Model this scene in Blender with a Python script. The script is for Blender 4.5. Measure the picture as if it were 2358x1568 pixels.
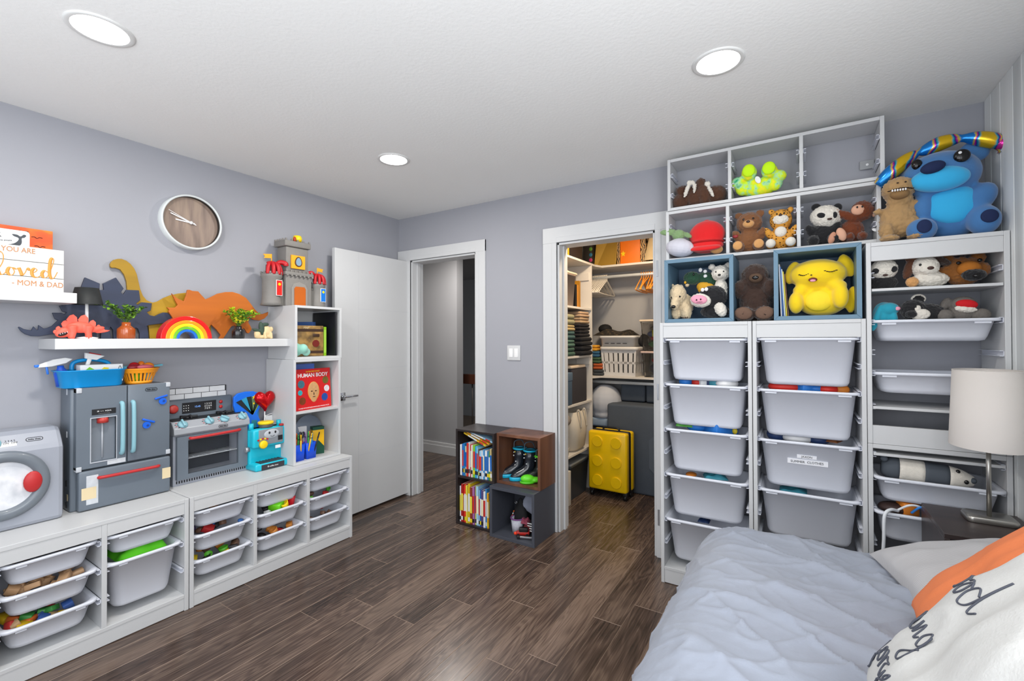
import bpy, bmesh, math, random
from mathutils import Vector, Matrix, Euler, noise
random.seed(7)
ORD = ['first', 'second', 'third', 'fourth', 'fifth', 'sixth', 'seventh', 'eighth', 'ninth', 'tenth', 'eleventh', 'twelfth', 'thirteenth']
for _o in list(bpy.data.objects): bpy.data.objects.remove(_o)
S = bpy.context.scene
COL = S.collection
PI = math.pi
# ------------------------------------------------------------------ camera
FPX, YAW, PIT, ROL, CAMH = 1044.7484, .563, .0091, -.0033, 1.3597
CX0, CY0 = 1179.0, 772.33
_c, _s = math.cos(YAW), math.sin(YAW)
FWD = Vector((-_s*math.cos(PIT), _c*math.cos(PIT), math.sin(PIT)))
_R = Vector((_c, _s, 0)); _U = _R.cross(FWD)
RGT = _R*math.cos(ROL)+_U*math.sin(ROL); UPV = -_R*math.sin(ROL)+_U*math.cos(ROL)
cam = bpy.data.cameras.new('camera'); camo = bpy.data.objects.new('camera', cam); COL.objects.link(camo)
cam.sensor_fit = 'HORIZONTAL'; cam.sensor_width = 36; cam.lens = FPX/2358*36
cam.shift_y = -11.67/2358; cam.clip_start = .02
M = Matrix((RGT, UPV, -FWD)).transposed().to_4x4(); M.translation = (0, 0, CAMH)
camo.matrix_world = M
S.camera = camo
def W(u, v, ax, val):
    """the point of the place seen at photo pixel u,v on the plane ax=val"""
    D = FWD+RGT*((u-CX0)/FPX)-UPV*((v-CY0)/FPX)
    i = 'xyz'.index(ax); C = Vector((0, 0, CAMH))
    return C+D*((val-C[i])/D[i])
# ------------------------------------------------------------------ world, light, exposure
S.view_settings.view_transform = 'Standard'; S.view_settings.look = 'None'
S.view_settings.gamma = 1; S.view_settings.use_curve_mapping = False
S.view_settings.exposure = -.28
wd = bpy.data.worlds.new('sky'); S.world = wd; wd.use_nodes = True
_b = wd.node_tree.nodes['Background']; _b.inputs[0].default_value = (.75, .85, 1, 1); _b.inputs[1].default_value = 1.0
def area(name, loc, rot, sx, sy, w, col=(1, 1, 1), shape='RECTANGLE', spread=PI):
    l = bpy.data.lights.new(name, 'AREA'); l.energy = w; l.shape = shape; l.size = sx; l.size_y = sy; l.color = col; l.spread = spread
    o = bpy.data.objects.new(name, l); COL.objects.link(o); o.location = loc; o.rotation_euler = rot
    return o
# daylight through the big window of the wall behind the camera
area('window_daylight', (-.95, -.97, 1.45), (PI/2+.5, 0, 0), 2.6, 1.55, 52, (.93, .965, 1))
area('added_side_fill', (.70, .15, 1.62), (0, PI/2+.1, 0), 1.0, 1.7, 56, (.95, .975, 1))  # added fill from the right, brightens the left wall and low units
# ------------------------------------------------------------------ materials
MATS = {}
def lin(c):
    def f(x): return x/12.92 if x <= .04045 else ((x+.055)/1.055)**2.4
    if isinstance(c, str): c = tuple(int(c[i:i+2], 16)/255 for i in (0, 2, 4))
    return tuple(f(x) for x in c)+(1,)
def mat(name, col, rough=.5, metal=0, var=.06, vs=9, bump=0, bs=120, coat=0, sheen=0, emit=0, trans=0, ior=1.45, alpha=1):
    if name in MATS: return MATS[name]
    m = bpy.data.materials.new(name); m.use_nodes = True; MATS[name] = m
    nt = m.node_tree; N = nt.nodes; L = nt.links; p = N['Principled BSDF']
    p.inputs['Roughness'].default_value = rough; p.inputs['Metallic'].default_value = metal
    p.inputs['Coat Weight'].default_value = coat; p.inputs['Sheen Weight'].default_value = sheen
    p.inputs['Transmission Weight'].default_value = trans; p.inputs['IOR'].default_value = ior
    p.inputs['Alpha'].default_value = alpha
    c = lin(col)
    tc = N.new('ShaderNodeTexCoord')
    if var > 0:
        n = N.new('ShaderNodeTexNoise'); n.inputs['Scale'].default_value = vs; n.inputs['Detail'].default_value = 4
        L.new(tc.outputs['Object'], n.inputs['Vector'])
        r = N.new('ShaderNodeMix'); r.data_type = 'RGBA'
        r.inputs[6].default_value = tuple(max(0, x*(1-var)) for x in c[:3])+(1,)
        r.inputs[7].default_value = tuple(min(1, x*(1+var)) for x in c[:3])+(1,)
        L.new(n.outputs['Fac'], r.inputs[0]); L.new(r.outputs[2], p.inputs['Base Color'])
    else:
        p.inputs['Base Color'].default_value = c
    if bump > 0:
        n2 = N.new('ShaderNodeTexNoise'); n2.inputs['Scale'].default_value = bs; n2.inputs['Detail'].default_value = 5
        L.new(tc.outputs['Object'], n2.inputs['Vector'])
        b = N.new('ShaderNodeBump'); b.inputs['Strength'].default_value = bump; b.inputs['Distance'].default_value = .004
        L.new(n2.outputs['Fac'], b.inputs['Height']); L.new(b.outputs['Normal'], p.inputs['Normal'])
    if emit:
        p.inputs['Emission Color'].default_value = c; p.inputs['Emission Strength'].default_value = emit
    return m
def ramp_mat(name, stops, kind='noise', scale=6, stretch=(1, 1, 1), detail=6, rough=.5, bump=.0, rnd=True, distort=0, coat=0, interp='LINEAR', spec=.5, metal=0, obv=0):
    """colour ramp over a stretched noise / wave / voronoi texture"""
    if name in MATS: return MATS[name]
    m = bpy.data.materials.new(name); m.use_nodes = True; MATS[name] = m
    nt = m.node_tree; N = nt.nodes; L = nt.links; p = N['Principled BSDF']
    p.inputs['Roughness'].default_value = rough; p.inputs['Coat Weight'].default_value = coat
    p.inputs['Specular IOR Level'].default_value = spec; p.inputs['Metallic'].default_value = metal
    tc = N.new('ShaderNodeTexCoord'); mp = N.new('ShaderNodeMapping'); mp.inputs['Scale'].default_value = stretch
    L.new(tc.outputs['Object'], mp.inputs['Vector'])
    oi = N.new('ShaderNodeObjectInfo')
    if rnd:
        ma = N.new('ShaderNodeMath'); ma.operation = 'MULTIPLY'; ma.inputs[1].default_value = 37
        L.new(oi.outputs['Random'], ma.inputs[0]); L.new(ma.outputs[0], mp.inputs['Location'])
    if kind == 'voronoi':
        t = N.new('ShaderNodeTexVoronoi'); t.inputs['Scale'].default_value = scale; out = t.outputs['Distance']
    elif kind == 'wave':
        t = N.new('ShaderNodeTexWave'); t.inputs['Scale'].default_value = scale; t.inputs['Distortion'].default_value = distort
        t.inputs['Detail'].default_value = detail; t.inputs['Detail Scale'].default_value = 1.5; out = t.outputs['Fac']
    else:
        t = N.new('ShaderNodeTexNoise'); t.inputs['Scale'].default_value = scale; t.inputs['Detail'].default_value = detail
        t.inputs['Distortion'].default_value = distort; out = t.outputs['Fac']
    L.new(mp.outputs[0], t.inputs['Vector'])
    cr = N.new('ShaderNodeValToRGB'); cr.color_ramp.interpolation = interp
    e = cr.color_ramp.elements
    while len(e) < len(stops): e.new(.5)
    for k, (pos, c) in enumerate(stops): e[k].position = pos; e[k].color = lin(c)
    L.new(out, cr.inputs[0])
    if obv:
        hs = N.new('ShaderNodeHueSaturation'); mr = N.new('ShaderNodeMapRange')
        mr.inputs[3].default_value = 1-obv; mr.inputs[4].default_value = 1+obv
        L.new(oi.outputs['Random'], mr.inputs[0]); L.new(mr.outputs[0], hs.inputs['Value']); L.new(cr.outputs[0], hs.inputs['Color'])
        L.new(hs.outputs[0], p.inputs['Base Color'])
    else:
        L.new(cr.outputs[0], p.inputs['Base Color'])
    if bump:
        b = N.new('ShaderNodeBump'); b.inputs['Strength'].default_value = bump; b.inputs['Distance'].default_value = .003
        L.new(out, b.inputs['Height']); L.new(b.outputs['Normal'], p.inputs['Normal'])
    return m
# ------------------------------------------------------------------ mesh building
class MB:
    def __init__(s): s.v = []; s.f = []; s.sm = []
    def add(s, vs, fs, sm=False, T=None):
        o = len(s.v)
        s.v += [tuple(T @ Vector(v)) if T else tuple(v) for v in vs]
        s.f += [tuple(i+o for i in f) for f in fs]; s.sm += [sm]*len(fs); return s
    def box(s, x0, x1, y0, y1, z0, z1, T=None):
        v = [(x, y, z) for x in (x0, x1) for y in (y0, y1) for z in (z0, z1)]
        return s.add(v, [(0, 1, 3, 2), (4, 6, 7, 5), (0, 4, 5, 1), (2, 3, 7, 6), (0, 2, 6, 4), (1, 5, 7, 3)], False, T)
    def rbox(s, x0, x1, y0, y1, z0, z1, r=.01, seg=3, T=None):
        bm = bmesh.new(); bmesh.ops.create_cube(bm, size=1)
        for v in bm.verts: v.co = ((x0+x1)/2+v.co.x*(x1-x0), (y0+y1)/2+v.co.y*(y1-y0), (z0+z1)/2+v.co.z*(z1-z0))
        bmesh.ops.bevel(bm, geom=bm.edges[:], offset=r, segments=seg, profile=.5, affect='EDGES')
        bm.verts.ensure_lookup_table()
        s.add([v.co[:] for v in bm.verts], [[v.index for v in f.verts] for f in bm.faces], True, T); bm.free(); return s
    def ell(s, c, r, rot=None, seg=16, rings=10, T=None):
        R = Euler(rot).to_matrix() if rot else None; vs = []; fs = []
        if isinstance(r, (int, float)): r = (r, r, r)
        for i in range(rings+1):
            a = PI*i/rings
            for j in range(seg):
                b = 2*PI*j/seg
                p = Vector((r[0]*math.sin(a)*math.cos(b), r[1]*math.sin(a)*math.sin(b), r[2]*math.cos(a)))
                if R: p = R @ p
                vs.append(p+Vector(c))
        for i in range(rings):
            for j in range(seg):
                k = (j+1) % seg; fs.append((i*seg+j, (i+1)*seg+j, (i+1)*seg+k, i*seg+k))
        return s.add(vs, fs, True, T)
    def lathe(s, prof, n=24, c=(0, 0, 0), T=None, sm=True, cap=True, sx=1, sy=1):
        vs = []; fs = []
        for r, z in prof:
            for j in range(n):
                a = 2*PI*j/n; vs.append((c[0]+r*sx*math.cos(a), c[1]+r*sy*math.sin(a), c[2]+z))
        for i in range(len(prof)-1):
            for j in range(n):
                k = (j+1) % n; fs.append((i*n+j, i*n+k, (i+1)*n+k, (i+1)*n+j))
        if cap:
            fs.append(tuple(range(n-1, -1, -1))); fs.append(tuple((len(prof)-1)*n+j for j in range(n)))
        return s.add(vs, fs, sm, T)
    def tube(s, pts, r, n=8, closed=False, T=None, cap=True):
        pts = [Vector(p) for p in pts]; m = len(pts); vs = []; fs = []
        rr = r if isinstance(r, (list, tuple)) else [r]*m
        up = Vector((0, 0, 1)); prev = None
        for i, p in enumerate(pts):
            a = pts[(i-1) % m] if (closed or i > 0) else p; b = pts[(i+1) % m] if (closed or i < m-1) else p
            t = (b-a); t = t.normalized() if t.length > 1e-9 else Vector((0, 0, 1))
            if prev is None:
                nn = t.cross(up)
                if nn.length < 1e-3: nn = t.cross(Vector((1, 0, 0)))
            else: nn = prev-t*prev.dot(t)
            nn.normalize(); prev = nn; bb = t.cross(nn)
            for j in range(n):
                q = 2*PI*j/n; vs.append(p+(nn*math.cos(q)+bb*math.sin(q))*rr[i])
        for i in range(m if closed else m-1):
            for j in range(n):
                k = (j+1) % n; i2 = (i+1) % m; fs.append((i*n+j, i*n+k, i2*n+k, i2*n+j))
        if not closed and cap: fs.append(tuple(range(n-1, -1, -1))); fs.append(tuple((m-1)*n+j for j in range(n)))
        return s.add(vs, fs, True, T)
    def cyl(s, p0, p1, r0, r1=None, n=20, T=None):
        r1 = r0 if r1 is None else r1
        p0 = Vector(p0); p1 = Vector(p1); t = (p1-p0).normalized()
        a = t.cross(Vector((0, 0, 1)));
        if a.length < 1e-3: a = Vector((1, 0, 0))
        a.normalize(); b = t.cross(a); vs = []
        for p, r in ((p0, r0), (p1, r1)):
            vs += [p+(a*math.cos(2*PI*j/n)+b*math.sin(2*PI*j/n))*r for j in range(n)]
        o = len(s.v)
        s.add(vs, [(j, (j+1) % n, n+(j+1) % n, n+j) for j in range(n)], True, T)
        o2 = len(s.v)-2*n
        s.f += [tuple(o2+j for j in range(n-1, -1, -1)), tuple(o2+n+j for j in range(n))]; s.sm += [False, False]
        return s
    def prism(s, poly, t0, t1, ax='x', T=None, sm=False):
        """extrude a 2-D outline along ax; outline is (y,z) for x, (x,z) for y, (x,y) for z"""
        n = len(poly)
        def P(q, t): return {'x': (t, q[0], q[1]), 'y': (q[0], t, q[1]), 'z': (q[0], q[1], t)}[ax]
        vs = [P(q, t0) for q in poly]+[P(q, t1) for q in poly]
        return s.add(vs, [tuple(range(n)), tuple(range(2*n-1, n-1, -1))]+[(i, i+n, (i+1) % n+n, (i+1) % n) for i in range(n)], sm, T)
    def loft(s, rings, cap=True, T=None, sm=True):
        n = len(rings[0]); vs = [p for r in rings for p in r]; fs = []
        for i in range(len(rings)-1):
            for j in range(n):
                k = (j+1) % n; fs.append((i*n+j, i*n+k, (i+1)*n+k, (i+1)*n+j))
        if cap: fs.append(tuple(range(n-1, -1, -1))); fs.append(tuple((len(rings)-1)*n+j for j in range(n)))
        return s.add(vs, fs, sm, T)
    def grid(s, fn, nu, nv, T=None, sm=True):
        vs = [fn(i/nu, j/nv) for i in range(nu+1) for j in range(nv+1)]
        fs = [(i*(nv+1)+j, (i+1)*(nv+1)+j, (i+1)*(nv+1)+j+1, i*(nv+1)+j+1) for i in range(nu) for j in range(nv)]
        return s.add(vs, fs, sm, T)
    def mesh(s, name):
        me = bpy.data.meshes.new(name); me.from_pydata(s.v, [], s.f); me.polygons.foreach_set('use_smooth', s.sm)
        bm = bmesh.new(); bm.from_mesh(me); bmesh.ops.recalc_face_normals(bm, faces=bm.faces); bm.to_mesh(me); bm.free(); return me
    def build(s, name, m, parent=None, bevel=0, label=None, remesh=0, sub=0, fix=True):
        me = s.mesh(name); me.materials.append(m); return obj(name, me, parent, bevel, label, remesh, sub)
_fz = []
def fuzz_tex():
    if not _fz:
        x = bpy.data.textures.new('fuzz', 'CLOUDS'); x.noise_scale = .0075; x.noise_depth = 2; x.contrast = 1.4; _fz.append(x)
    return _fz[0]
def obj(name, me, parent=None, bevel=0, label=None, remesh=0, sub=0):
    o = bpy.data.objects.new(name, me); COL.objects.link(o)
    if parent is not None: o.parent = parent
    if bevel:
        b = o.modifiers.new('bevel', 'BEVEL'); b.width = bevel; b.segments = 2; b.limit_method = 'ANGLE'; b.angle_limit = .6
    if remesh:
        r = o.modifiers.new('remesh', 'REMESH'); r.mode = 'VOXEL'; r.voxel_size = remesh; r.use_smooth_shade = True
        k = o.modifiers.new('smooth', 'SMOOTH'); k.factor = .5; k.iterations = 5
        if me.materials and me.materials[0].name.startswith('fur_'):
            dm = o.modifiers.new('fuzz', 'DISPLACE'); dm.texture = fuzz_tex(); dm.texture_coords = 'LOCAL'; dm.strength = remesh*1.9; dm.mid_level = .5
    if sub:
        b = o.modifiers.new('sub', 'SUBSURF'); b.levels = sub; b.render_levels = sub
    if label: o['label'] = label
    return o
def thing(name, label, cat, loc=(0, 0, 0), rz=0, group=None, rot=None):
    o = bpy.data.objects.new(name, None); COL.objects.link(o); o.location = loc
    o.rotation_euler = rot if rot else (0, 0, rz); o.empty_display_size = .05
    return tag(o, label, cat, group)
def tag(o, label, cat, group=None):
    o['label'] = label; o['category'] = cat
    if group: o['group'] = group
    return o
def struct(o, label=None, cat=None):
    o['kind'] = 'structure'
    if label: o['label'] = label
    if cat: o['category'] = cat
    return o
def bx(name, m, parent, *a, bevel=.0015, label=None, T=None): return MB().box(*a, T=T).build(name, m, parent, bevel, label)
def rb(name, m, parent, *a, r=.01, label=None, T=None, seg=3): return MB().rbox(*a, r=r, T=T, seg=seg).build(name, m, parent, 0, label)
def dup(root, loc, rz=None, label=None, group=None):
    r = root.copy(); COL.objects.link(r); r.location = loc
    if rz is not None: r.rotation_euler = (0, 0, rz)
    if label: r['label'] = label
    if group: r['group'] = group
    for ch in list(root.children):
        c = ch.copy(); COL.objects.link(c); c.parent = r
        for g in ch.children:
            d = g.copy(); COL.objects.link(d); d.parent = c
    return r
_txt = {}
def text(body, size, m, parent, T, name='lettering', depth=.0006, bold=0, align='CENTER', label=None, sx=1):
    """flat printed lettering turned into a mesh; T places its local xy plane"""
    cu = bpy.data.curves.new('t', 'FONT'); cu.body = body; cu.size = size; cu.align_x = align; cu.align_y = 'CENTER'; cu.extrude = depth; cu.offset = bold
    cu.resolution_u = 3
    to = bpy.data.objects.new('t', cu); COL.objects.link(to)
    me = bpy.data.meshes.new_from_object(to.evaluated_get(bpy.context.evaluated_depsgraph_get()))
    bpy.data.objects.remove(to); bpy.data.curves.remove(cu)
    me.transform(T @ Matrix.Diagonal((sx, 1, 1, 1))); me.materials.clear(); me.materials.append(m)
    return obj(name, me, parent, label=label)
def frame(o, xd, yd):
    """matrix with origin o, local x along xd, local y along yd"""
    xd = Vector(xd).normalized(); yd = Vector(yd).normalized(); zd = xd.cross(yd)
    m = Matrix((xd, yd, zd)).transposed().to_4x4(); m.translation = o; return m
def smooth(pts, n=6, closed=False):
    P = [Vector(p) for p in pts]; m = len(P); out = []
    for i in range(m if closed else m-1):
        g = lambda k: P[k % m] if closed else P[max(0, min(m-1, k))]
        a, b, c, d = g(i-1), g(i), g(i+1), g(i+2)
        for t in range(n):
            u = t/n; out.append(.5*((2*b)+(c-a)*u+(2*a-5*b+4*c-d)*u*u+(3*b-a-3*c+d)*u**3))
    if not closed: out.append(P[-1])
    return out
def rrect(w, d, r, n=5):
    """rounded rectangle outline in xy"""
    o = []
    for cx, cy, a0 in ((w/2-r, d/2-r, 0), (-w/2+r, d/2-r, PI/2), (-w/2+r, -d/2+r, PI), (w/2-r, -d/2+r, 1.5*PI)):
        for k in range(n+1):
            a = a0+PI/2*k/n; o.append((cx+r*math.cos(a), cy+r*math.sin(a)))
    return o
# colours used in many places
WHITE = mat('white_melamine', 'c9cacb', .35, var=.02)
WPAINT = mat('white_trim_paint', 'cacbcc', .4, var=.015)
BINW = mat('white_bin_plastic', 'dadde6', .38, var=.02)
BLACK = mat('black_plastic', '18181a', .4)
# ------------------------------------------------------------------ room shell
XL, XR, YB, YF, ZC = -3.03, .725, 2.90, -1.0, 2.44
wallm = mat('wall_paint', '9d9ea5', .75, var=.015, vs=2, bump=.05, bs=260)
ceilm = mat('ceiling_paint', 'efefed', .85, var=.02, vs=3, bump=.22, bs=70)
# wood floor
floor_wood = bpy.data.materials.new('brown_laminate'); floor_wood.use_nodes = True
def _floor():
    nt = floor_wood.node_tree; N = nt.nodes; L = nt.links; p = N['Principled BSDF']
    p.inputs['Specular IOR Level'].default_value = .38
    tc = N.new('ShaderNodeTexCoord'); oi = N.new('ShaderNodeObjectInfo')
    ma = N.new('ShaderNodeMath'); ma.operation = 'MULTIPLY'; ma.inputs[1].default_value = 91
    L.new(oi.outputs['Random'], ma.inputs[0])
    mp = N.new('ShaderNodeMapping'); mp.inputs['Scale'].default_value = (1, .16, 1)
    L.new(tc.outputs['Object'], mp.inputs['Vector']); L.new(ma.outputs[0], mp.inputs['Location'])
    n1 = N.new('ShaderNodeTexNoise'); n1.inputs['Scale'].default_value = 7; n1.inputs['Detail'].default_value = 3; n1.inputs['Distortion'].default_value = .6
    L.new(mp.outputs[0], n1.inputs['Vector'])
    # growth rings: sine of the noise field
    m1 = N.new('ShaderNodeMath'); m1.operation = 'MULTIPLY'; m1.inputs[1].default_value = 95; L.new(n1.outputs['Fac'], m1.inputs[0])
    m2 = N.new('ShaderNodeMath'); m2.operation = 'SINE'; L.new(m1.outputs[0], m2.inputs[0])
    n2 = N.new('ShaderNodeTexNoise'); n2.inputs['Scale'].default_value = 160; n2.inputs['Detail'].default_value = 5
    mp2 = N.new('ShaderNodeMapping'); mp2.inputs['Scale'].default_value = (1, .03, 1); L.new(tc.outputs['Object'], mp2.inputs['Vector']); L.new(ma.outputs[0], mp2.inputs['Location'])
    L.new(mp2.outputs[0], n2.inputs['Vector'])
    n3 = N.new('ShaderNodeTexNoise'); n3.inputs['Scale'].default_value = 3.2; n3.inputs['Detail'].default_value = 2; L.new(mp.outputs[0], n3.inputs['Vector'])
    a1 = N.new('ShaderNodeMath'); a1.operation = 'MULTIPLY_ADD'; a1.inputs[1].default_value = .055; a1.inputs[2].default_value = .0; L.new(m2.outputs[0], a1.inputs[0])
    a2 = N.new('ShaderNodeMath'); a2.operation = 'MULTIPLY_ADD'; a2.inputs[1].default_value = .55; L.new(n2.outputs['Fac'], a2.inputs[0]); L.new(a1.outputs[0], a2.inputs[2])
    a3 = N.new('ShaderNodeMath'); a3.operation = 'MULTIPLY_ADD'; a3.inputs[1].default_value = .75; L.new(n3.outputs['Fac'], a3.inputs[0]); L.new(a2.outputs[0], a3.inputs[2])
    cr = N.new('ShaderNodeValToRGB'); e = cr.color_ramp.elements
    for k, (po, c) in enumerate(((.40, '281f1b'), (.60, '493b34'), (.82, '6e5d52'))):
        if k > 1: e.new(po)
        e[k].position = po; e[k].color = lin(c)
    L.new(a3.outputs[0], cr.inputs[0])
    hs = N.new('ShaderNodeHueSaturation'); mr = N.new('ShaderNodeMapRange'); mr.inputs[3].default_value = .86; mr.inputs[4].default_value = 1.12
    L.new(oi.outputs['Random'], mr.inputs[0]); L.new(mr.outputs[0], hs.inputs['Value']); L.new(cr.outputs[0], hs.inputs['Color'])
    L.new(hs.outputs[0], p.inputs['Base Color'])
    rr = N.new('ShaderNodeMapRange'); rr.inputs[3].default_value = .17; rr.inputs[4].default_value = .32; L.new(n2.outputs['Fac'], rr.inputs[0]); L.new(rr.outputs[0], p.inputs['Roughness'])
    b = N.new('ShaderNodeBump'); b.inputs['Strength'].default_value = .12; b.inputs['Distance'].default_value = .002; L.new(n2.outputs['Fac'], b.inputs['Height']); L.new(b.outputs[0], p.inputs['Normal'])
_floor()
flo = struct(MB().box(-6.2, XR, YF, 6.6, -.05, -.0075).build('floor', mat('floor_joint', 'a08c7a', .6)), 'dark brown wood laminate floor', 'floor')
def planks():
    w = .1405; me = {}
    offs = {-8: 1.59, -12: 1.59, -11: 1.858, -9: 2.009, -10: 1.245, -13: 1.455}
    k = -40
    for k in range(-31, 3):
        x0 = -1.141-w*k*-1 if False else -1.141+w*(k+8); x1 = x0+w
        if x1 < -4.3 or x0 > .2: continue
        rnd = random.Random(k*77+5); o = offs.get(k, rnd.random()*1.2) % 1.2-1.2
        y = o
        while y < 4.5:
            y0, y1 = max(y, -.2), min(y+1.2, 4.5); y += 1.2
            if y1-y0 < .03 or y1 < .2: continue
            if x1 < XL and y1 < 2.9: continue
            if x1 < XL: y0 = max(y0, 2.85)
            xa = x0
            ln = round(y1-y0, 3)
            if ln not in me:
                mb = MB(); g = .0003; c = .0013
                a, b = w/2-g, ln/2-g
                v = [(-a, -b, -.0075), (a, -b, -.0075), (a, b, -.0075), (-a, b, -.0075), (-a, -b, -c), (a, -b, -c), (a, b, -c), (-a, b, -c), (-a+c, -b+c, 0), (a-c, -b+c, 0), (a-c, b-c, 0), (-a+c, b-c, 0)]
                mb.add(v, [(0, 1, 5, 4), (1, 2, 6, 5), (2, 3, 7, 6), (3, 0, 4, 7), (4, 5, 9, 8), (5, 6, 10, 9), (6, 7, 11, 10), (7, 4, 8, 11), (8, 9, 10, 11), (3, 2, 1, 0)])
                me[ln] = mb.mesh('plank'); me[ln].materials.append(floor_wood); me[ln].materials.append(mat('plank_edge_highlight', '8a7667', .5))  # chamfers painted lighter to imitate the highlight along plank joints
                for q_ in me[ln].polygons: q_.material_index = 1 if .2 < q_.normal.z < .95 else 0
            p = obj('plank', me[ln], flo); p.location = ((x0+x1)/2, (y0+y1)/2, 0)
planks()
ceil = struct(MB().box(XL-.1, XR+.1, YF-.1, YB+.12, ZC, ZC+.1).build('ceiling', ceilm), 'white textured ceiling', 'ceiling')
struct(MB().box(XL-.1, XL, YF-.1, YB+.12, 0, ZC).build('wall_left', wallm), 'pale grey wall with clock and shelves', 'wall')
# back wall with the hall doorway and the closet opening
DX0, DX1, DZ = -2.875, -2.16, 2.055
KX0, KX1, KZ = -1.445, -.757, 2.045
wb = MB()
for a in ((XL, DX0, YB, YB+.12, 0, ZC), (DX0, DX1, YB, YB+.12, DZ, ZC), (DX1, KX0, YB, YB+.12, 0, ZC), (KX0, KX1, YB, YB+.12, KZ, ZC), (KX1, XR+.1, YB, YB+.12, 0, ZC)): wb.box(*a)
struct(wb.build('wall_back', wallm), 'pale grey wall with two door openings', 'wall')
# right wall: whitewashed vertical boards
brd = ramp_mat('whitewashed_boards', ((.25, 'bcbfc0'), (.45, 'dadddd'), (.75, 'e9ebeb')), scale=9, stretch=(1, 1, .06), detail=8, rough=.7, bump=.12, obv=.05)
SY0, SY1, SZ0, SZ1 = -.75, 1.05, 1.1, 2.15
wr = MB()
for a in ((YF-.1, SY0, 0, ZC), (SY1, YB+.12, 0, ZC), (SY0, SY1, 0, SZ0), (SY0, SY1, SZ1, ZC)): wr.box(XR+.012, XR+.1, *a)
wr = struct(wr.build('wall_right', mat('board_gap', '6d7072', .8)), 'whitewashed vertical board wall', 'wall')
_ys = [2.896, 2.815, 2.705, 2.572, 2.485, 2.41, 2.30, 2.17, 2.06, 1.95, 1.85]
while _ys[-1] > -.8: _ys.append(_ys[-1]-random.choice((.09, .12, .14)))
for a, b in zip(_ys, _ys[1:]):
    for z0, z1 in (((0, ZC),) if b > SY1 or a < SY0 else ((0, SZ0), (SZ1, ZC))): bx('board', brd, wr, XR, XR+.014, b+.0025, a-.0015, z0, z1, bevel=.002)
w3 = struct(thing('added_side_window', 'added unseen window in the board wall, for side light', 'window', (0, 0, 0)))  # assumed window out of view, added to carry the side fill
for y in (SY0, SY1-.05, .13): bx('window_frame', WPAINT, w3, XR+.03, XR+.09, y, y+.05, SZ0, SZ1)
for z in (SZ0, SZ1-.05): bx('window_frame', WPAINT, w3, XR+.035, XR+.085, SY0, SY1, z, z+.05)
# front wall behind the camera, with the window that lights the room
wf = MB(); wx0, wx1, wz0, wz1 = -2.3, .4, .6, 2.3
for a in ((XL-.1, wx0, YF-.1, YF, 0, ZC), (wx1, XR+.1, YF-.1, YF, 0, ZC), (wx0, wx1, YF-.1, YF, 0, wz0), (wx0, wx1, YF-.1, YF, wz1, ZC)): wf.box(*a)
struct(wf.build('wall_front', wallm), 'pale grey wall behind the viewer', 'wall')
wn = struct(thing('window_1', 'wide white framed window behind the viewer', 'window', (0, 0, 0)))
for a in ((wx0, wx0+.05), (wx1-.05, wx1), (-.975, -.925)): bx('window_frame', WPAINT, wn, a[0], a[1], YF-.09, YF-.03, wz0, wz1)
for a in ((wz0, wz0+.05), (wz1-.05, wz1)): bx('window_frame', WPAINT, wn, wx0, wx1, YF-.085, YF-.035, a[0], a[1])
# hall beyond the doorway
hallm = mat('hall_paint', 'a8a8aa', .75, var=.02, vs=2)
darkh = mat('stairwell_paint', 'a5a3a0', .8, var=.02)
HY = 4.14
struct(MB().box(-4.4, -3.375, HY, HY+.115, 0, ZC).build('wall_hall', hallm), 'grey hall wall seen through the doorway', 'wall')
struct(MB().box(-6.2, -1.9, 6.5, 6.6, -1.5, ZC).build('wall_stairwell', darkh), 'dim stairwell wall beyond the railing', 'wall')
struct(MB().box(-6.3, -6.2, 3, 6.6, 0, ZC).box(-4.6, -4.5, 2.9, 4.2, 0, .0+ZC).build('wall_hall_left', hallm), 'hall side wall', 'wall')
struct(MB().box(-2.08, -1.99, YB+.12, 6.6, 0, ZC).build('wall_hall_right', hallm), 'wall between hall and closet', 'wall')
struct(MB().box(-6.3, -1.99, YB+.12, 6.6, ZC, ZC+.1).build('ceiling_hall', hallm), 'hall ceiling', 'ceiling')
struct(MB().box(-4.5, XL, YB+.02, YB+.12, 0, ZC).build('wall_hall_front', hallm), 'hall side of the bedroom wall', 'wall')
hb = struct(MB().box(-4.4, -3.36, HY-.016, HY+.115, 0, .135).box(-4.4, -3.354, HY-.022, HY+.115, 0, .10).build('baseboard_hall', WPAINT, None, .003), 'white hall baseboard', 'baseboard')
wwood = ramp_mat('red_brown_wood', ((.3, '3a2018'), (.6, '57301f'), (.85, '6b3f2a')), scale=12, stretch=(1, 1, .1), rough=.45)
wt = struct(thing('window_2', 'dark wooden hall opening with white sill', 'window', (0, 0, 0)))
bx('window_frame', wwood, wt, -4.10, -3.935, HY-.03, HY, 1.06, 2.06)
bx('window_sill', WPAINT, wt, -4.12, -3.915, HY-.05, HY, .965, 1.055)
st = thing('stair_railing', 'dark wood handrail with thin metal balusters in the hall', 'railing', (-3.1, 4.6, 0))
bx('handrail', wwood, st, -.58, .9, -.04, .04, .80, .92, bevel=.004)
for k in range(8): MB().cyl((-.40+k*.11, 0, .02), (-.40+k*.11, 0, .8), .009, n=8).build('baluster', mat('dark_metal', '4a4644', .4, .3), st)
MB().prism([(-.5, .05), (.9, .55), (.9, .66), (-.5, .16)], .09, .11, 'y').build('stringer', mat('stair_stringer', '241c1a', .5), st)
hl = thing('added_hall_light', 'added round ceiling light, unseen, to brighten the hall', 'ceiling light', (-3.0, 3.62, ZC))  # lamp out of view, added to brighten the hall
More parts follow.
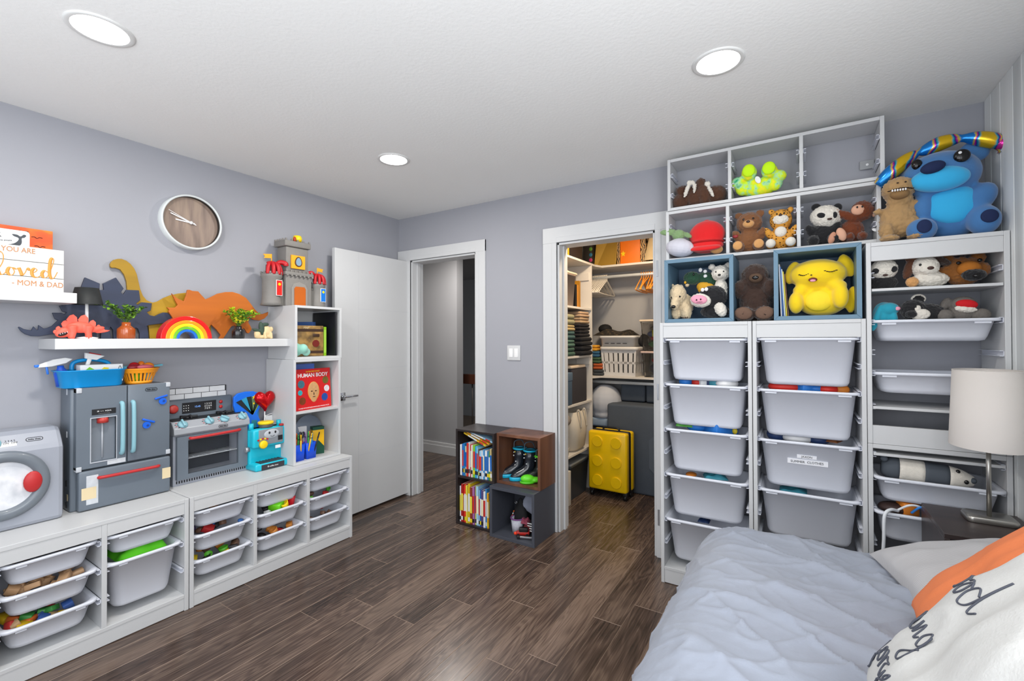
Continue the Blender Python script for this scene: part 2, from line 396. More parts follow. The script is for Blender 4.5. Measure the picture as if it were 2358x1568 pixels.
MB().lathe([(.12, 0), (.11, -.03), (0, -.04)], 30, cap=False).build('dome', mat('hall_fill_glow', 'fff3e0', .5, var=0, emit=3), hl)
area('hall_fill_beam', (-3.0, 3.62, 2.38), (0, 0, 0), .24, .24, 26, (1, .95, .9), 'DISK')  # added fill for the hall wall
# closet shell
clm = mat('closet_paint', 'b4b4b6', .8, var=.02)
struct(MB().box(-1.99, -.2, 4.45, 4.55, 0, ZC).build('wall_closet_back', clm), 'closet back wall', 'wall')
struct(MB().box(-.28, -.18, YB+.12, 4.55, 0, ZC).build('wall_closet_right', clm), 'closet right wall', 'wall')
struct(MB().box(-1.999, -1.985, YB+.12, 4.45, 0, ZC).build('wall_closet_left', clm), 'closet left wall', 'wall')
struct(MB().box(-1.99, -.18, YB+.12, 4.55, ZC, ZC+.08).build('ceiling_closet', ceilm), 'closet ceiling', 'ceiling')
# casings, jambs, baseboards
def casing(name, x0, x1, zt, w, label, left=True, wl=None):
    r = struct(thing(name, label, 'door frame', (0, 0, 0)))
    wl = wl or w
    if left:
        MB().box(x0-wl, x0, YB-.016, YB, 0, zt+w).box(x0-wl*.34, x0, YB-.02, YB, 0, zt).build('casing', WPAINT, r, .002)
    MB().box(x1, x1+w, YB-.016, YB, 0, zt+w).box(x1, x1+w*.34, YB-.02, YB, 0, zt).build('casing', WPAINT, r, .002)
    MB().box(x0-wl, x1+w, YB-.018, YB, zt, zt+w).box(x0, x1, YB-.022, YB, zt, zt+w*.34).build('head_casing', WPAINT, r, .002)
    bx('jamb', WPAINT, r, x0-.002, x0+.016, YB-.005, YB+.13, 0, zt); bx('jamb', WPAINT, r, x1-.016, x1+.002, YB-.005, YB+.13, 0, zt)
    bx('head_jamb', WPAINT, r, x0, x1, YB-.005, YB+.13, zt-.016, zt+.002)
    bx('door_stop', WPAINT, r, x0+.016, x0+.028, YB+.05, YB+.085, 0, zt-.016); bx('door_stop', WPAINT, r, x1-.028, x1-.016, YB+.05, YB+.085, 0, zt-.016)
    return r
casing('trim_2', DX0, DX1, DZ, .092, 'white casing around the hall doorway', wl=.15)
kc = casing('trim_3', KX0, KX1, KZ, .11, 'white casing around the closet opening')
for z in (1.80, 1.03, .25): bx('strike_plate', mat('satin_steel', '9a9ca0', .35, .9), kc, KX1+.008, KX1+.02, YB-.0215, YB-.018, z-.05, z+.05, bevel=.001)
struct(MB().box(DX1+.092, KX0-.11, YB-.014, YB, 0, .12).box(DX1+.092, KX0-.11, YB-.018, YB, 0, .095).build('baseboard_back', WPAINT, None, .002), 'white baseboard behind the cube shelves', 'baseboard')
struct(MB().box(XL, XL+.014, 2.08, YB, 0, .12).build('baseboard_left', WPAINT, None, .002), 'white baseboard behind the door', 'baseboard')
# bedroom door, swung open against the left wall
dr = struct(thing('door_1', 'white bedroom door standing open with shallow grooves', 'door', (-2.918, 2.893, 0)))
bx('door_leaf', WPAINT, dr, -.018, .016, -.752, 0, .022, 2.048, bevel=.002)
GR = mat('groove_shade', 'c4c5c8', .5)
for a in ((-.54, -.537, .022, 2.048),): bx('groove', GR, dr, .0158, .0166, a[0], a[1], a[2], a[3], bevel=0)
for z in (.46, .95, 1.13+.0, 1.6): bx('groove', GR, dr, .0158, .0166, -.537, -.002, z, z+.003, bevel=0)
chrome = mat('chrome', 'd5d7da', .12, 1, var=0)
hd = thing('x', '', ''); bpy.data.objects.remove(hd)
rose = MB().rbox(.016, .024, -.722, -.664, .905, .965, r=.003).build('rosette', chrome, dr)
MB().cyl((.02, -.693, .935), (.06, -.693, .935), .010).rbox(.050, .062, -.70, -.575, .928, .942, r=.004).build('handle', chrome, dr, label='chrome lever handle')
for z in (.25, 1.05, 1.82): bx('hinge', chrome, dr, -.002, .017, -.006, .004, z-.045, z+.045)
# light switch
sw = thing('light_switch', 'white double rocker light switch between the two doorways', 'switch', (-1.812, YB, 1.259))
rb('plate', WPAINT, sw, -.058, .058, -.008, 0, -.056, .056, r=.003)
for s_ in (-1, 1): rb('rocker', mat('switch_white', 'ececec', .3), sw, s_*.023-.016, s_*.023+.016, -.0115, -.006, -.033, .033, r=.002)
# recessed ceiling lights
glow = mat('lamp_glow', 'ffffff', .5, var=0, emit=14)
trimw = mat('lamp_trim', 'd8d8d6', .5)
def downlight(x, y, label, w, on=True, col=(1, .96, .9)):
    t = thing('recessed_light', label, 'ceiling light', (x, y, ZC), group='recessed ceiling lights')
    MB().lathe([(.078, -.004), (.09, -.006), (.095, -.002), (.095, .0)], 40, cap=False).build('trim_ring', trimw, t)
    MB().lathe([(.0, -.0035), (.078, -.0035)], 40, cap=False).build('lens', glow, t)
    a = area('recessed_light_beam', (x, y, ZC-.012), (0, 0, 0), .15, .15, w, col, 'DISK'); a.parent = t; a.location = (0, 0, -.012)
downlight(-2.04, .563, 'recessed round ceiling light nearest the left wall, upper left', 18)
downlight(-2.04, 1.912, 'small recessed round ceiling light above the bedroom door corner', 16)
downlight(-.257, 1.920, 'recessed round ceiling light in front of the wall shelves', 5)
downlight(-.257, .563, 'recessed round ceiling light above the bed, out of the picture', 6)
# ------------------------------------------------------------------ storage bins
_binme = {}
def bin_mesh(dx, dy, h, front='x'):
    """open plastic tub with a flanged rim; origin at the rim's top centre"""
    key = (dx, dy, h, front)
    if key in _binme: return _binme[key]
    mb = MB(); fl = .015; tp = .010+.05*h
    def ring(w, d, r, z): return [(x, y, z) for x, y in rrect(w, d, r, 4)]
    bw, bd = dx-2*fl, dy-2*fl
    rings = [ring(bw-2*tp-.05, bd-2*tp-.05, .03, -h), ring(bw-2*tp-.016, bd-2*tp-.016, .042, -h+.005), ring(bw-2*tp, bd-2*tp, .05, -h+.02),
             ring(bw, bd, .045, -.013), ring(dx-.006, dy-.006, .03, -.013), ring(dx, dy, .033, -.01), ring(dx, dy, .033, -.002), ring(dx-.004, dy-.004, .031, 0),
             ring(bw+.004, bd+.004, .045, 0), ring(bw-.006, bd-.006, .043, -.004), ring(bw-2*tp-.006, bd-2*tp-.006, .047, -h+.02), ring(bw-2*tp-.05, bd-2*tp-.05, .03, -h+.005)]
    mb.loft(rings)
    for s in (-1, 1):   # grip lugs under the front lip
        if front == 'x': mb.box(bw/2-.004, dx/2-.006, s*(dy/2-.06)-.016, s*(dy/2-.06)+.016, -.020, -.011)
        else: mb.box(s*(dx/2-.06)-.025, s*(dx/2-.06)+.025, -dy/2+.006, -bd/2+.004, -.021, -.011)
    me = mb.mesh('storage_bin'); me.materials.append(BINW); _binme[key] = me
    return me
def bin_(dx, dy, h, loc, label, group, front='x'):
    o = obj('storage_bin', bin_mesh(dx, dy, h, front)); o.location = loc
    return tag(o, label, 'storage bin', group)
# small contents
def lump(name, label, cat, loc, m, r, rot=0, group=None, kind='ball'):
    mb = MB()
    a, b, c = r
    if kind == 'block': mb.rbox(-a, a, -b, b, -c, c, r=min(r)*.12, seg=1)
    elif kind == 'ball': mb.ell((0, 0, 0), r, seg=12, rings=8)
    elif kind == 'cup': mb.lathe([(a*.75, -c), (a, c), (a*.88, c), (a*.65, -c+.004)], 14)
    elif kind == 'ring': mb.tube([(a*math.cos(t*PI/8), b*math.sin(t*PI/8), 0) for t in range(16)], c, 6, closed=True)
    elif kind == 'cloth':
        rnd = random.Random(sum(ord(q) for q in label))
        ph = [rnd.random()*6 for _ in range(4)]
        def f(u, v):
            x = (u*2-1); y = (v*2-1); e = max(0, 1-x**4)*max(0, 1-y**4)
            return (x*a, y*b, c*(e**.5)*(1+.3*math.sin(5*x+ph[0]+2*y)+.2*math.sin(7*y+ph[1]-3*x)))
        mb.grid(f, 14, 14)
    o = mb.build(name, m); o.location = loc
    o.rotation_euler = rot if isinstance(rot, tuple) else (0, 0, rot)
    return tag(o, label, cat, group)
# ------------------------------------------------------------------ low storage units along the left wall
def crunner(mb, x0, x1, y, z, s):
    """C-shaped runner running along x at side s"""
    mb.box(x0, x1, y, y+s*.012, z-.014, z-.0115).box(x0, x1, y, y+s*.012, z+.006, z+.0085).box(x0, x1, y, y+s*.002, z-.014, z+.0085)
def low_unit(y0, label, bays):
    t = thing('storage_unit', label, 'storage unit', (-2.62, y0, 0)); D = -.405; Wd = .992; th = .019
    bx('side_panel', WHITE, t, D, 0, 0, th, 0, .56, bevel=.002); bx('side_panel', WHITE, t, D, 0, Wd-th, Wd, 0, .56, bevel=.002)
    bx('top_panel', WHITE, t, D, -.0005, th, Wd-th, .541, .56); bx('bottom_panel', WHITE, t, D, -.001, th, Wd-th, .065, .082)
    bx('plinth', WHITE, t, -.02, -.003, th, Wd-th, .003, .065); bx('back_panel', WHITE, t, D, D+.006, th, Wd-th, .08, .54, bevel=0)
    for k in (1, 2): bx('divider', WHITE, t, D, -.002, k*Wd/3-th/2, k*Wd/3+th/2, .082, .541)
    for k in range(3):
        a = k*Wd/3+(th if k == 0 else th/2); b = (k+1)*Wd/3-(th if k == 2 else th/2)
        bx('front_rail', WHITE, t, -.018, -.003, a, b, .484, .541)
        for z in (.46, .335, .205):
            for y, s in ((a, 1), (b, -1)):
                mb = MB(); crunner(mb, D+.03, -.012, y, z, s); mb.build('runner', BINW, t)
    return t
low_unit(.085, 'low white three-bay storage unit under the toy fridge, nearest the camera', 3)
low_unit(1.081, 'low white three-bay storage unit under the toy oven, nearer the door', 3)
GB = 'shallow bins in the low units'
ZR = (.475, .350, .220)
def shallow(yc, z, label): return bin_(.37, .298, .10, (-2.62-.005-.185, yc, z), label, GB)
bays = {'a': .085+.4961, 'b': .085+.8205, 'c': 1.081+.1715, 'd': 1.081+.496, 'e': 1.081+.8205}
pos3 = ('top', 'middle', 'lowest')
for k, z in enumerate(ZR):
    shallow(bays['a'], z, ('top white bin above the wooden block bin', 'middle white bin filled with plain wooden blocks', 'lowest white bin with coloured building blocks')[k])
    shallow(bays['c'], z, pos3[k]+' white bin of the bay beneath the toy oven window')
    shallow(bays['d'], z, pos3[k]+' white bin of the centre bay beneath the toy coffee machine')
    shallow(bays['e'], z, pos3[k]+' white bin of the bay next to the open door')
shallow(bays['b'], ZR[0], 'single shallow white bin above the deep bin with green cloth')
bin_(.37, .298, .228, (-2.81, bays['b'], ZR[1]), 'deep white bin holding a bright green cloth in low unit', 'deep bins')
WOODB = ramp_mat('pale_wood', ((.3, 'a5805c'), (.6, 'c49c74'), (.85, 'd8b591')), scale=8, stretch=(1, 1, .2), rough=.6)
# plain wooden blocks
r_ = random.Random(3)
for k in range(22):
    a = (r_.uniform(.012, .03), r_.uniform(.012, .02), r_.uniform(.008, .016))
    p = (-2.68-r_.random()*.2, bays['a']+r_.uniform(-.1, .1), ZR[1]-.035+r_.random()*.035)
    lump('wooden_block', 'plain wooden building block heaped in the middle white bin', 'toy block', p, WOODB, a, (r_.uniform(-.5, .5), r_.uniform(-.5, .5), r_.random()*3), 'plain wooden blocks', 'block')
cs = [('red', 'b3302c'), ('yellow', 'd8b01e'), ('green', '3c8a3f'), ('blue', '2f4f8f'), ('orange', 'c9642a'), ('tan', 'bd9a72')]
for k in range(16):
    n, c = cs[k % 6]; a = (r_.uniform(.014, .026), r_.uniform(.014, .02), r_.uniform(.010, .017))
    p = (-2.67-r_.random()*.17, bays['a']+r_.uniform(-.11, .11), ZR[2]-.035+r_.random()*.03)
    lump('coloured_block', n+' wooden block heaped in the lowest bin of the camera-side unit', 'toy block', p, mat('block_'+n, c, .45), a, (r_.uniform(-.5, .5), r_.uniform(-.5, .5), r_.random()*3), 'coloured wooden blocks', 'block')
lump('green_cloth', 'bright green folded cloth in the deep white bin', 'cloth', (-2.80, bays['b']+.01, ZR[1]-.03), mat('green_cloth', '58c21c', .8, var=.15), (.13, .10, .055), 0, None, 'cloth')
lump('blue_cloth', 'blue cloth beside the green one in the deep bin', 'cloth', (-2.90, bays['b']+.02, ZR[1]-.03), mat('blue_cloth', '1f5fa8', .8, var=.15), (.06, .10, .06), 0, None, 'cloth')
toyc = [('dark grey', '36343a'), ('red', 'b82a2c'), ('yellow', 'e0c021'), ('purple', '5c4a78'), ('green', '57b02a'), ('brown', '6f5140'), ('orange', 'd98a3a'), ('white', 'dcdcdc'), ('black', '1d1d20'), ('blue', '3060a0')]
def fill(bay, lvl, ids, n, big=.026, word=''):
    for k in range(n):
        nm, c = toyc[ids[k % len(ids)]]; a = r_.uniform(.6, 1)*big
        p = (-2.67-r_.random()*.17, bays[bay]+(-.105+.21*(k+.5)/n)+r_.uniform(-.015, .015), ZR[lvl]-.03+r_.random()*.018)
        kd = r_.choice(('block', 'ball', 'cup', 'block', 'ring'))
        rr = (a, a*.8, a*.6) if kd != 'ring' else (a, a*.8, a*.25)
        lump('small_toy', nm+' toy piece, %s from left, in the ' % ORD[k]+word, 'toy', p, mat('toy_'+nm.replace(' ', '_'), c, .45), rr, (r_.uniform(-.6, .6), r_.uniform(-.6, .6), r_.random()*3), 'loose toys in the low bins', kd)
fill('a', 0, (5, 5, 0), 6, .024, 'top bin above the wooden blocks')
fill('b', 0, (0, 9, 0), 6, .024, 'shallow bin above the green cloth')
fill('c', 0, (0, 5, 6, 8), 7, .026, 'top bin beneath the toy oven window')
fill('c', 1, (3, 8, 5, 1, 9), 10, .028, 'middle bin beneath the toy oven window')
fill('c', 2, (2, 8, 4, 6, 0, 5), 12, .026, 'lowest bin beneath the toy oven window')
fill('d', 0, (0, 8), 5, .024, 'top bin beneath the coffee machine')
fill('d', 1, (8, 7, 0, 8), 7, .026, 'middle bin beneath the coffee machine')
fill('d', 2, (1, 8, 0, 6, 6), 9, .026, 'lowest bin beneath the coffee machine')
fill('e', 0, (5, 1), 5, .022, 'top bin next to the door')
fill('e', 1, (4, 5, 1, 5), 5, .026, 'middle bin next to the door')
fill('e', 2, (5, 1, 5), 5, .024, 'lowest bin next to the door')
lump('toy_cup', 'yellow toy cup poking out of the middle bin', 'toy', (-2.67, bays['d']+.035, ZR[1]+.005), mat('toy_yellow2', 'f0cf12', .4), (.026, .026, .022), (.5, .3, 0), None, 'cup')
lump('toy_pepper', 'lime green toy blob poking out beside the yellow cup', 'toy', (-2.69, bays['d']-.005, ZR[1]+.008), mat('toy_lime', '6ccb16', .45), (.035, .03, .024), (.3, .2, .6), None, 'block')
lump('toy_box', 'red and white octagonal toy at the back of the middle bin', 'toy', (-2.70, bays['d']+.085, ZR[1]+.01), mat('toy_red2', 'cc1f2c', .4), (.03, .012, .032), (0, .2, .5), None, 'block')
# ------------------------------------------------------------------ toy washing machine
GREY1 = mat('toy_light_grey', '989ca6', .35, var=.05); GREY2 = mat('toy_mid_grey', '666f79', .35, var=.06); GREY3 = mat('toy_dark_grey', '585e67', .4, var=.06)
TEAL = mat('toy_pale_blue', '84b2be', .4); TRED = mat('toy_red', 'd8231d', .3, coat=.2); INK = mat('black_print', '16161a', .6); PAPER = mat('white_print', 'e8e8e8', .6)
def badge(parent, x, y, z, s=1.0):
    """oval brand badge on a face turned to +x"""
    pts = [(x, y+a*s, z+b*s) for a, b in [(p[0], p[1]) for p in rrect(.052, .017, .0084, 6)]]
    MB().tube(pts, .0011*s, 6, closed=True).build('badge_outline', INK, parent)
    text('little tikes', .0098*s, INK, parent, frame((x+.0006, y, z), (0, 1, 0), (0, 0, 1)), 'badge_lettering', bold=.0002)
t = thing('toy_washing_machine', 'light grey toy washing machine with round dark door and red handle', 'toy appliance', (-2.82, .475, .56))
prof = [(-.195, 0), (0, 0), (0, .325), (-.012, .345), (-.05, .395), (-.075, .41), (-.195, .41)]
mb = MB()
mb.prism(prof, -.185, .185, 'y'); mb.build('body', GREY1, t, .018)
ring = [(.0, .145), (.012, .143), (.02, .13), (.02, .112), (.012, .1), (0, .1)]
T = frame((0, -.005, .193), (0, 1, 0), (0, 0, 1))
MB().lathe([(r, x) for x, r in ring], 48, T=T, cap=False).build('door_ring', mat('ring_grey', '6f767e', .35, coat=.2), t)
MB().lathe([(.0, .004), (.103, .004)], 40, T=T, cap=False).build('door_glass', ramp_mat('washer_window', ((.35, 'c9ccd2'), (.55, 'e4e5e8'), (.75, 'b9bdc4')), scale=9, rough=.3), t)
MB().ell((.018, .082, .193), (.012, .03, .045)).build('door_handle', TRED, t)
Tk = frame((-.031, -.03, .368), (0, 1, 0), (-.61, 0, .79))
bx('dial_graphic', PAPER, t, -.06, .07, -.02, .022, 0, .0012, bevel=0, T=Tk)
text('2 3 4 5\nON  OFF', .011, INK, t, Tk @ Matrix.Translation((.052, 0, .0015)))
MB().lathe([(.028, 0), (.026, .008), (.018, .012)], 24, T=Tk).rbox(-.006, .006, -.024, .024, .008, .022, r=.003, T=Tk).build('dial', TEAL, t)
b_ = thing('tmp', '', ''); bpy.data.objects.remove(b_)
pts = [Tk @ Vector((a+.125, b, .002)) for a, b in rrect(.052, .017, .0084, 6)]
MB().tube(pts, .0011, 6, closed=True).build('badge_outline', INK, t)
text('little tikes', .0098, INK, t, Tk @ Matrix.Translation((.125, 0, .0015)), 'badge_lettering', bold=.0002)
# ------------------------------------------------------------------ toy fridge
t = thing('toy_fridge', 'grey toy refrigerator with pale blue handles and red drawer bar', 'toy appliance', (-2.85, .885, .56))
rb('body', GREY2, t, -.165, -.02, -.195, .188, 0, .575, r=.008)
def door_prism(y0, y1, z0, z1, d=.022): return MB().rbox(-.02, d-.004, y0, y1, z0, z1, r=.009)
ld = MB()
# left door built around the dispenser recess
for a in ((-.183, -.13, .198, .578), (-.037, .004, .198, .578), (-.13, -.037, .198, .225), (-.13, -.037, .43, .578)): ld.box(-.02, .017, *a)
ld.build('left_door', GREY2, t)
rc = MB().box(-.02, -.008, -.13, -.037, .225, .43).build('dispenser_recess', mat('recess_grey', '767d86', .4, var=.1), t)
for a in ((-.134, -.13, .221, .434), (-.037, -.033, .221, .434)): bx('dispenser_rim', mat('scuffed_grey', 'b4b8bf', .5), t, .006, .0195, *a)
bx('dispenser_rim', MATS['scuffed_grey'], t, .006, .0195, -.134, -.033, .219, .224); bx('dispenser_rim', MATS['scuffed_grey'], t, .006, .0195, -.134, -.033, .431, .435)
MB().cyl((.0, -.083, .405), (.0, -.083, .43), .022).build('dispenser_nozzle', mat('toy_dull_red', 'b83a34', .4), t)
MB().cyl((-.006, -.083, .235), (-.006, -.083, .405), .0035, n=8).build('water_stream', MATS['scuffed_grey'], t)
bx('display_panel', INK, t, .0165, .0182, -.128, -.038, .447, .474, bevel=0)
text('38  ▪ ▪  AQUA', .0085, PAPER, t, frame((.0186, -.083, .463), (0, 1, 0), (0, 0, 1)))
text('- - - - - - - - -', .008, PAPER, t, frame((.0186, -.083, .452), (0, 1, 0), (0, 0, 1)))
rb('right_door', GREY2, t, -.02, .017, .009, .188, .198, .578, r=.004)
for y, sgn in ((-.016, 1), (.028, -1)):
    MB().tube(smooth([(.016, y, .245), (.032, y, .262), (.036, y, .37), (.032, y, .478), (.016, y, .495)], 5), .0095, 10).build('door_handle', TEAL, t)
rb('drawer_front', GREY2, t, -.02, .024, -.175, .189, .004, .188, r=.008)
MB().tube(smooth([(.02, -.1, .148), (.04, -.09, .150), (.042, .06, .150), (.04, .125, .15), (.02, .135, .148)], 5), .0075, 10).build('drawer_handle', TRED, t)
TAPE = mat('beige_tape', 'd9c7a1', .7)
bx('tape_patch', TAPE, t, .0238, .0246, -.165, -.112, .055, .11, bevel=0); bx('tape_patch', TAPE, t, .0238, .0246, .152, .189, .075, .13, bevel=0)
bx('tape_patch', TAPE, t, -.06, -.045, -.1956, -.1948, .05, .08, bevel=0)
LT = mat('toy_pale_tab', 'b8bcc2', .4)
for y, z in ((-.183, .555), (.17, .555), (-.183, .188), (.17, .2)): rb('corner_tab', LT, t, -.022, .02, y, y+.02, z, z+.024, r=.003)
for z in (.56, .36, .03, .13): bx('hinge_slot', INK if z < .2 else LT, t, -.07, -.058, -.197, -.1945, z-.014, z+.014, bevel=0)
bx('scuff_patch', mat('worn_white', 'c3c7cc', .6, var=.2, vs=40), t, .0236, .0242, -.148, -.105, .03, .165, bevel=0)
bx('scuff_patch', MATS['worn_white'], t, .0166, .0174, -.07, -.0, .2, .222, bevel=0)
badge(t, .0185, .105, .549, .95)
for nm, y, z, rt in (('blue round-eyed plastic fridge magnet high on the toy fridge door', .152, .49, .25), ('blue plastic fridge magnet in the middle of the fridge door', .088, .375, -.4)):
    m_ = thing('fridge_magnet', nm, 'magnet', (-2.832, .885+y, .56+z), rot=(rt, 0, 0), group='blue fridge magnets')
    MBL = mat('magnet_blue', '1b5fd0', .35)
    MB().cyl((0, 0, -.008), (.006, 0, -.008), .017, n=18).build('head', MBL, m_)
    rb('bar', MBL, m_, 0, .008, -.03, .028, .01, .02, r=.003); MB().cyl((.004, .004, -.008), (.009, .004, -.008), .005, n=12).build('eye', mat('magnet_navy', '143d86', .4), m_)
# ------------------------------------------------------------------ toy oven
t = thing('toy_oven', 'grey toy oven with black grates, pale blue knobs and tiled backsplash', 'toy appliance', (-2.88, 1.31, .56))
bo = MB()
for a in ((-.13, -.012, -.2, -.136, 0, .3), (-.13, -.012, .133, .197, 0, .3), (-.13, -.012, -.136, .133, 0, .059), (-.13, -.012, -.136, .133, .246, .3), (-.13, -.105, -.136, .133, .059, .246)): bo.box(*a)
bo.build('body', GREY1, t)
# control console, sloped front
MB().prism([(-.13, .28), (.0, .275), (.012, .285), (.008, .315), (-.03, .352), (-.13, .352)], -.203, .2, 'y').build('console', mat('toy_console', '9a9da3', .35, var=.05), t, .004)
# oven door frame with glazed opening
od = MB()
for a in ((-.188, -.135, .035, .27), (.132, .185, .035, .27), (-.135, .132, .035, .06), (-.135, .132, .245, .27)): od.box(-.012, .01, *a)
od.build('oven_door', GREY2, t)
bx('oven_cavity', mat('oven_inside', '3a3e45', .5), t, -.105, -.1, -.135, .132, .06, .245, bevel=0)
for k in range(1): bx('oven_rack', mat('rack_grey', 'a9adb2', .4), t, -.1, -.006, -.135, .132, .140, .146)
for k in range(12): MB().cyl((-.095, -.12+k*.0215, .147), (-.006, -.12+k*.0215, .147), .0015, n=6).build('rack_bar', MATS['rack_grey'], t)
gl = mat('clear_window', 'ffffff', .02, var=0, trans=1, ior=1.08)
bx('oven_window', gl, t, -.001, .001, -.135, .132, .06, .245, bevel=0)
MB().tube(smooth([(.008, -.125, .257), (.028, -.115, .257), (.032, .0, .259), (.028, .122, .261), (.008, .132, .261)], 5), .008, 10).build('oven_handle', TRED, t)
for k in range(30): bx('vent_slot', INK, t, -.0125, -.0112, -.185+k*.0125, -.185+k*.0125+.006, .012, .026, bevel=0)
Tc = frame((-.010, 0, .334), (0, 1, 0), (-.72, 0, .70))
for y, rt in ((-.155, .1), (-.02, .2), (.062, .9), (.165, .2)):
    T2 = Tc @ Matrix.Translation((y, .0, 0)) @ Matrix.Rotation(rt, 4, 'Z')
    MB().lathe([(.025, 0), (.024, .006), (.017, .011)], 20, T=T2).rbox(-.005, .005, -.022, .024, .008, .021, r=.0025, T=T2).build('knob', TEAL, t)
    for k in range(5):
        aa = .3+k*.5; T3 = Tc @ Matrix.Translation((y+.034*math.cos(aa+2.2), .03*math.sin(aa+2.2)*.8, 0))
        bx('dial_mark', INK if k % 2 else TRED, t, -.004, .004, -.0015, .0015, 0, .0008, bevel=0, T=T3)
badge(t, .013, .045, .298, .95)
# hob: black grates
HB = mat('hob_black', '1b1c1f', .45)
bx('hob_plate', HB, t, -.128, -.03, -.195, .19, .352, .357)
for y in (-.1, .09):
    for k in range(5):
        a = 2*PI*k/5
        MB().rbox(0, .045, -.005, .005, 0, .014, r=.003, T=Matrix.Translation((-.078, y, .357)) @ Matrix.Rotation(a, 4, 'Z')).build('grate_finger', HB, t)
    MB().lathe([(.022, .357), (.02, .366)], 20, c=(-.078, y, 0)).build('burner_cap', HB, t)
rb('back_panel', GREY2, t, -.15, -.118, -.19, .16, .33, .462, r=.012)
bx('control_display', INK, t, -.1182, -.1165, -.115, .065, .378, .44, bevel=.0004)
for i, (y0, n, s) in enumerate(((-.095, '▪ ▪ ▪\n▪ ▪ ▪\n▪ ▪ ▪', .014), (.02, '1 2 3 5\n4 5 6 0\n7 8 9 -', .014))):
    text(n, s, PAPER, t, frame((-.116, y0, .409), (0, 1, 0), (0, 0, 1)))
text('12:45', .014, mat('display_blue', '7fb1ff', .5, emit=.5), t, frame((-.116, -.036, .412), (0, 1, 0), (0, 0, 1)))
MB().lathe([(.026, 0), (.022, .01), (.012, .014)], 16, T=frame((-.118, -.158, .41), (0, 1, 0), (0, 0, 1))).build('timer_knob', mat('toy_dull_red', '', 0), t)
for z in (.395, .425): MB().lathe([(.011, 0), (.008, .005)], 14, T=frame((-.118, .092, z), (0, 1, 0), (0, 0, 1))).build('button', TRED, t)
sp = rb('backsplash', mat('backsplash_grout', '1f2022', .5), t, -.15, -.142, -.185, .135, .45, .525, r=.002)
TILE = mat('tile_white', 'e3e4e6', .35)
for r0 in range(2):
    y = -.182-(r0*.045)
    while y < .13:
        a, b = max(y, -.182), min(y+.086, .132)
        if b-a > .006: bx('tile', TILE, sp, -.1425, -.1405, a, b, .459+r0*.033, .459+r0*.033+.0305, bevel=.0005)
        y += .089
# ------------------------------------------------------------------ toy coffee machine
CY = mat('toy_turquoise', '18b8cf', .35, coat=.2); TYEL = mat('toy_sun_yellow', 'f2cf16', .4)
t = thing('toy_coffee_machine', 'turquoise toy coffee machine with smiling grey face plate', 'toy appliance', (-2.80, 1.602, .56))
MB().rbox(-.115, .02, -.105, .105, 0, .045, r=.012).rbox(-.115, -.05, -.105, .105, .03, .25, r=.012).rbox(-.115, -.012, -.103, .103, .135, .25, r=.014).build('body', CY, t)
bx('drip_tray', mat('tray_dark', '39474e', .5), t, -.045, .016, -.075, .075, .044, .047)
for k in range(8): bx('tray_slat', GREY3, t, -.042, .012, -.07+k*.019, -.07+k*.019+.006, .047, .0495, bevel=0)
bx('front_plate', GREY3, t, .019, .0225, -.07, .075, .004, .036); text('◎ coffee time', .012, PAPER, t, frame((.0232, .0, .02), (0, 1, 0), (0, 0, 1)))
rb('face_plate', mat('plate_grey', '868a90', .4), t, -.02, -.008, -.07, .085, .15, .245, r=.004)
MB().ell((-.008, .01, .213), (.006, .05, .028)).build('face', mat('face_silver', 'b3b7bd', .4), t)
for y in (-.008, .03): MB().ell((-.002, y, .222), (.003, .006, .008), seg=10, rings=6).build('eye', INK, t)
MB().tube(smooth([(-.0015, -.002, .203), (0, .01, .197), (-.0015, .024, .203)], 5), .0012, 6).build('smile', INK, t)
MB().lathe([(.026, 0), (.024, .012), (.018, .016)], 20, T=frame((-.008, -.045, .155), (0, 1, 0), (0, 0, 1))).build('dial', TYEL, t)
for k in range(5): MB().cyl((-.01, -.075+k*.014, .185+.006*math.sin(k*PI/4)), (-.004, -.075+k*.014, .185+.006*math.sin(k*PI/4)), .0055, n=10).build('button', (TRED, TYEL)[k % 2], t)
bx('screen', INK, t, -.01, -.006, .05, .08, .165, .195); bx('tag', PAPER, t, -.0125, -.011, .035, .07, .115, .135)
MB().lathe([(.04, 0), (.042, .022)], 24, c=(-.06, .0, .25)).build('bean_window', mat('smoked_clear', '5f5a55', .2), t)
MB().lathe([(.045, 0), (.046, .012), (.04, .016)], 24, c=(-.06, .0, .272)).build('lid', TYEL, t)
for y in (-.09, .085): MB().cyl((-.06, y, .245), (-.06, y, .285), .014, n=14).build('peg', CY, t)
MB().cyl((-.03, .085, .25), (-.03, .085, .262), .014, n=14).build('red_button', TRED, t)
MB().cyl((-.06, -.105, .13), (-.06, -.128, .13), .016, n=14).build('side_knob', mat('grey_silver', 'a6a8ad', .3, .6), t)
# heart balloon on a stick, behind the coffee machine
t = thing('heart_balloon', 'shiny red foil heart balloon on a stick behind the coffee machine', 'balloon', (-2.93, 1.635, .56))
HR = mat('red_foil', 'c8141c', .18, .55, var=.15, vs=30, bump=.25, bs=60)
def heart(u, v):
    a = u*2*PI; r = v; y = .0042*16*math.sin(a)**3; z = .0046*(13*math.cos(a)-5*math.cos(2*a)-2*math.cos(3*a)-math.cos(4*a))
    return (0, y*r, z*r)
for s in (1,):
    mb = MB()
    for sg in (-1, 1):
        mb.grid(lambda u, v: (sg*.035*max(0, 1-v**2.6)**.6, heart(u, v)[1], heart(u, v)[2]+.415), 36, 10)
    hbm = mb.build('foil_heart', HR, t)
MB().cyl((0, 0, .0), (0, 0, .34), .003, n=8).build('stick', PAPER, t)
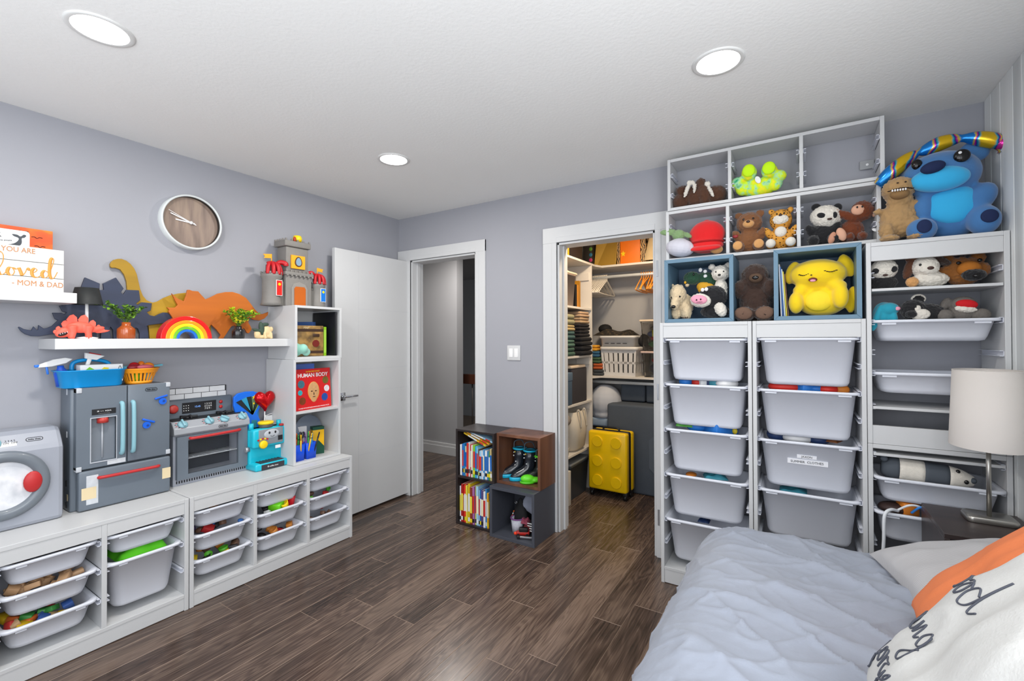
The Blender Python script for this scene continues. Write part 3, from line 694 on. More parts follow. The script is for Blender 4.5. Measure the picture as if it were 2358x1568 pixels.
# blue paddle-shaped toy with rays and stars
PB = mat('paddle_blue', '1668d8', .35)
t = thing('toy_paddle', 'blue paddle-shaped toy with striped rays and yellow stars beside the oven', 'toy', (-2.945, 1.49, .56), rot=(-.12, 0, 0))
out = smooth([(-.09, .39), (-.095, .45), (-.04, .475), (.02, .482), (.06, .47), (.085, .43), (.075, .38), (.06, .34), (.085, .30), (.085, .25), (.055, .22), (.04, .12), (.04, .0), (-.02, .0), (-.02, .14), (-.0, .22), (.0, .28), (-.02, .32), (-.07, .35)], 4, True) if False else [Vector((0, a, b)) for a, b in ((-.09, .39), (-.095, .44), (-.075, .465), (-.03, .478), (.02, .482), (.06, .47), (.085, .43), (.075, .38), (.06, .34), (.085, .30), (.085, .25), (.055, .22), (.045, .12), (.045, .0), (-.02, .0), (-.02, .14), (.0, .22), (.005, .28), (-.02, .32), (-.075, .35))]
MB().prism([(p[1], p[2]) for p in out], -.008, .008, 'x').build('paddle', PB, t, .003)
fan = [(-.08, '20262b'), (-.05, '2f8fb0'), (-.02, '1c2a26'), (.01, '5c7a58'), (.04, '243236'), (.062, '7aa03c')]
for k, (y, c) in enumerate(fan):
    y2 = fan[k+1][0] if k < 5 else .072
    MB().prism([(y, .40+.055*(1-abs(y)/.1)), (y2, .40+.055*(1-abs(y2)/.1)), (.034, .335), (.026, .335)], .0082, .0095, 'x').build('ray', mat('ray_'+c, c, .4), t)
for y, z, s in ((.028, .445, .014), (.058, .42, .016), (.03, .405, .008)):
    MB().prism([(y+s*(1 if k % 2 == 0 else .42)*math.sin(k*PI/5), z+s*(1 if k % 2 == 0 else .42)*math.cos(k*PI/5)) for k in range(10)], .0095, .011, 'x').build('star', TYEL, t)
bx('lower_panel', mat('panel_teal', '2f7d8c', .4), t, .0082, .0092, .03, .065, .235, .30)
t = thing('toy_spoon', 'slim blue toy spatula standing behind the coffee machine', 'toy utensil', (-2.95, 1.585, .56), rot=(-.03, 0, 0))
rb('handle', mat('utensil_blue', '1c7fc0', .4), t, -.006, .006, -.012, .012, .29, .43, r=.005); MB().cyl((0, 0, 0), (0, .0, .29), .006, n=8).build('shaft', GREY3, t)
t = thing('toy_chair', 'white bent-wire utensil holder beside the heart balloon', 'toy utensil', (-2.955, 1.69, .56))
MB().tube(smooth([(0, -.04, 0), (0, -.045, .27), (0, -.02, .31), (0, .02, .31), (0, .035, .27), (0, .03, 0)], 5), .003, 6).build('wire', PAPER, t); rb('plate', PAPER, t, -.003, .003, -.036, .026, .22, .305, r=.003)
# ------------------------------------------------------------------ on top of the toy fridge
CB = mat('caddy_blue', '159ae0', .35)
t = thing('blue_caddy', 'bright blue plastic cleaning caddy on top of the toy fridge', 'caddy', (-2.925, .775, 1.138))
def rr3(w, d, r, z): return [(x, y, z) for x, y in rrect(w, d, r, 5)]
MB().loft([rr3(.12, .21, .03, 0), rr3(.13, .225, .035, .004), rr3(.15, .248, .04, .078), rr3(.162, .258, .042, .08), rr3(.162, .258, .042, .084), rr3(.144, .242, .036, .084), rr3(.122, .22, .032, .01)]).build('tub', CB, t)
MB().tube(smooth([(-.03, -.06, .08), (-.03, -.055, .115), (-.03, -.02, .128), (-.03, .03, .128), (-.03, .075, .112), (-.03, .085, .08)], 5), .009, 10).build('handle', CB, t)
t = thing('spray_bottle', 'blue toy spray bottle with white trigger head leaning in the caddy', 'bottle', (-2.925, .68, 1.15), rot=(.12, 0, 0))
MB().lathe([(.026, 0), (.027, .06), (.012, .085), (.012, .095)], 18).build('bottle', mat('spray_blue', '1c55c8', .3), t)
MB().prism([(-.075, .098), (-.068, .112), (-.02, .128), (.02, .13), (.045, .12), (.02, .104), (-.03, .096)], -.011, .011, 'x').build('spray_head', PAPER, t, .003)
MB().rbox(-.008, .008, -.085, -.07, .1, .112, r=.003).rbox(-.005, .005, -.05, -.042, .062, .1, r=.003).build('trigger', mat('spray_blue2', '2a74d8', .35), t)
t = thing('toy_brush', 'white toy dustpan brush standing up in the blue caddy', 'toy', (-2.915, .735, 1.15), rot=(-.28, 0, 0))
rb('handle', PAPER, t, -.007, .007, -.008, .008, 0, .13, r=.005); MB().prism([(-.018, .125), (-.026, .152), (.05, .155), (.025, .128)], -.01, .01, 'x').build('head', PAPER, t, .003); rb('grip', TRED, t, -.008, .008, -.01, .035, .153, .158, r=.002)
t = thing('toy_box', 'white cardboard toy box with green and yellow shapes in the caddy', 'box', (-2.90, .80, 1.16))
rb('box', PAPER, t, -.03, .03, -.075, .085, 0, .085, r=.002)
MB().prism([(-.062, .055), (-.042, .075), (-.022, .06), (-.035, .052)], .03, .0312, 'x').build('green_print', mat('print_green', '7cc62a', .5), t); MB().prism([(-.002, .058), (.012, .072), (.03, .068), (.026, .054)], .03, .0312, 'x').build('yellow_print', mat('print_yellow', 'e8d42a', .5), t)
text('__/\\', .03, INK, t, frame((.0305, .058, .065), (0, 1, 0), (0, 0, 1)))
OB = mat('basket_orange', 'f59a1d', .4)
t = thing('orange_basket', 'small orange plastic basket with slots on the toy fridge', 'basket', (-2.925, .968, 1.138))
n = 26
for k in range(n):
    a = 2*PI*k/n; b = a+2*PI/n*.55
    q = [(r*math.cos(x), r*math.sin(x)*1.05, z) for r, z, x in ((.055, .012, a), (.055, .012, b), (.070, .058, b), (.070, .058, a))]
    q2 = [(x*.95, y*.95, z) for x, y, z in q]
    MB().add(q+q2, [(0, 1, 2, 3), (7, 6, 5, 4), (0, 4, 5, 1), (1, 5, 6, 2), (2, 6, 7, 3), (3, 7, 4, 0)]).build('slat', OB, t)
MB().lathe([(.052, 0), (.056, .014), (.053, .014), (.05, .003)], 26, sy=1.05).build('base', OB, t)
MB().lathe([(.069, .056), (.078, .078), (.084, .08), (.08, .074), (.073, .056)], 26, cap=False, sy=1.05).build('rim', OB, t)
for nm, c, p, r in (('orange toy fruit on top of the orange basket', 'e8861f', (.02, .035, .088), (.024, .024, .02)), ('red toy apple heaped in the orange basket', 'c01d22', (-.015, -.015, .09), (.022, .024, .02)), ('dark red toy pepper in the orange basket', '8e1c2a', (.03, -.03, .085), (.018, .03, .015)), ('pale blue toy cup rim in the orange basket', '6ab5c8', (.01, -.055, .082), (.018, .024, .012)), ('pink toy sausage lying across the orange basket', 'c9606e', (.045, .012, .086), (.014, .036, .012)), ('orange toy carrot end in the orange basket', 'ea7c22', (-.03, .02, .092), (.018, .018, .022))):
    lump('toy_food', nm, 'toy food', (-2.925+p[0], .968+p[1], 1.138+p[2]), mat('food_'+c, c, .4), r, 0, 'toy food in the basket')
for nm, c, p in (('green toy food showing through the basket slots', '69b521', (.035, -.02, .04)), ('blue toy food showing through the basket slots', '4aa3c4', (.035, .03, .036))):
    lump('toy_food', nm, 'toy food', (-2.925+p[0], .968+p[1], 1.138+p[2]), mat('food_'+c, c, .4), (.016, .016, .03), 0, 'toy food in the basket')
lump('toy_spatula', 'pale blue toy spatula sticking out of the orange basket', 'toy utensil', (-2.925, 1.03, 1.225), mat('food_6ab5c8', '6ab5c8', .4), (.012, .04, .004), (.12, 0, 0), None, 'block')
# ------------------------------------------------------------------ floating shelves
o = tag(bx('wall_shelf', WHITE, None, XL, -2.775, .617, 1.76, 1.322, 1.37, bevel=.002), 'long white floating shelf carrying the wooden dinosaurs', 'shelf')
o = tag(bx('wall_shelf', WHITE, None, XL, -2.80, .2, .695, 1.532, 1.579, bevel=.002), 'short white floating shelf under the framed signs, far left', 'shelf')
def wood_paint(n, a, b, c): return ramp_mat(n, ((.3, a), (.55, b), (.8, c)), scale=3, stretch=(1, .25, 2.2), rough=.5, rnd=False)
blue=[(0.543,1.423),(0.546,1.426),(0.561,1.415),(0.585,1.409),(0.592,1.428),(0.602,1.412),(0.607,1.413),(0.608,1.435),(0.625,1.418),(0.637,1.421),(0.653,1.431),(0.674,1.459),(0.663,1.465),(0.654,1.494),(0.685,1.495),(0.696,1.488),(0.704,1.497),(0.689,1.502),(0.678,1.528),(0.730,1.545),(0.745,1.587),(0.758,1.635),(0.769,1.675),(0.826,1.650),(0.825,1.617),(0.842,1.619),(0.838,1.651),(0.890,1.688),(0.922,1.634),(0.910,1.612),(0.921,1.602),(0.933,1.628),(0.987,1.630),(0.993,1.578),(0.975,1.559),(0.982,1.551),(1.000,1.567),(1.045,1.565),(1.040,1.525),(1.022,1.514),(1.035,1.499),(1.058,1.494),(1.079,1.508),(1.098,1.517),(1.116,1.516),(1.133,1.504),(1.144,1.482),(1.133,1.465),(1.106,1.458),(1.061,1.450),(1.032,1.445),(1.022,1.439),(1.029,1.406),(1.032,1.371),(0.990,1.371),(0.990,1.402),(0.983,1.424),(0.973,1.429),(0.966,1.421),(0.968,1.371),(0.881,1.371),(0.879,1.416),(0.869,1.432),(0.864,1.416),(0.873,1.371),(0.831,1.371),(0.831,1.409),(0.823,1.426),(0.816,1.409),(0.814,1.371),(0.796,1.371),(0.708,1.371),(0.704,1.393),(0.666,1.395),(0.639,1.389),(0.609,1.382),(0.585,1.383),(0.565,1.392),(0.552,1.405)]
yel=[(0.872,1.757),(0.877,1.769),(0.887,1.781),(0.902,1.788),(0.919,1.791),(0.940,1.784),(0.958,1.769),(0.973,1.748),(0.985,1.717),(0.993,1.675),(1.000,1.639),(1.012,1.604),(1.028,1.582),(1.045,1.573),(1.058,1.570),(1.079,1.578),(1.106,1.599),(1.141,1.618),(1.181,1.631),(1.221,1.639),(1.262,1.638),(1.305,1.618),(1.323,1.581),(1.349,1.497),(1.352,1.371),(1.321,1.371),(1.293,1.444),(1.120,1.440),(1.090,1.371),(1.043,1.371),(1.038,1.438),(1.015,1.459),(0.984,1.483),(0.946,1.573),(0.943,1.634),(0.940,1.676),(0.930,1.710),(0.914,1.734),(0.894,1.740),(0.879,1.738),(0.873,1.744)]
ora=[(1.107,1.546),(1.123,1.544),(1.148,1.547),(1.160,1.561),(1.148,1.584),(1.137,1.609),(1.130,1.625),(1.139,1.616),(1.159,1.598),(1.190,1.584),(1.200,1.614),(1.208,1.652),(1.219,1.653),(1.233,1.648),(1.263,1.648),(1.278,1.630),(1.302,1.604),(1.324,1.615),(1.368,1.643),(1.413,1.657),(1.453,1.661),(1.493,1.652),(1.535,1.630),(1.564,1.595),(1.593,1.557),(1.622,1.532),(1.645,1.533),(1.679,1.548),(1.675,1.527),(1.652,1.503),(1.619,1.489),(1.582,1.492),(1.553,1.507),(1.550,1.474),(1.564,1.449),(1.571,1.431),(1.553,1.405),(1.541,1.407),(1.532,1.426),(1.518,1.441),(1.515,1.415),(1.513,1.371),(1.480,1.371),(1.484,1.419),(1.467,1.454),(1.446,1.446),(1.400,1.371),(1.375,1.371),(1.387,1.393),(1.362,1.427),(1.333,1.456),(1.315,1.426),(1.300,1.371),(1.263,1.371),(1.245,1.415),(1.188,1.424),(1.148,1.462),(1.132,1.494),(1.115,1.522),(1.119,1.531)]
for nm, lb, pl, x, cc in (('wooden_stegosaurus', 'navy blue wooden stegosaurus cutout on the long shelf', blue, -2.99, ('252c3f', '2f3850', '3d4863')), ('wooden_brontosaurus', 'mustard yellow long-necked wooden dinosaur cutout behind the others', yel, -3.012, ('8a6a10', 'a8820f', 'bf9a1c')), ('wooden_triceratops', 'orange wooden triceratops cutout on the long shelf', ora, -2.972, ('a3540f', 'bc6414', 'cf7722'))):
    o = tag(MB().prism(pl, x-.007, x+.007, 'x').build(nm, wood_paint(nm+'_paint', *cc), None, .002), lb, 'wooden dinosaur', 'painted wooden dinosaurs')
# coral triceratops/stegosaurus toy
CO = mat('coral_plastic', 'f0624f', .5, bump=.15, bs=60)
t = thing('toy_stegosaurus', 'coral pink plastic stegosaurus toy on the long shelf', 'toy dinosaur', (-2.885, .72, 1.37))
MB().ell((0, .005, .055), (.022, .05, .028)).ell((0, -.05, .03), (.018, .032, .024), (.4, 0, 0)).ell((0, .055, .045), (.014, .045, .014), (.25, 0, 0)).ell((0, .09, .036), (.006, .03, .007), (.2, 0, 0)).tube([(.014, -.025, .06), (.016, -.022, .03), (.016, -.028, 0)], [.02, .014, .012], 10).tube([(-.014, -.025, .06), (-.016, -.018, .03), (-.016, -.02, 0)], [.02, .014, .012], 10).tube([(.014, .035, .06), (.016, .032, .03), (.016, .035, 0)], [.02, .013, .012], 10).tube([(-.014, .035, .06), (-.016, .042, .03), (-.016, .045, 0)], [.02, .013, .012], 10).build('body', CO, t, remesh=.0035)
for y, z, s in ((-.045, .064, .018), (-.02, .08, .028), (.02, .08, .028), (.052, .066, .02), (.074, .054, .012), (-.068, .044, .012), (-.078, .03, .01)):
    MB().prism([(y-s*.5, z-s*.5), (y-s*.75, z+s*.35), (y-s*.35, z+s*1.05), (y+s*.1, z+s*1.25), (y+s*.55, z+s*.75), (y+s*.6, z+s*.1), (y+s*.45, z-s*.5)], -.004, .004, 'x').build('back_plate', CO, t, .0008)
MB().ell((.014, -.055, .022), (.008, .018, .008), (.4, 0, 0)).build('mouth', mat('toy_mouth', '2a1a1a', .6), t)
for k in range(4): MB().lathe([(.002, 0), (0, .006)], 6, c=(.021, -.066+k*.008, .02+.003*k)).build('tooth', PAPER, t)
# small black table lamp on the shelf
t = thing('table_lamp', 'small table lamp with black shade and white stem on the long shelf', 'lamp', (-2.90, .755, 1.37))
MB().lathe([(.04, 0), (.042, .006), (.006, .012)], 24).build('base', PAPER, t); MB().cyl((0, 0, .01), (0, 0, .20), .0065, n=12).build('stem', PAPER, t)
MB().lathe([(.060, .165), (.044, .245), (.042, .245), (.058, .165)], 36, cap=False).build('shade', mat('black_shade', '1d2021', .6), t)
# pots with sprigs
def sprig(t, seed, n, hh, spread, cols, r=.011, lean=0):
    rd = random.Random(seed)
    ms = [mat('leaf_'+c, c, .5) for c in cols]; lm = []
    for i in range(len(ms)):
        mb = MB(); mb.add([(0, 0, 0), (r*.45, r*.4, r*.1), (0, r*1.1, r*.2), (-r*.45, r*.4, r*.1), (0, r*.5, -r*.08)], [(0, 1, 4), (1, 2, 4), (2, 3, 4), (3, 0, 4)], True); me = mb.mesh('leaf'); me.materials.append(ms[i]); lm.append(me)
    for k in range(n):
        a = rd.uniform(0, 2*PI); b = rd.uniform(.1, spread); h = hh*rd.uniform(.7, 1)
        e = Vector((.4*math.cos(a)*b, math.sin(a)*b+lean, h)); pts = smooth([(0, 0, .0), e*.5+Vector((0, 0, .01)), e], 5)
        MB().tube(pts, .0014, 5).build('stem', mat('stem_green', '4a6a22', .6), t)
        for j in range(9):
            p = pts[min(len(pts)-1, 3+j)]
            for q in range(2):
                o = obj('leaf', rd.choice(lm), t); o.location = p; o.rotation_euler = (rd.uniform(-.6, .9), rd.uniform(-.8, .8), rd.uniform(0, 6.3)); o.scale = (rd.uniform(1.0, 1.9),)*3
def jar(name, label, y, m, R, H, neck, cols, seed, n, hh, spread, r, lean=0):
    t = thing(name, label, 'potted plant', (-2.895, y, 1.37))
    rings = []; nn = 72
    for rr, z, fl in ((.92, 0, 1), (1, .006, 1), (1, H*.55, 1), (.98, H*.6, .3), (neck+.08, H*.78, 0), (neck, H*.82, 0), (neck, H, 0), (neck*.86, H, 0), (neck*.8, H*.7, 0)):
        rings.append([(R*rr*(1-.028*fl*(k % 3 == 0))*math.cos(2*PI*k/nn), R*rr*(1-.028*fl*(k % 3 == 0))*math.sin(2*PI*k/nn), z) for k in range(nn)])
    MB().loft(rings).build('jar', m, t)
    e = thing('x', 'x', 'x'); bpy.data.objects.remove(e)
    g = bpy.data.objects.new('sprig', None); COL.objects.link(g); g.parent = t; g.location = (0, 0, H*.9)
    sprig(g, seed, n, hh, spread, cols, r, lean)
jar('potted_sprig', 'ribbed orange-brown jar with a dark green sprig on the long shelf', .905, mat('terracotta_glaze', 'a44d1c', .25, coat=.5), .037, .084, .5, ('3f6b22', '5f8f2e', '8cbb3e', '2f4a1e'), 5, 14, .105, .042, .011, -.018)
jar('potted_sprig', 'small black jar with a yellow-green sprig beside the rainbow', 1.452, mat('black_glaze', '17181b', .22, coat=.5), .034, .078, .55, ('9bbf1e', 'c6d21f', '5f9a22', '3f7a1f', 'd8c23a'), 9, 22, .115, .06, .012, .02)
# rainbow of stacked arches
t = thing('rainbow_stacker', 'glossy wooden rainbow of five nested arches on the long shelf', 'toy', (-2.865, 1.155, 1.37))
for nm, c, r0, r1 in (('red', 'd21a18', .124, .102), ('orange', 'f7941d', .1015, .084), ('yellow', 'f8d21a', .0835, .067), ('green', '6db52c', .0665, .052), ('blue', '1d68c4', .0515, .038)):
    out = [(r0*math.cos(PI*k/28), r0*math.sin(PI*k/28)) for k in range(29)]+[(r1*math.cos(PI-PI*k/28), r1*math.sin(PI-PI*k/28)) for k in range(29)]
    MB().prism(out, -.03, .03, 'x').build('arch', mat('arch_'+nm, c, .25, coat=.4), t, .002, label=nm+' wooden arch')
# small carved animal group
t = thing('dinosaur_figurine', 'small cream and green dinosaur skeleton figurine beside the tall cube', 'figurine', (-2.90, 1.60, 1.37))
CRM = mat('bone_cream', 'd9bf92', .6, bump=.3, bs=200)
MB().ell((0, .028, .05), (.02, .034, .034)).ell((0, .04, .018), (.016, .03, .018)).ell((0, -.03, .03), (.016, .02, .03)).ell((0, 0, .012), (.014, .05, .012)).ell((0, .058, .062), (.012, .014, .018)).tube([(.012, .01, .04), (.02, .012, 0)], [.01, .009], 8).tube([(.012, .05, .04), (.02, .05, 0)], [.01, .009], 8).build('body', CRM, t, remesh=.0035)
MB().ell((.004, -.004, .065), (.014, .018, .045), (.2, 0, 0)).ell((.004, .02, .092), (.013, .022, .012)).ell((.006, -.035, .052), (.01, .035, .01), (-.3, 0, 0)).build('foliage', mat('figurine_green', '35493c', .6), t, remesh=.003)
# ------------------------------------------------------------------ signs on the short shelf
t = thing('canvas_print', 'orange sunset canvas leaning behind the white signs', 'picture', (-3.0, .45, 1.58))
SUN = ramp_mat('sunset_paint', ((.25, 'c43a10'), (.5, 'e2561a'), (.68, 'f0861f'), (.85, 'f7b52c')), scale=7, stretch=(1, 1, 2.2), rough=.6, rnd=False)
bx('canvas', SUN, t, -.01, .02, -.15, .203, 0, .298)
for y, z in ((.09, .235), (.15, .255), (.16, .215), (.105, .275)): MB().tube(smooth([(.0215, y-.018, z+.004), (.0215, y-.008, z+.006), (.0215, y, z), (.0215, y+.008, z+.006), (.0215, y+.018, z+.004)], 4), .0012, 5).build('bird', INK, t)
t = thing('whale_plaque', 'white wooden plaque with a dark grey whale print', 'picture', (-2.945, .45, 1.58))
MB().prism([(-.15, 0), (.119, 0), (.119, .262), (.116, .27), (.108, .274), (-.15, .274)], -.006, .006, 'x').build('board', PAPER, t, .001)
WH = mat('whale_grey', '3f444b', .6)
MB().prism([(p[0], p[1]) for p in smooth([(-.1, .205, 0), (.0, .203, 0), (.05, .206, 0), (.075, .218, 0), (.085, .238, 0), (.07, .246, 0), (.064, .254, 0), (.08, .254, 0), (.09, .248, 0), (.1, .258, 0), (.108, .254, 0), (.102, .244, 0), (.094, .24, 0), (.094, .22, 0), (.085, .205, 0), (.05, .19, 0), (-.1, .188, 0)], 3, True)], .006, .0072, 'x').build('whale', WH, t)
MB().prism([(-.02, .238), (.0, .246), (.012, .242), (.03, .256), (.026, .244), (.034, .236), (.014, .238), (.0, .228), (-.02, .226)], .006, .0072, 'x').build('fish', INK, t)
text('adventure awaits', .01, WH, t, frame((.007, .03, .222), (0, 1, .12), (0, -.12, 1)))
t = thing('loved_sign', 'white slatted wooden sign reading YOU ARE loved - MOM & DAD', 'sign', (-2.885, .45, 1.58))
for k in range(3): bx('slat', mat('sign_white', 'c9c9c5', .6, var=.04), t, -.008, .008, -.1, .218, k*.0665, k*.0665+.0645, bevel=.001)
bx('backing', INK, t, -.012, -.008, -.099, .217, 0, .197)
FR = lambda y, z: frame((.0088, y, z), (0, 1, 0), (0, 0, 1))
COP = mat('copper_print', 'b5794a', .5); GOL = mat('gold_print', 'd08f3e', .45)
text('YOU ARE', .031, COP, t, FR(.073, .178), sx=.8); text('- MOM & DAD', .034, COP, t, FR(.135, .035), sx=.76)
strokes = [[(-.0, .07), (.012, .085), (.026, .12), (.028, .15), (.02, .165), (.012, .155), (.01, .12), (.014, .08), (.022, .067), (.032, .073), (.04, .088)],
           [(.058, .1), (.046, .1), (.04, .083), (.046, .069), (.056, .07), (.061, .085), (.055, .1), (.066, .096), (.074, .1)],
           [(.074, .103), (.08, .085), (.085, .07), (.094, .085), (.1, .104), (.107, .096), (.114, .098)],
           [(.11, .082), (.124, .09), (.13, .1), (.122, .106), (.114, .092), (.117, .072), (.13, .066), (.143, .078)],
           [(.164, .094), (.154, .1), (.146, .086), (.15, .069), (.16, .07), (.168, .085), (.178, .12), (.184, .15), (.178, .16), (.172, .14), (.17, .09), (.176, .067), (.186, .072), (.196, .098)]]
for s_ in strokes:
    pts = smooth([(.0092, a, b-.002) for a, b in s_], 6); n = len(pts)
    mb = MB()
    rr = []
    for i in range(n):
        dz = (pts[min(i+1, n-1)]-pts[max(i-1, 0)]); rr.append(.0018+.0048*max(0, -dz.z/max(1e-6, dz.length)))
    for i in range(n): pts[i].x = .0085
    mb.tube(pts, rr, 6)
    o = mb.build('script_stroke', GOL, t)
    for v in o.data.vertices: v.co.x = .0085+(v.co.x-.0085)*.25
# ------------------------------------------------------------------ wall clock
t = thing('wall_clock', 'round wall clock with wood-grain face and white rim', 'clock', (XL, 1.243, 2.051))
Tc = frame((0, 0, 0), (0, 1, 0), (0, 0, 1))
MB().lathe([(.158, 0), (.158, .045), (.152, .049), (.147, .045), (.147, .014)], 64, T=Tc, cap=False).build('rim', mat('clock_rim', 'd3d8d8', .35), t)
CF = ramp_mat('clock_wood', ((.25, '6a5a52'), (.5, '8b786c'), (.78, 'a8937f')), scale=13, stretch=(1, 2.2, .3), detail=8, rough=.5, rnd=False)
MB().lathe([(0, .014), (.148, .014)], 64, T=Tc, cap=False).build('face', CF, t)
MB().lathe([(.1465, .0145), (.1465, .04)], 64, T=Tc, cap=False).build('inner_lip', mat('clock_inner', '2a2725', .5), t)
def hand(name, ang, L, w, z, tail): bx(name, PAPER, t, -tail, L, -w/2, w/2, z, z+.0015, bevel=0, T=Tc @ Matrix.Rotation(ang, 4, 'Z'))
hand('hour_hand', PI-.07, .078, .007, .018, .02); hand('minute_hand', PI-.33, .11, .006, .021, .026); hand('second_hand', PI-.42, .125, .0025, .024, .028)
MB().lathe([(.009, .016), (.009, .026)], 16, T=Tc).build('hub', PAPER, t)
# ------------------------------------------------------------------ toy castle on the tall cube shelves
STONE = mat('castle_grey', '7d7a76', .6, var=.08, vs=30, bump=.25, bs=90); STONE2 = mat('castle_grey_dark', '676561', .6, var=.06); CRED = mat('castle_red', 'b81822', .45); CYE = mat('castle_yellow', 'f3a51f', .45)
t = thing('toy_castle', 'grey plastic toy castle with red tower roofs and orange gate', 'toy castle', (-2.86, 1.815, 1.586))
def crenel(mb, pts, z, s=.011, h=.014):
    for x, y in pts: mb.rbox(x-s/2, x+s/2, y-s/2, y+s/2, z, z+h, r=.002, seg=1)
mb = MB().rbox(-.13, .02, -.092, .095, 0, .225, r=.006).rbox(-.11, -.005, -.075, .085, .22, .40, r=.006).rbox(-.125, .008, -.09, .098, .40, .44, r=.006).rbox(-.13, .03, -.1, .105, .205, .228, r=.005)
crenel(mb, [(.02, -.085+k*.03) for k in range(7)], .226); crenel(mb, [(.0, -.08+k*.042) for k in range(5)], .438); crenel(mb, [(-.03-k*.03, -.082) for k in range(4)], .438)
for k in range(7): mb.ell((.03, -.085+k*.03, .203), (.006, .008, .008), seg=8, rings=6)
mb.build('keep', STONE, t)
mb = MB().lathe([(.066, 0), (.06, .02), (.056, .06), (.056, .17), (.064, .185), (.064, .205), (.056, .205), (.056, .18)], 14, c=(-.035, -.157, 0)); crenel(mb, [(-.035+.06*math.cos(a*PI/5), -.157+.06*math.sin(a*PI/5)) for a in range(10)], .203)
mb.build('round_tower', STONE, t)
mb = MB().lathe([(.054, 0), (.05, .02), (.046, .06), (.046, .14), (.053, .152), (.053, .17), (.046, .17), (.046, .15)], 14, c=(-.02, .165, 0)); crenel(mb, [(-.02+.05*math.cos(a*PI/5), .165+.05*math.sin(a*PI/5)) for a in range(10)], .168)
mb.build('round_tower', STONE, t)
for y0, y1, h in ((-.13, -.09, .16), (.09, .135, .12)):
    mb = MB().box(-.1, -.0, y0, y1, 0, h); crenel(mb, [(.0-.006, y0+.008+k*.016) for k in range(int((y1-y0)/.016)+1)], h); mb.build('curtain_wall', STONE2, t)
MB().prism([(-.055, 0), (.06, 0), (.06, .12), (.045, .15), (.003, .165), (-.04, .15), (-.055, .12)], .019, .026, 'x').build('gate_arch', mat('castle_arch', '8c8883', .6), t, .002)
MB().prism([(-.038, .002), (.043, .002), (.043, .118), (.034, .132), (-.028, .132), (-.038, .118)], .0262, .031, 'x').build('gate', mat('castle_orange', 'b5590f', .5), t, .001)
bx('shield_panel', CYE, t, -.004, .006, -.045, .055, .255, .345)
MB().prism([(.005+.026*math.sin(a)*(1-.2*math.cos(a)), .303+.034*math.cos(a)) for a in [2*PI*k/20 for k in range(20)]], .006, .009, 'x').build('shield_rim', mat('shield_brown', '5a3a22', .4), t)
MB().prism([(.005+.019*math.sin(a)*(1-.2*math.cos(a)), .303+.027*math.cos(a)) for a in [2*PI*k/20 for k in range(20)]], .009, .0105, 'x').build('shield', mat('shield_silver', '9fc0d8', .2, .5), t)
for (x, y, z, s) in ((-.035, -.157, .2, 1), (-.02, .165, .167, .88)):
    for k in range(5):
        a = -.9+k*.62+2*PI*.0; T = Matrix.Translation((x, y, z)) @ Matrix.Rotation(a, 4, 'Z') @ Matrix.Diagonal((s, s, s, 1))
        MB().tube(smooth([(.056, 0, 0), (.052, 0, .04), (.036, 0, .068), (0, 0, .078)], 4), [.013]*13, 6, T=T).build('roof_rib', CRED, t)
    MB().lathe([(.036*s, .0), (.034*s, .062*s)], 12, c=(x, y, z)).build('inner_turret', STONE2, t)
    MB().ell((x, y, z+.078*s), (.03*s, .03*s, .012*s)).build('roof_cap', CRED, t)
    MB().cyl((x, y, z+.07*s), (x, y, z+.135*s), .003, n=8).build('flagpole', CYE, t)
    sg = -1 if y < 0 else 1
    MB().prism([(y, z+.135*s), (y+sg*.055*s, z+.128*s), (y+sg*.042*s, z+.115*s), (y+sg*.05*s, z+.103*s), (y, z+.108*s)], x-.002, x+.002, 'x').build('flag', CYE, t)
MB().tube(smooth([(-.035, -.13, .262), (-.02, -.11, .285), (-.0, -.085, .28), (.0, -.08, .265)], 4), .016, 8).build('roof_awning', CRED, t)
MB().tube(smooth([(-.02, .09, .232), (-.01, .11, .245), (-.01, .13, .235)], 4), .013, 8).build('roof_awning', CRED, t)
for y, z, h, c, nm in ((-.14, .065, .095, 'd8221c', 'banner'), (.18, .045, .09, '1470c8', 'banner')):
    bx('banner', PAPER, t, .022, .027, y-.021, y+.021, z-.003, z+h+.003); bx('banner', mat('banner_'+c, c, .35), t, .0265, .0282, y-.018, y+.018, z, z+h); MB().cyl((.028, y, z+h*.75), (.0292, y, z+h*.75), .009, n=14).build('banner_emblem', TYEL, t)
MB().lathe([(.026, 0), (.03, .02), (.024, .04), (.0, .046)], 16, c=(-.03, .02, .445)).build('crown_dish', TYEL, t)
MB().ell((-.01, -.012, .455), (.008, .01, .018)).build('perched_bird', mat('castle_brickred', 'a83418', .5), t)
# ------------------------------------------------------------------ white cube shelves on the low unit
t = thing('tall_cube_shelf', 'white two-compartment shelf box standing on the low unit', 'shelf unit', (-2.71, 1.697, .561))
def open_box(t, m, D, Wd, H, th=.016, shelves=(), back=True, ax='x', mb_=None):
    """open-fronted box; ax='x': front at local x=0 facing +x, width along y; ax='y': front at y=0 facing -y, width along x"""
    def B(name, d0, d1, w0, w1, z0, z1):
        a = (-d1, -d0, w0, w1, z0, z1) if ax == 'x' else (w0, w1, d0, d1, z0, z1)
        return bx(name, mb_ or m if name == 'back_panel' else m, t, *a, bevel=.0012)
    B('side_panel', 0, D, 0, th, 0, H); B('side_panel', 0, D, Wd-th, Wd, 0, H); B('top_panel', 0, D, th, Wd-th, H-th, H); B('bottom_panel', 0, D, th, Wd-th, 0, th)
    if back: B('back_panel', D-.006, D, th, Wd-th, th, H-th)
    for z in shelves: B('shelf', .004, D, th, Wd-th, z, z+th)
zsh = W(700, 952, 'x', -2.72).z-.561
open_box(t, WHITE, .315, .349, .674, shelves=(zsh,))
t = thing('cube_shelf', 'white open cube shelf under the toy castle', 'shelf unit', (-2.718, 1.711, 1.2355))
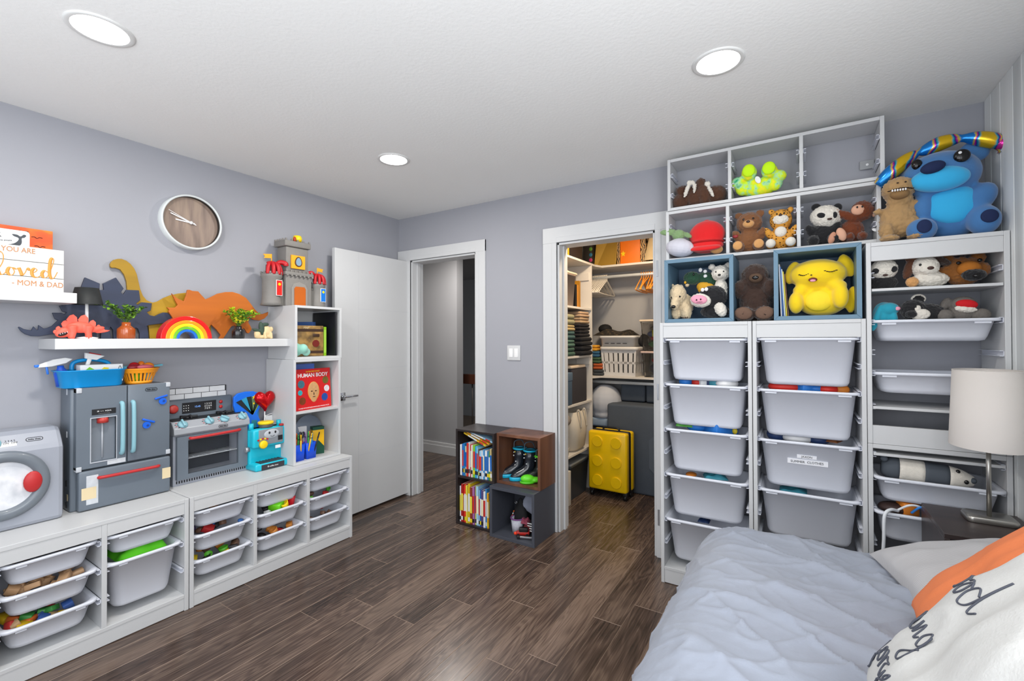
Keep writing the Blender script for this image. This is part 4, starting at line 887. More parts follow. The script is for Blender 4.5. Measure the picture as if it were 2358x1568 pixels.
open_box(t, WHITE, .31, .35, .35)
# books and box in the upper cube
def book(label, loc, th, d, h, col, rot=(0, 0, 0), name='book', group=None, ax='x', band=None, cat='book'):
    """standing book; ax='x': spine faces +x, thickness along y; ax='y': spine faces -y, thickness along x"""
    t = thing(name, label, cat, loc, rot=rot, group=group)
    def A(d0, d1, w0, w1, z0, z1): return (-d1, -d0, w0, w1, z0, z1) if ax == 'x' else (w0, w1, d0, d1, z0, z1)
    c = mat('cover_'+col, col, .4)
    mb = MB().box(*A(0, .0015, -th/2, th/2, 0, h)).box(*A(0, d, -th/2, -th/2+.0015, 0, h)).box(*A(0, d, th/2-.0015, th/2, 0, h)); mb.build('cover', c, t, .0005)
    bx('pages', mat('book_pages', 'e6e0d2', .8), t, *A(.0016, d-.004, -th/2+.0016, th/2-.0016, .003, h-.003), bevel=0)
    if band:
        for z0, z1, bc in band: bx('spine_print', mat('cover_'+bc, bc, .45), t, *A(-.0004, .0002, -th/2+.001, th/2-.001, z0*h, z1*h), bevel=0)
    return t
t = thing('treasure_book_box', 'brown map-printed chest-shaped book box in the white cube', 'box', (-2.78, 1.83, 1.253), rot=(0, 0, -.12))
PIR = ramp_mat('map_print', ((.3, '4d3a22'), (.5, '8a6a38'), (.7, 'b38a4c')), scale=18, detail=5, rough=.5)
rb('box', PIR, t, -.14, 0, -.06, .12, 0, .205, r=.003)
for z in (.018, .165): bx('strap', mat('strap_brown', '3a2416', .5), t, -.001, .0015, -.06, .12, z, z+.018, bevel=0)
MB().cyl((0, .065, .085), (.004, .065, .085), .024, n=20).build('seal', mat('seal_red', '6e2018', .4), t)
rb('clasp', mat('strap_brown', '', 0), t, 0, .006, .045, .09, .13, .15, r=.003); text('MAP', .02, mat('map_cream', 'd8c39a', .6), t, frame((.001, .0, .19), (0, 1, 0), (0, 0, 1)))
book('lime green book standing beside the brown box in the cube', (-2.785, 1.975, 1.252), .022, .16, .2, '8cc21e', band=((.1, .9, 'a9d84a'),))
book('blue book standing behind the brown map box', (-2.86, 1.945, 1.252), .03, .14, .235, '4a6aa8', (0, 0, .5))
o = tag(rb('black_board', mat('board_black', '12131a', .5), None, -.006, .006, -.135, .135, 0, .305, r=.002), 'black board leaning in the right of the white cube', 'board'); o.location = (-2.865, 2.028, 1.2525); o.rotation_euler = (0, 0, PI/2-.04)
# teal plush at the front left of the upper cube
t = thing('plush_elephant', 'mint green plush toy lying in the white cube', 'plush toy', (-2.79, 1.76, 1.2525))
MNT = mat('mint_plush', '8fc9b8', .9, sheen=.4)
MB().ell((0, 0, .045), (.05, .035, .045)).ell((.035, .03, .05), (.035, .03, .034)).ell((.03, .055, .03), (.02, .03, .028)).build('body', MNT, t, remesh=.005)
# red atlas and friends in the lower box
zb = .561+zsh+.0165
t = thing('anatomy_book', 'large red HUMAN BODY picture book facing forward in the shelf box', 'book', (-2.755, 1.871, zb), rot=(0, -.06, .1))
HBK = mat('cover_red', 'cc1a1c', .4, var=.12, vs=14)
bw, bh = .285, .268
bx('cover', HBK, t, -.001, .0025, -bw/2, bw/2, 0, bh); bx('pages', mat('book_pages', 'e6e0d2', .8), t, -.02, -.001, -bw/2+.003, bw/2-.003, .003, bh-.003); bx('back_cover', HBK, t, -.0235, -.02, -bw/2, bw/2, 0, bh)
FR = lambda y, z: frame((.0028, y, z), (0, 1, 0), (0, 0, 1))
text('HUMAN BODY', .036, PAPER, t, FR(0, .225), bold=.0006); text('ULTRA DISCOVERY', .013, TYEL, t, FR(0, .25)); text('PACKED WITH DETAILED IMAGES AND AMAZING FACTS', .0095, PAPER, t, FR(0, .012))
MB().ell((.002, 0, .118), (.0015, .05, .068), seg=28, rings=12).build('head_glow', mat('glow_orange', 'ef8a22', .5), t)
MB().ell((.0028, 0, .12), (.0018, .043, .06), seg=28, rings=12).ell((.0028, 0, .075), (.0018, .026, .03)).build('head_print', mat('face_tan', 'c99a68', .5, var=.25, vs=60), t)
for y in (-.016, .016): MB().ell((.0044, y, .118), (.0006, .008, .004)).build('eye_print', mat('print_brown', '4a2a1a', .6), t)
MB().ell((.0044, 0, .08), (.0006, .012, .003)).ell((.0046, 0, .1), (.0006, .004, .01)).build('face_print', mat('print_brown', '', 0), t)
for y, z, r, c in ((-.095, .17, .026, '3f6f7f'), (-.105, .115, .017, '35a9b5'), (-.09, .06, .025, '7a3a16'), (.1, .185, .025, '6a5a20'), (.108, .128, .022, 'd8d2d8'), (.088, .07, .026, '1f4a9a')):
    MB().cyl((.002, y, z), (.0032, y, z), r, n=24).build('roundel', mat('roundel_'+c, c, .4, var=.35, vs=80), t)
o = book('thin blue book behind the red picture book', (-2.80, 1.90, zb), .02, .2, .30, '1f4fa8', (0, 0, 1.2))
# bottom compartment: pen caddies, notebook, crayons, disc
BLU = mat('caddy_royal_blue', '1250d8', .4)
z0 = .561+.0165
for k, (y, lb) in enumerate(((1.755, 'royal blue pen cup full of scissors, left of the pair'), (1.84, 'royal blue pen cup with markers, right of the pair'))):
    t = thing('pen_cup', lb, 'pen cup', (-2.765, y, z0), group='blue pen cups')
    MB().loft([rr3(.06, .068, .008, 0), rr3(.066, .078, .01, .105), rr3(.058, .07, .008, .105), rr3(.052, .06, .006, .006)]).build('cup', BLU, t)
    rd = random.Random(k+4)
    for j in range(7):
        c = ('c8232a', '26262b', '1f8fd0', 'e8b81f', '2e9a3c', 'd8621f', '6a3f8f')[(j+k*2) % 7]; dx, dy = rd.uniform(-.018, .018), rd.uniform(-.024, .024)
        p = thing('marker', ('%s marker standing in the %s pen cup' % (('red', 'black', 'blue', 'yellow', 'green', 'orange', 'purple')[(j+k*2) % 7], 'left' if k == 0 else 'right')), 'pen', (-2.765+dx, y+dy, z0+.01), rot=(rd.uniform(-.22, .22), rd.uniform(-.05, .3), 0), group='markers in the pen cups')
        MB().cyl((0, 0, 0), (0, 0, .13+.03*rd.random()), .0048, n=8).build('barrel', mat('pen_'+c, c, .4), p); MB().lathe([(.005, .13), (.0045, .165), (.002, .17)], 8).build('cap', mat('pencap_'+c, c, .3), p)
    for j in range(2):
        if k: continue
        p = thing('scissors', 'dark handled scissors standing in the left pen cup', 'scissors', (-2.76+j*.01, y-.012+j*.028, z0+.03), rot=(-.25+.3*j, .1, .3), group='scissors in the pen cup')
        for s in (-1, 1):
            MB().tube([(s*.0, s*.012+.011*math.cos(q*PI/6), .135+.02*math.sin(q*PI/6)) for q in range(12)], .0035, 6, closed=True).build('grip', mat('scissor_grip', '33353a', .5), p)
        rb('blades', chrome, p, -.002, .002, -.007, .007, 0, .12, r=.0015)
book('white notebook with red lettering behind the pen cups', (-2.83, 1.865, z0), .012, .12, .20, 'd9dadb', (0, 0, 1.25), band=None)
t = thing('crayon_box', 'yellow and green crayon box standing beside the pen cups', 'box', (-2.80, 1.935, z0), rz=-.3)
rb('box', mat('crayon_yellow', 'eab512', .45), t, -.06, 0, -.038, .038, 0, .185, r=.002); MB().prism([(-.038, 0), (.038, 0), (.038, .05), (.0, .095), (-.038, .05)], 0, .0012, 'x').build('green_print', mat('crayon_green', '0f4a36', .5), t); bx('top_print', mat('crayon_green', '', 0), t, -.059, .0012, -.0385, .0385, .165, .186)
t = thing('grey_disc', 'large grey round plate leaning at the back of the shelf box', 'plate', (-2.86, 1.90, z0), rot=(0, 0, 0))
MB().lathe([(.0, .0), (.128, .0), (.134, .004), (.13, .008), (.0, .005)], 48, T=frame((.0, 0, .136), (-.22, .97, 0), (-.16, -.03, 1))).build('disc', mat('slate_plate', '7d8796', .4), t)
# ------------------------------------------------------------------ cube shelves with books in front of the back wall
DARK = ramp_mat('dark_stained', ((.3, '221d1d'), (.6, '2d2626'), (.85, '3a3231')), scale=10, stretch=(.15, 1, 1), rough=.4, rnd=False)
CHAR = mat('charcoal_laminate', '454851', .45, var=.04); CHAR2 = mat('charcoal_inner', '33353d', .5)
t = thing('book_cabinet', 'dark two-tier book cabinet beside the hall doorway', 'shelf unit', (-2.155, 2.628, 0))
open_box(t, DARK, .255, .345, .70, shelves=(.342,), ax='y')
t = thing('charcoal_cube', 'charcoal open cube on the floor holding costume pieces', 'shelf unit', (-1.818, 2.582, 0))
open_box(t, CHAR, .30, .355, .348, th=.02, ax='y', mb_=CHAR2)
WAL = ramp_mat('walnut', ((.3, '4b2f22'), (.55, '6b4531'), (.8, '845a42')), scale=9, stretch=(1, 1, .12), rough=.4, rnd=False, detail=8)
t = thing('walnut_cube', 'walnut open cube holding rubber boots on the charcoal cube', 'shelf unit', (-1.812, 2.66, .349))
open_box(t, WAL, .235, .352, .351, th=.02, ax='y')
topc = ['dfe3e6', '1f66b8', '2a86c8', 'd8d2a8', 'c9342c', 'dce0df', 'd2201f', 'e8e6dc', '7fc02e', '2f9fd8', '8fc9e0', '6b4630', '9cc8e4', 'dfe7ee', '5aa0d8', 'e4e6ea', '3f7fb8', '4c8f3a', 'b9a878']
x = -2.155+.026
bn = ['white', 'royal blue', 'sky blue', 'cream', 'dark red', 'white', 'bright red', 'ivory', 'lime', 'azure', 'pale blue', 'brown', 'light blue', 'white', 'mid blue', 'white', 'blue', 'green', 'tan']
rd = random.Random(12)
for k, c in enumerate(topc):
    th = rd.choice((.011, .013, .016, .018)); h = rd.uniform(.215, .25) if k < 11 else rd.uniform(.20, .225)
    if x+th > -2.155+.326: break
    book('%s book, number %d from the left on the upper cabinet tier' % (bn[k], k+1), (x+th/2, 2.64+rd.uniform(0, .012), .3585), th, .2, h, c, (0, rd.uniform(-.02, .02), 0), ax='y', group='books on the upper tier', band=((.1, .22, rd.choice(('e8d21f', 'dfe3e6', '26262b'))), (.3, .8, rd.choice(('dfe3e6', 'c9342c', '1f66b8', 'f0e6c0')))))
    x += th+.0008
for k, (c, nm) in enumerate((('e0b92a', 'yellow'), ('d8961f', 'orange-yellow'), ('9cc8e4', 'pale blue'))):
    t = book('%s picture book lying slanted across the upper row of books' % nm, (-1.925+k*.05, 2.655, .60+.022*k), .012, .17, .21, c, (0, -PI/2+.22, 0), ax='y', group='slanted books', band=((.1, .3, 'c9342c'), (.4, .8, 'dfe3e6')))
    t.rotation_euler = (0, -PI/2+.36-.05*k, 0); t.location = (-1.90+.03*k, 2.65, .598+.016*k)
botc = ['e8e8ea', 'a8201f', 'd62a22', 'e03a24', 'e8d84a', 'd8b81f', '8a3a28', 'a86aa0', 'cfd86a', '9cc8e4', '8fb8d8', '1f5fa8', '5a4a7a', 'e4e6ea', '3f8fd0', 'e8a81f', '2a6ab0', '7fb84a', 'd8622a']
bn2 = ['white', 'dark red', 'red', 'scarlet', 'pale yellow', 'mustard', 'brick', 'mauve', 'yellow-green', 'light blue', 'grey-blue', 'dark blue', 'violet', 'white', 'blue', 'amber', 'cobalt', 'green', 'orange']
x = -2.155+.022
for k, c in enumerate(botc):
    th = rd.choice((.012, .015, .018, .021)); h = rd.uniform(.25, .29)
    if x+th > -2.155+.326: break
    book('%s book, number %d from the left on the bottom cabinet tier' % (bn2[k], k+1), (x+th/2, 2.64+rd.uniform(0, .012), .0165), th, .21, h, c, (0, rd.uniform(-.015, .015), 0), ax='y', group='books on the bottom tier', band=((.05, .15, rd.choice(('e8d21f', 'dfe3e6', '26262b'))), (.3, .75, rd.choice(('dfe3e6', 'c9342c', 'e8d84a', 'f0e6c0')))))
    x += th+.0008
# rubber boots: foot points to -y
RUB = mat('navy_rubber', '1a2028', .25, coat=.3); TQ = mat('turquoise_rubber', '17a5c8', .35)
def boot(label, loc, rz, sole, body, h=.185, s=1.0):
    t = thing('rubber_boot', label, 'boot', loc, rz, group='rubber boots')
    R = []
    for z, yc, ry, rx in ((.012, -.045, .088, .034), (.03, -.045, .086, .034), (.05, -.035, .072, .033), (.07, -.012, .048, .032), (.09, .0, .036, .031), (.13, .004, .036, .032), (h, .004, .039, .035)):
        R.append([(rx*s*math.cos(a), (yc+ry*math.sin(a))*s, z*s) for a in [2*PI*k/20 for k in range(20)]])
    R2 = [[(x*.9, y*.9+.0004, z) for x, y, z in R[-1]], [(x*.85, y*.85, z-.05) for x, y, z in R[-1]]]
    MB().loft(R+R2).build('shaft', body, t)
    MB().loft([[(rx*math.cos(a)*s, (-.045+ry*math.sin(a))*s, z*s) for a in [2*PI*k/20 for k in range(20)]] for z, ry, rx in ((0, .088, .035), (.004, .093, .038), (.02, .093, .038), (.024, .088, .035))]).build('sole', sole, t)
    MB().tube([(.037*s*math.cos(a), .004*s+.041*s*math.sin(a), (h-.006)*s) for a in [2*PI*k/20 for k in range(20)]], .0075, 8, closed=True).build('top_band', sole, t)
    MB().tube(smooth([(.0, -.035*s, h*s), (0, -.03*s, (h+.04)*s), (0, .015*s, (h+.045)*s), (0, .04*s, h*s)], 5), .004, 6).build('pull_loop', mat('loop_grey', '4a5a66', .5), t)
    for x_, y_, z_, c in ((.012, -.033, .16, 'd8c23a'), (-.015, -.033, .13, 'dfe3e6'), (.02, -.03, .1, 'dfe3e6'), (-.01, -.055, .065, 'dfe3e6'), (.01, -.1, .045, 'd8c23a'), (-.02, -.03, .15, 'dfe3e6')):
        MB().ell((x_*s, y_*s, z_*s), .0045*s, seg=8, rings=6).build('dot', mat('dot_'+c, c, .5), t)
    return t
boot('dark rubber boot with turquoise sole, left of the pair in the walnut cube', (W(1195, 1060, 'y', 2.82).x, 2.825, .37), -.72, TQ, RUB, s=1.12)
boot('dark rubber boot with turquoise sole, right of the pair in the walnut cube', (W(1219, 1060, 'y', 2.80).x, 2.805, .37), -.66, TQ, RUB, s=1.12)
LIM = mat('lime_rubber', '62d22a', .4)
boot('dark boot with bright green toe behind the right boots', (W(1243, 1070, 'y', 2.82).x, 2.83, .37), -.5, LIM, mat('black_rubber', '1d2420', .35), h=.17)
t = thing('green_clog', 'bright green rubber clog at the front right of the walnut cube', 'clog', (W(1222, 1100, 'y', 2.71).x, 2.725, .372), rz=-.9)
MB().ell((0, -.03, .03), (.034, .05, .028)).ell((0, .02, .02), (.03, .05, .02)).build('clog', LIM, t, remesh=.005); MB().lathe([(.034, 0), (.036, .012)], 20, c=(0, -.03, 0), sy=1.5).build('sole', mat('lime_sole', '4fb81f', .45), t)
bx('shin_label', mat('green_panel', '3fae22', .5), None, 0, 0, 0, 0, 0, 0) if False else None
t = thing('green_boot_panel', 'green box standing behind the clog in the walnut cube', 'box', (-1.512, 2.862, .37), rz=.0)
rb('box', mat('lime_box', '45c41c', .5), t, -.028, .028, -.02, .02, 0, .235, r=.006); bx('band', mat('dark_band', '142012', .5), t, -.0285, .0285, -.0215, -.019, .12, .15, bevel=0); bx('band', mat('dark_band', '', 0), t, -.0285, .0285, -.0215, -.019, .19, .2, bevel=0)
# costume bits in the charcoal cube
DK = mat('black_cloth', '131316', .8); GL = mat('grey_cloth', '8f94a3', .85, var=.12, bump=.3, bs=25)
lump('grey_fabric', 'pale grey fabric hanging at the back right of the charcoal cube', 'cloth', (-1.565, 2.78, .23), GL, (.075, .09, .02), (1.35, .5, .2), None, 'cloth')
t = thing('toy_bucket', 'small white printed bucket with purple rim in the charcoal cube', 'bucket', (-1.665, 2.70, .0215))
MB().lathe([(.036, 0), (.045, .1), (.041, .1), (.034, .006)], 24).build('bucket', mat('bucket_print', 'b9bbc4', .5, var=.25, vs=90), t); MB().tube([(.045*math.cos(k*PI/12), .045*math.sin(k*PI/12), .098) for k in range(24)], .005, 6, closed=True).build('rim', mat('bucket_purple', '7d4a86', .5), t)
t = thing('black_mask', 'pointed black costume mask behind the white bucket', 'costume', (-1.665, 2.745, .0215))
MB().lathe([(.06, .0), (.062, .08), (.045, .15), (.012, .215), (.0, .225)], 18, sy=.6).build('hood', DK, t)
for k in range(4): bx('stripe', mat('cover_d6622a', 'd6622a', .5) if k % 2 else PAPER, t, -.055+.006*k, -.05+.006*k, -.042, -.03, .08+.016*k, .09+.016*k, T=Matrix.Rotation(.0, 4, 'Y'))
MB().tube([(-.02+.008*math.cos(k*PI/5), -.03, .195+.008*math.sin(k*PI/5)) for k in range(10)], .0018, 5, closed=True).build('eyelet', chrome, t)
t = thing('red_toy_car', 'red and black toy vehicle lying in front of the bucket', 'toy', (-1.60, 2.655, .0215), rz=.5)
MB().rbox(-.04, .05, -.018, .018, .012, .034, r=.006).build('body', mat('car_red', 'a81d16', .35), t); rb('top', BLACK, t, -.02, .04, -.016, .016, .03, .06, r=.006); MB().ell((-.045, -.01, .024), .011, seg=12, rings=8).build('nose', mat('nose_red', 'f0401c', .4), t)
for a in (-.025, .035):
    for s in (-1, 1): MB().cyl((a, s*.016, .012), (a, s*.024, .012), .012, n=14).build('wheel', BLACK, t)
t = thing('silver_claw', 'silver and black toy tool lying on the charcoal cube floor', 'toy', (-1.555, 2.63, .0215), rz=.35)
rb('bar', mat('satin_steel', '', 0), t, -.05, .045, -.008, .008, .004, .018, r=.003); rb('tip', BLACK, t, -.06, -.04, -.011, .011, .0, .02, r=.003)
lump('striped_glove', 'black glove with white stripes at the right of the charcoal cube', 'glove', (-1.545, 2.74, .075), DK, (.045, .05, .05), 0, None, 'ball')
for k in range(4): lump('white_stripe', 'white cloth band on the striped glove', 'cloth', (-1.545, 2.69, .055+.016*k), PAPER, (.035, .004, .003), 0, 'white glove bands', 'block')
lump('pink_ruffle', 'dull pink ruffled cloth beside the bucket', 'cloth', (-1.605, 2.71, .095), mat('dusty_pink', '8f3f52', .8), (.03, .03, .025), 0, None, 'cloth')
lump('red_tag', 'dark red cloth heap behind the toy vehicle', 'cloth', (-1.585, 2.70, .055), mat('maroon_cloth', '6a1a22', .8), (.03, .03, .04), 0, None, 'ball')
# ------------------------------------------------------------------ closet interior
CW = mat('closet_melamine', 'd6d0c8', .5, var=.02)
area('closet_bulb', (-1.1, 3.35, 2.38), (0, 0, 0), .25, .25, 23, (1, .80, .56), 'DISK')
lt = thing('closet_light', 'warm round closet ceiling light', 'ceiling light', (-1.1, 3.35, 2.44)); MB().lathe([(.14, 0), (.13, -.03), (.0, -.045)], 30, cap=False).build('dome', mat('warm_glow', 'ffd9a0', .5, var=0, emit=3), lt)
t = thing('closet_shelving', 'white fitted closet shelving with side tower and back shelves', 'shelving', (0, 0, 0))
FX, UY = -1.6, 3.90
bx('upright', CW, t, -1.985, FX, UY, UY+.018, 0, 2.038)
MB().prism([(-1.985, YB+.13), (FX, YB+.13), (FX, 4.0), (-1.57, 4.085), (-.29, 4.085), (-.29, 4.448), (-1.985, 4.448)], 2.038, 2.057, 'z').build('top_shelf', CW, t, .001)
for z in (1.64, 1.218, .81, .395): bx('shelf', CW, t, -1.985, FX, YB+.14, UY, z-.018, z)
for z in (1.9, 1.56, 1.13, .72): bx('cleat', CW, t, -1.75, FX-.02, UY-.012, UY, z, z+.07)
MB().prism([(-1.985, UY+.018), (-1.62, UY+.018), (-1.57, 4.06), (-.29, 4.085), (-.29, 4.448), (-1.985, 4.448)], .998, 1.015, 'z').build('back_shelf', CW, t, .001)
ROD = mat('rod_white', 'd2d6d9', .3, .2)
MB().cyl((-1.98, 4.16, 1.955), (-.29, 4.16, 1.955), .015, n=14).build('hanging_rod', ROD, t); MB().cyl((-1.98, 4.12, .955), (-.29, 4.12, .955), .015, n=14).build('hanging_rod', ROD, t)
# hangers (plane of the hanger is y-z, hung on the rod)
def hanger_mesh(m, r):
    mb = MB(); tri = smooth([(0, -.2, -.13), (0, -.02, -.03), (0, .02, -.03), (0, .2, -.13), (0, .19, -.155), (0, -.19, -.155)], 4, True)
    mb.tube(tri, r, 6, closed=True); mb.tube(smooth([(0, 0, -.03), (0, 0, .0), (0, .018, .012), (0, .012, .03), (0, -.008, .032), (0, -.018, .018)], 3), r*.7, 6)
    me = mb.mesh('hanger'); me.materials.append(m); return me
hw = hanger_mesh(mat('hanger_white', 'd9d2c8', .4), .006); ho = hanger_mesh(mat('hanger_orange', 'd98a2e', .45), .006)
for k in range(16):
    o = tag(obj('clothes_hanger', hw), 'white plastic clothes hanger in the bunch on the closet rod', 'hanger', 'white hangers bunched on the rod'); o.location = (-1.735+k*.0125, 4.16, 1.942); o.rotation_euler = (0, 0, .05*math.sin(k*2.1)+.02)
for k in range(9):
    o = tag(obj('clothes_hanger', ho), 'orange wooden clothes hanger on the right of the closet rod', 'hanger', 'orange hangers on the rod'); o.location = (-1.215+k*.021, 4.16, 1.942); o.rotation_euler = (0, 0, .14*math.sin(k*1.7)); o.scale = (1, .8, .95)
def on_left(name, label, cat, px, z, m, r, kind='block', dx=.1, rot=0, group=None):
    p = W(px, 770, 'x', FX-dx); return lump(name, label, cat, (p.x, p.y, z+r[2]), m, r, rot, group, kind)
# top shelf bags
t = thing('black_bag', 'black bag with yellow strap on the closet top shelf', 'bag', (-1.76, 3.62, 2.058))
rb('bag', mat('bag_black', '211d1c', .5), t, -.15, .13, -.22, .17, 0, .26, r=.03); rb('strap', mat('strap_yellow', 'e0a81f', .5), t, .13, .14, -.17, -.15, .0, .25, r=.003)
for k in range(3): MB().ell((.132, -.02+.05*k, .12+.04*k), (.003, .006, .006), seg=8, rings=6).build('stud', PAPER, t)
t = thing('yellow_paper_bag', 'tan and yellow paper shopping bag on the closet top shelf', 'bag', (-1.56, 4.27, 2.058), rz=.1)
MB().prism([(-.12, 0), (.09, 0), (.12, .3), (-.09, .3)], -.13, .12, 'y').build('bag', mat('bag_tan', 'b8923c', .6, var=.15), t, .004); MB().prism([(-.09, .0), (.085, .0), (.11, .3), (.05, .3)], -.134, -.130, 'y').build('fold', mat('bag_gold', '9a761c', .6), t)
t = thing('flower_bag', 'dark bag with coloured dots beside the black bag', 'bag', (-1.705, 4.17, 2.058))
rb('bag', mat('bag_dark', '2a2520', .6), t, -.05, .04, -.1, .1, 0, .25, r=.01)
for z, c in ((.06, 'b83a6a'), (.11, '2f6f8f'), (.165, '5f8f2f')): MB().ell((.03, -.1, z), (.018, .004, .018)).build('dot', mat('dot_'+c, c, .5), t)
t = thing('orange_gift_bag', 'bright orange gift bag with patterned sides on the closet top shelf', 'bag', (-1.305, 4.25, 2.058))
rb('bag', mat('gift_orange', 'f07812', .5, var=.1), t, -.105, .085, -.11, .1, 0, .31, r=.004)
PAT = ramp_mat('zigzag', ((.42, '1d1712'), (.5, 'caa06a')), kind='wave', scale=18, stretch=(1, 1, 1), distort=8, rough=.6, interp='CONSTANT', rnd=False)
rb('side_panel', PAT, t, .085, .135, -.11, .1, 0, .31, r=.003); rb('side_panel', PAT, t, -.135, -.105, -.11, .1, 0, .28, r=.003)
MB().prism([(-.075+.025*(1 if k % 2 == 0 else .45)*math.sin(k*PI/5), .1+.03*(1 if k % 2 == 0 else .45)*math.cos(k*PI/5)) for k in range(10)], -.1115, -.11, 'y').build('flower_print', TYEL, t)
lump('cream_blanket', 'cream folded blanket bag on the right of the closet top shelf', 'blanket', (-1.03, 4.26, 2.075), mat('cream_cloth', 'cdb58c', .85, var=.1, bump=.4, bs=14), (.15, .14, .23), 0, None, 'cloth')
# second shelf: clear tub and books
CLR = mat('clear_plastic', 'eeebe6', .04, var=.0, trans=.97, ior=1.06)
def tub(label, loc, w, d, h, m, lid, rz=0, fillm=None, nm='clear_tub', fh=.7):
    t = thing(nm, label, 'storage tub', loc, rz)
    MB().loft([rr3(w*.86, d*.86, .02, 0), rr3(w*.88, d*.88, .022, .006), rr3(w*.97, d*.97, .025, h*.93), rr3(w, d, .027, h*.93), rr3(w, d, .027, h), rr3(w*.94, d*.94, .022, h), rr3(w*.84, d*.84, .02, .01)]).build('tub', m, t)
    if lid: rb('lid', lid, t, -w/2-.004, w/2+.004, -d/2-.004, d/2+.004, h-.004, h+.014, r=.006)
    return t
IV = mat('ivory_plastic', 'd8c4ac', .45)
tub('translucent beige tub with lid on the upper side shelf of the closet', (-1.75, 3.40, 1.641), .3, .36, .27, mat('smoky_tub', 'a08d80', .3, trans=.3, ior=1.2), IV)
lump('green_ball', 'small green ball on top of the beige closet tub', 'ball', (-1.64, 3.33, 1.925), mat('ball_green', '6cc21e', .5), (.022, .022, .022))
lump('checked_cloth', 'black and white checked cloth on the beige closet tub', 'cloth', (-1.70, 3.42, 1.915), ramp_mat('check', ((.48, '1a1816'), (.52, 'c9b8a0')), kind='voronoi', scale=60, interp='CONSTANT', rough=.8), (.09, .1, .03), 0, None, 'cloth')
for k, (c, n) in enumerate((('18181a', 'black'), ('c9842c', 'orange'), ('a8751f', 'tan'))):
    book('%s board game box on edge beside the beige closet tub' % n, (-1.645, 3.66+k*.04, 1.641), .034, .2, (.2, .2, .24)[k], c, group='game boxes in the closet', cat='box', name='game_box')
# folded clothes: two stacks on the third shelf
def folded(label, loc, w, d, h, c, group, rz=0):
    t = thing('folded_clothes', label, 'clothes', loc, rz, group)
    m = mat('cloth_'+c, c, .9, var=.12, bump=.3, bs=40)
    for k, s in enumerate((1, .96)):
        MB().rbox(-w/2*s, w/2*s, -d/2*s, d/2*s, k*h/2, k*h/2+h/2-.001, r=h/4.2).build('fold', m, t)
    return t
z = 1.219
for k, (c, n) in enumerate((('3f5a4e', 'dark green'), ('4c6a5e', 'sea green'), ('3f5a5a', 'teal'), ('b09a6c', 'khaki'), ('8f8a6c', 'olive'))):
    h = (.075, .065, .07, .05, .09)[k]; folded('%s folded clothes, layer %d from the bottom of the left closet stack' % (n, k+1), (-1.70, 3.45, z), .2, .21, h, c, 'left stack of folded clothes', .05*(k % 2)); z += h+.001
z = 1.219
for k, (c, n) in enumerate((('141419', 'black'), ('17171b', 'black'), ('1c1a1e', 'charcoal'), ('201c20', 'dark'), ('a98e70', 'beige'), ('b5977a', 'light beige'))):
    h = (.085, .075, .06, .055, .055, .05)[k]; folded('%s folded clothes, layer %d from the bottom of the right closet stack' % (n, k+1), (-1.685+.02*(k < 2), 3.73, z), .2, .24-.012*k, h, c, 'right stack of folded clothes', -.05*(k % 2)); z += h+.001
# fabric boxes on the fourth shelf
t = thing('storage_box', 'dark grey fabric storage box with open flap in the closet', 'box', (-1.74, 3.66, .811)); rb('box', mat('fabric_charcoal', '39363a', .85), t, -.13, .125, -.16, .16, 0, .30, r=.008); rb('flap', IV, t, -.1, .13, -.17, .12, .30, .325, r=.008)
t = thing('storage_box', 'slate blue fabric storage box beside the dark grey one', 'box', (-1.72, 3.39, .811)); rb('box', mat('fabric_slate', '44586c', .85), t, -.12, .115, -.1, .1, 0, .27, r=.008); rb('rim', mat('fabric_slate2', '566a7e', .8), t, -.122, .118, -.102, .102, .2, .272, r=.006)
# fifth shelf: canvas bag, jars
t = thing('canvas_bag', 'cream canvas bag with long handles on the low closet shelf', 'bag', (-1.70, 3.66, .396)); CNV = mat('canvas', 'c9bfae', .9, bump=.2, bs=200)
MB().loft([rr3(.14, .2, .05, .0), rr3(.2, .26, .07, .03), rr3(.22, .28, .06, .18), rr3(.19, .27, .04, .34), rr3(.17, .25, .035, .34), rr3(.15, .2, .04, .06)]).build('bag', CNV, t)
for s in (-1, 1): MB().tube(smooth([(.09, s*.06-.02, .33), (.11, s*.06-.02, .36), (.12, s*.06, .3), (.115, s*.06+.02, .2)], 5), .007, 6).build('handle', CNV, t)
lump('wooden_bowl', 'round brown bowl beside the canvas bag', 'bowl', (-1.66, 3.36, .56), mat('bowl_brown', '6a3f22', .5), (.07, .07, .07))
lump('grey_scarf', 'grey and black patterned cloth above the brown bowl', 'cloth', (-1.66, 3.38, .69), mat('scarf', '8a8178', .9, var=.3, vs=40), (.08, .11, .06), 0, None, 'ball')
for k in range(3): lump('small_jar', 'small pale jar on the low closet shelf', 'jar', (-1.64, 3.28+.075*k, .43), (IV, mat('jar_tan', 'b39f7a', .5), mat('jar_clear', 'a8a296', .3))[k], (.03, .03, .034), 0, 'small jars in the closet', 'cup')
# floor: bins and box under the lowest shelf
tub('grey translucent tub on the closet floor beside the suitcase', (-1.76, 3.66, .0), .3, .4, .30, mat('smoke_tub', '5c6166', .3, trans=.3, ior=1.2), mat('smoke_lid', '6f7478', .4), nm='floor_tub')
t = thing('cardboard_box', 'white printed carton standing on the closet floor', 'box', (-1.69, 3.33, 0)); rb('box', mat('carton', 'cfcac0', .7), t, -.1, .1, -.09, .09, 0, .28, r=.003)
text('2 B', .05, INK, t, frame((.1015, .0, .2), (0, 1, 0), (0, 0, 1))); text('|||||\nFRAGILE', .022, INK, t, frame((.1015, .0, .09), (0, 1, 0), (0, 0, 1)))
lump('tan_bag', 'small tan bag on top of the white closet carton', 'bag', (-1.69, 3.34, .325), mat('tan_bag', 'b08a42', .7), (.08, .07, .035))
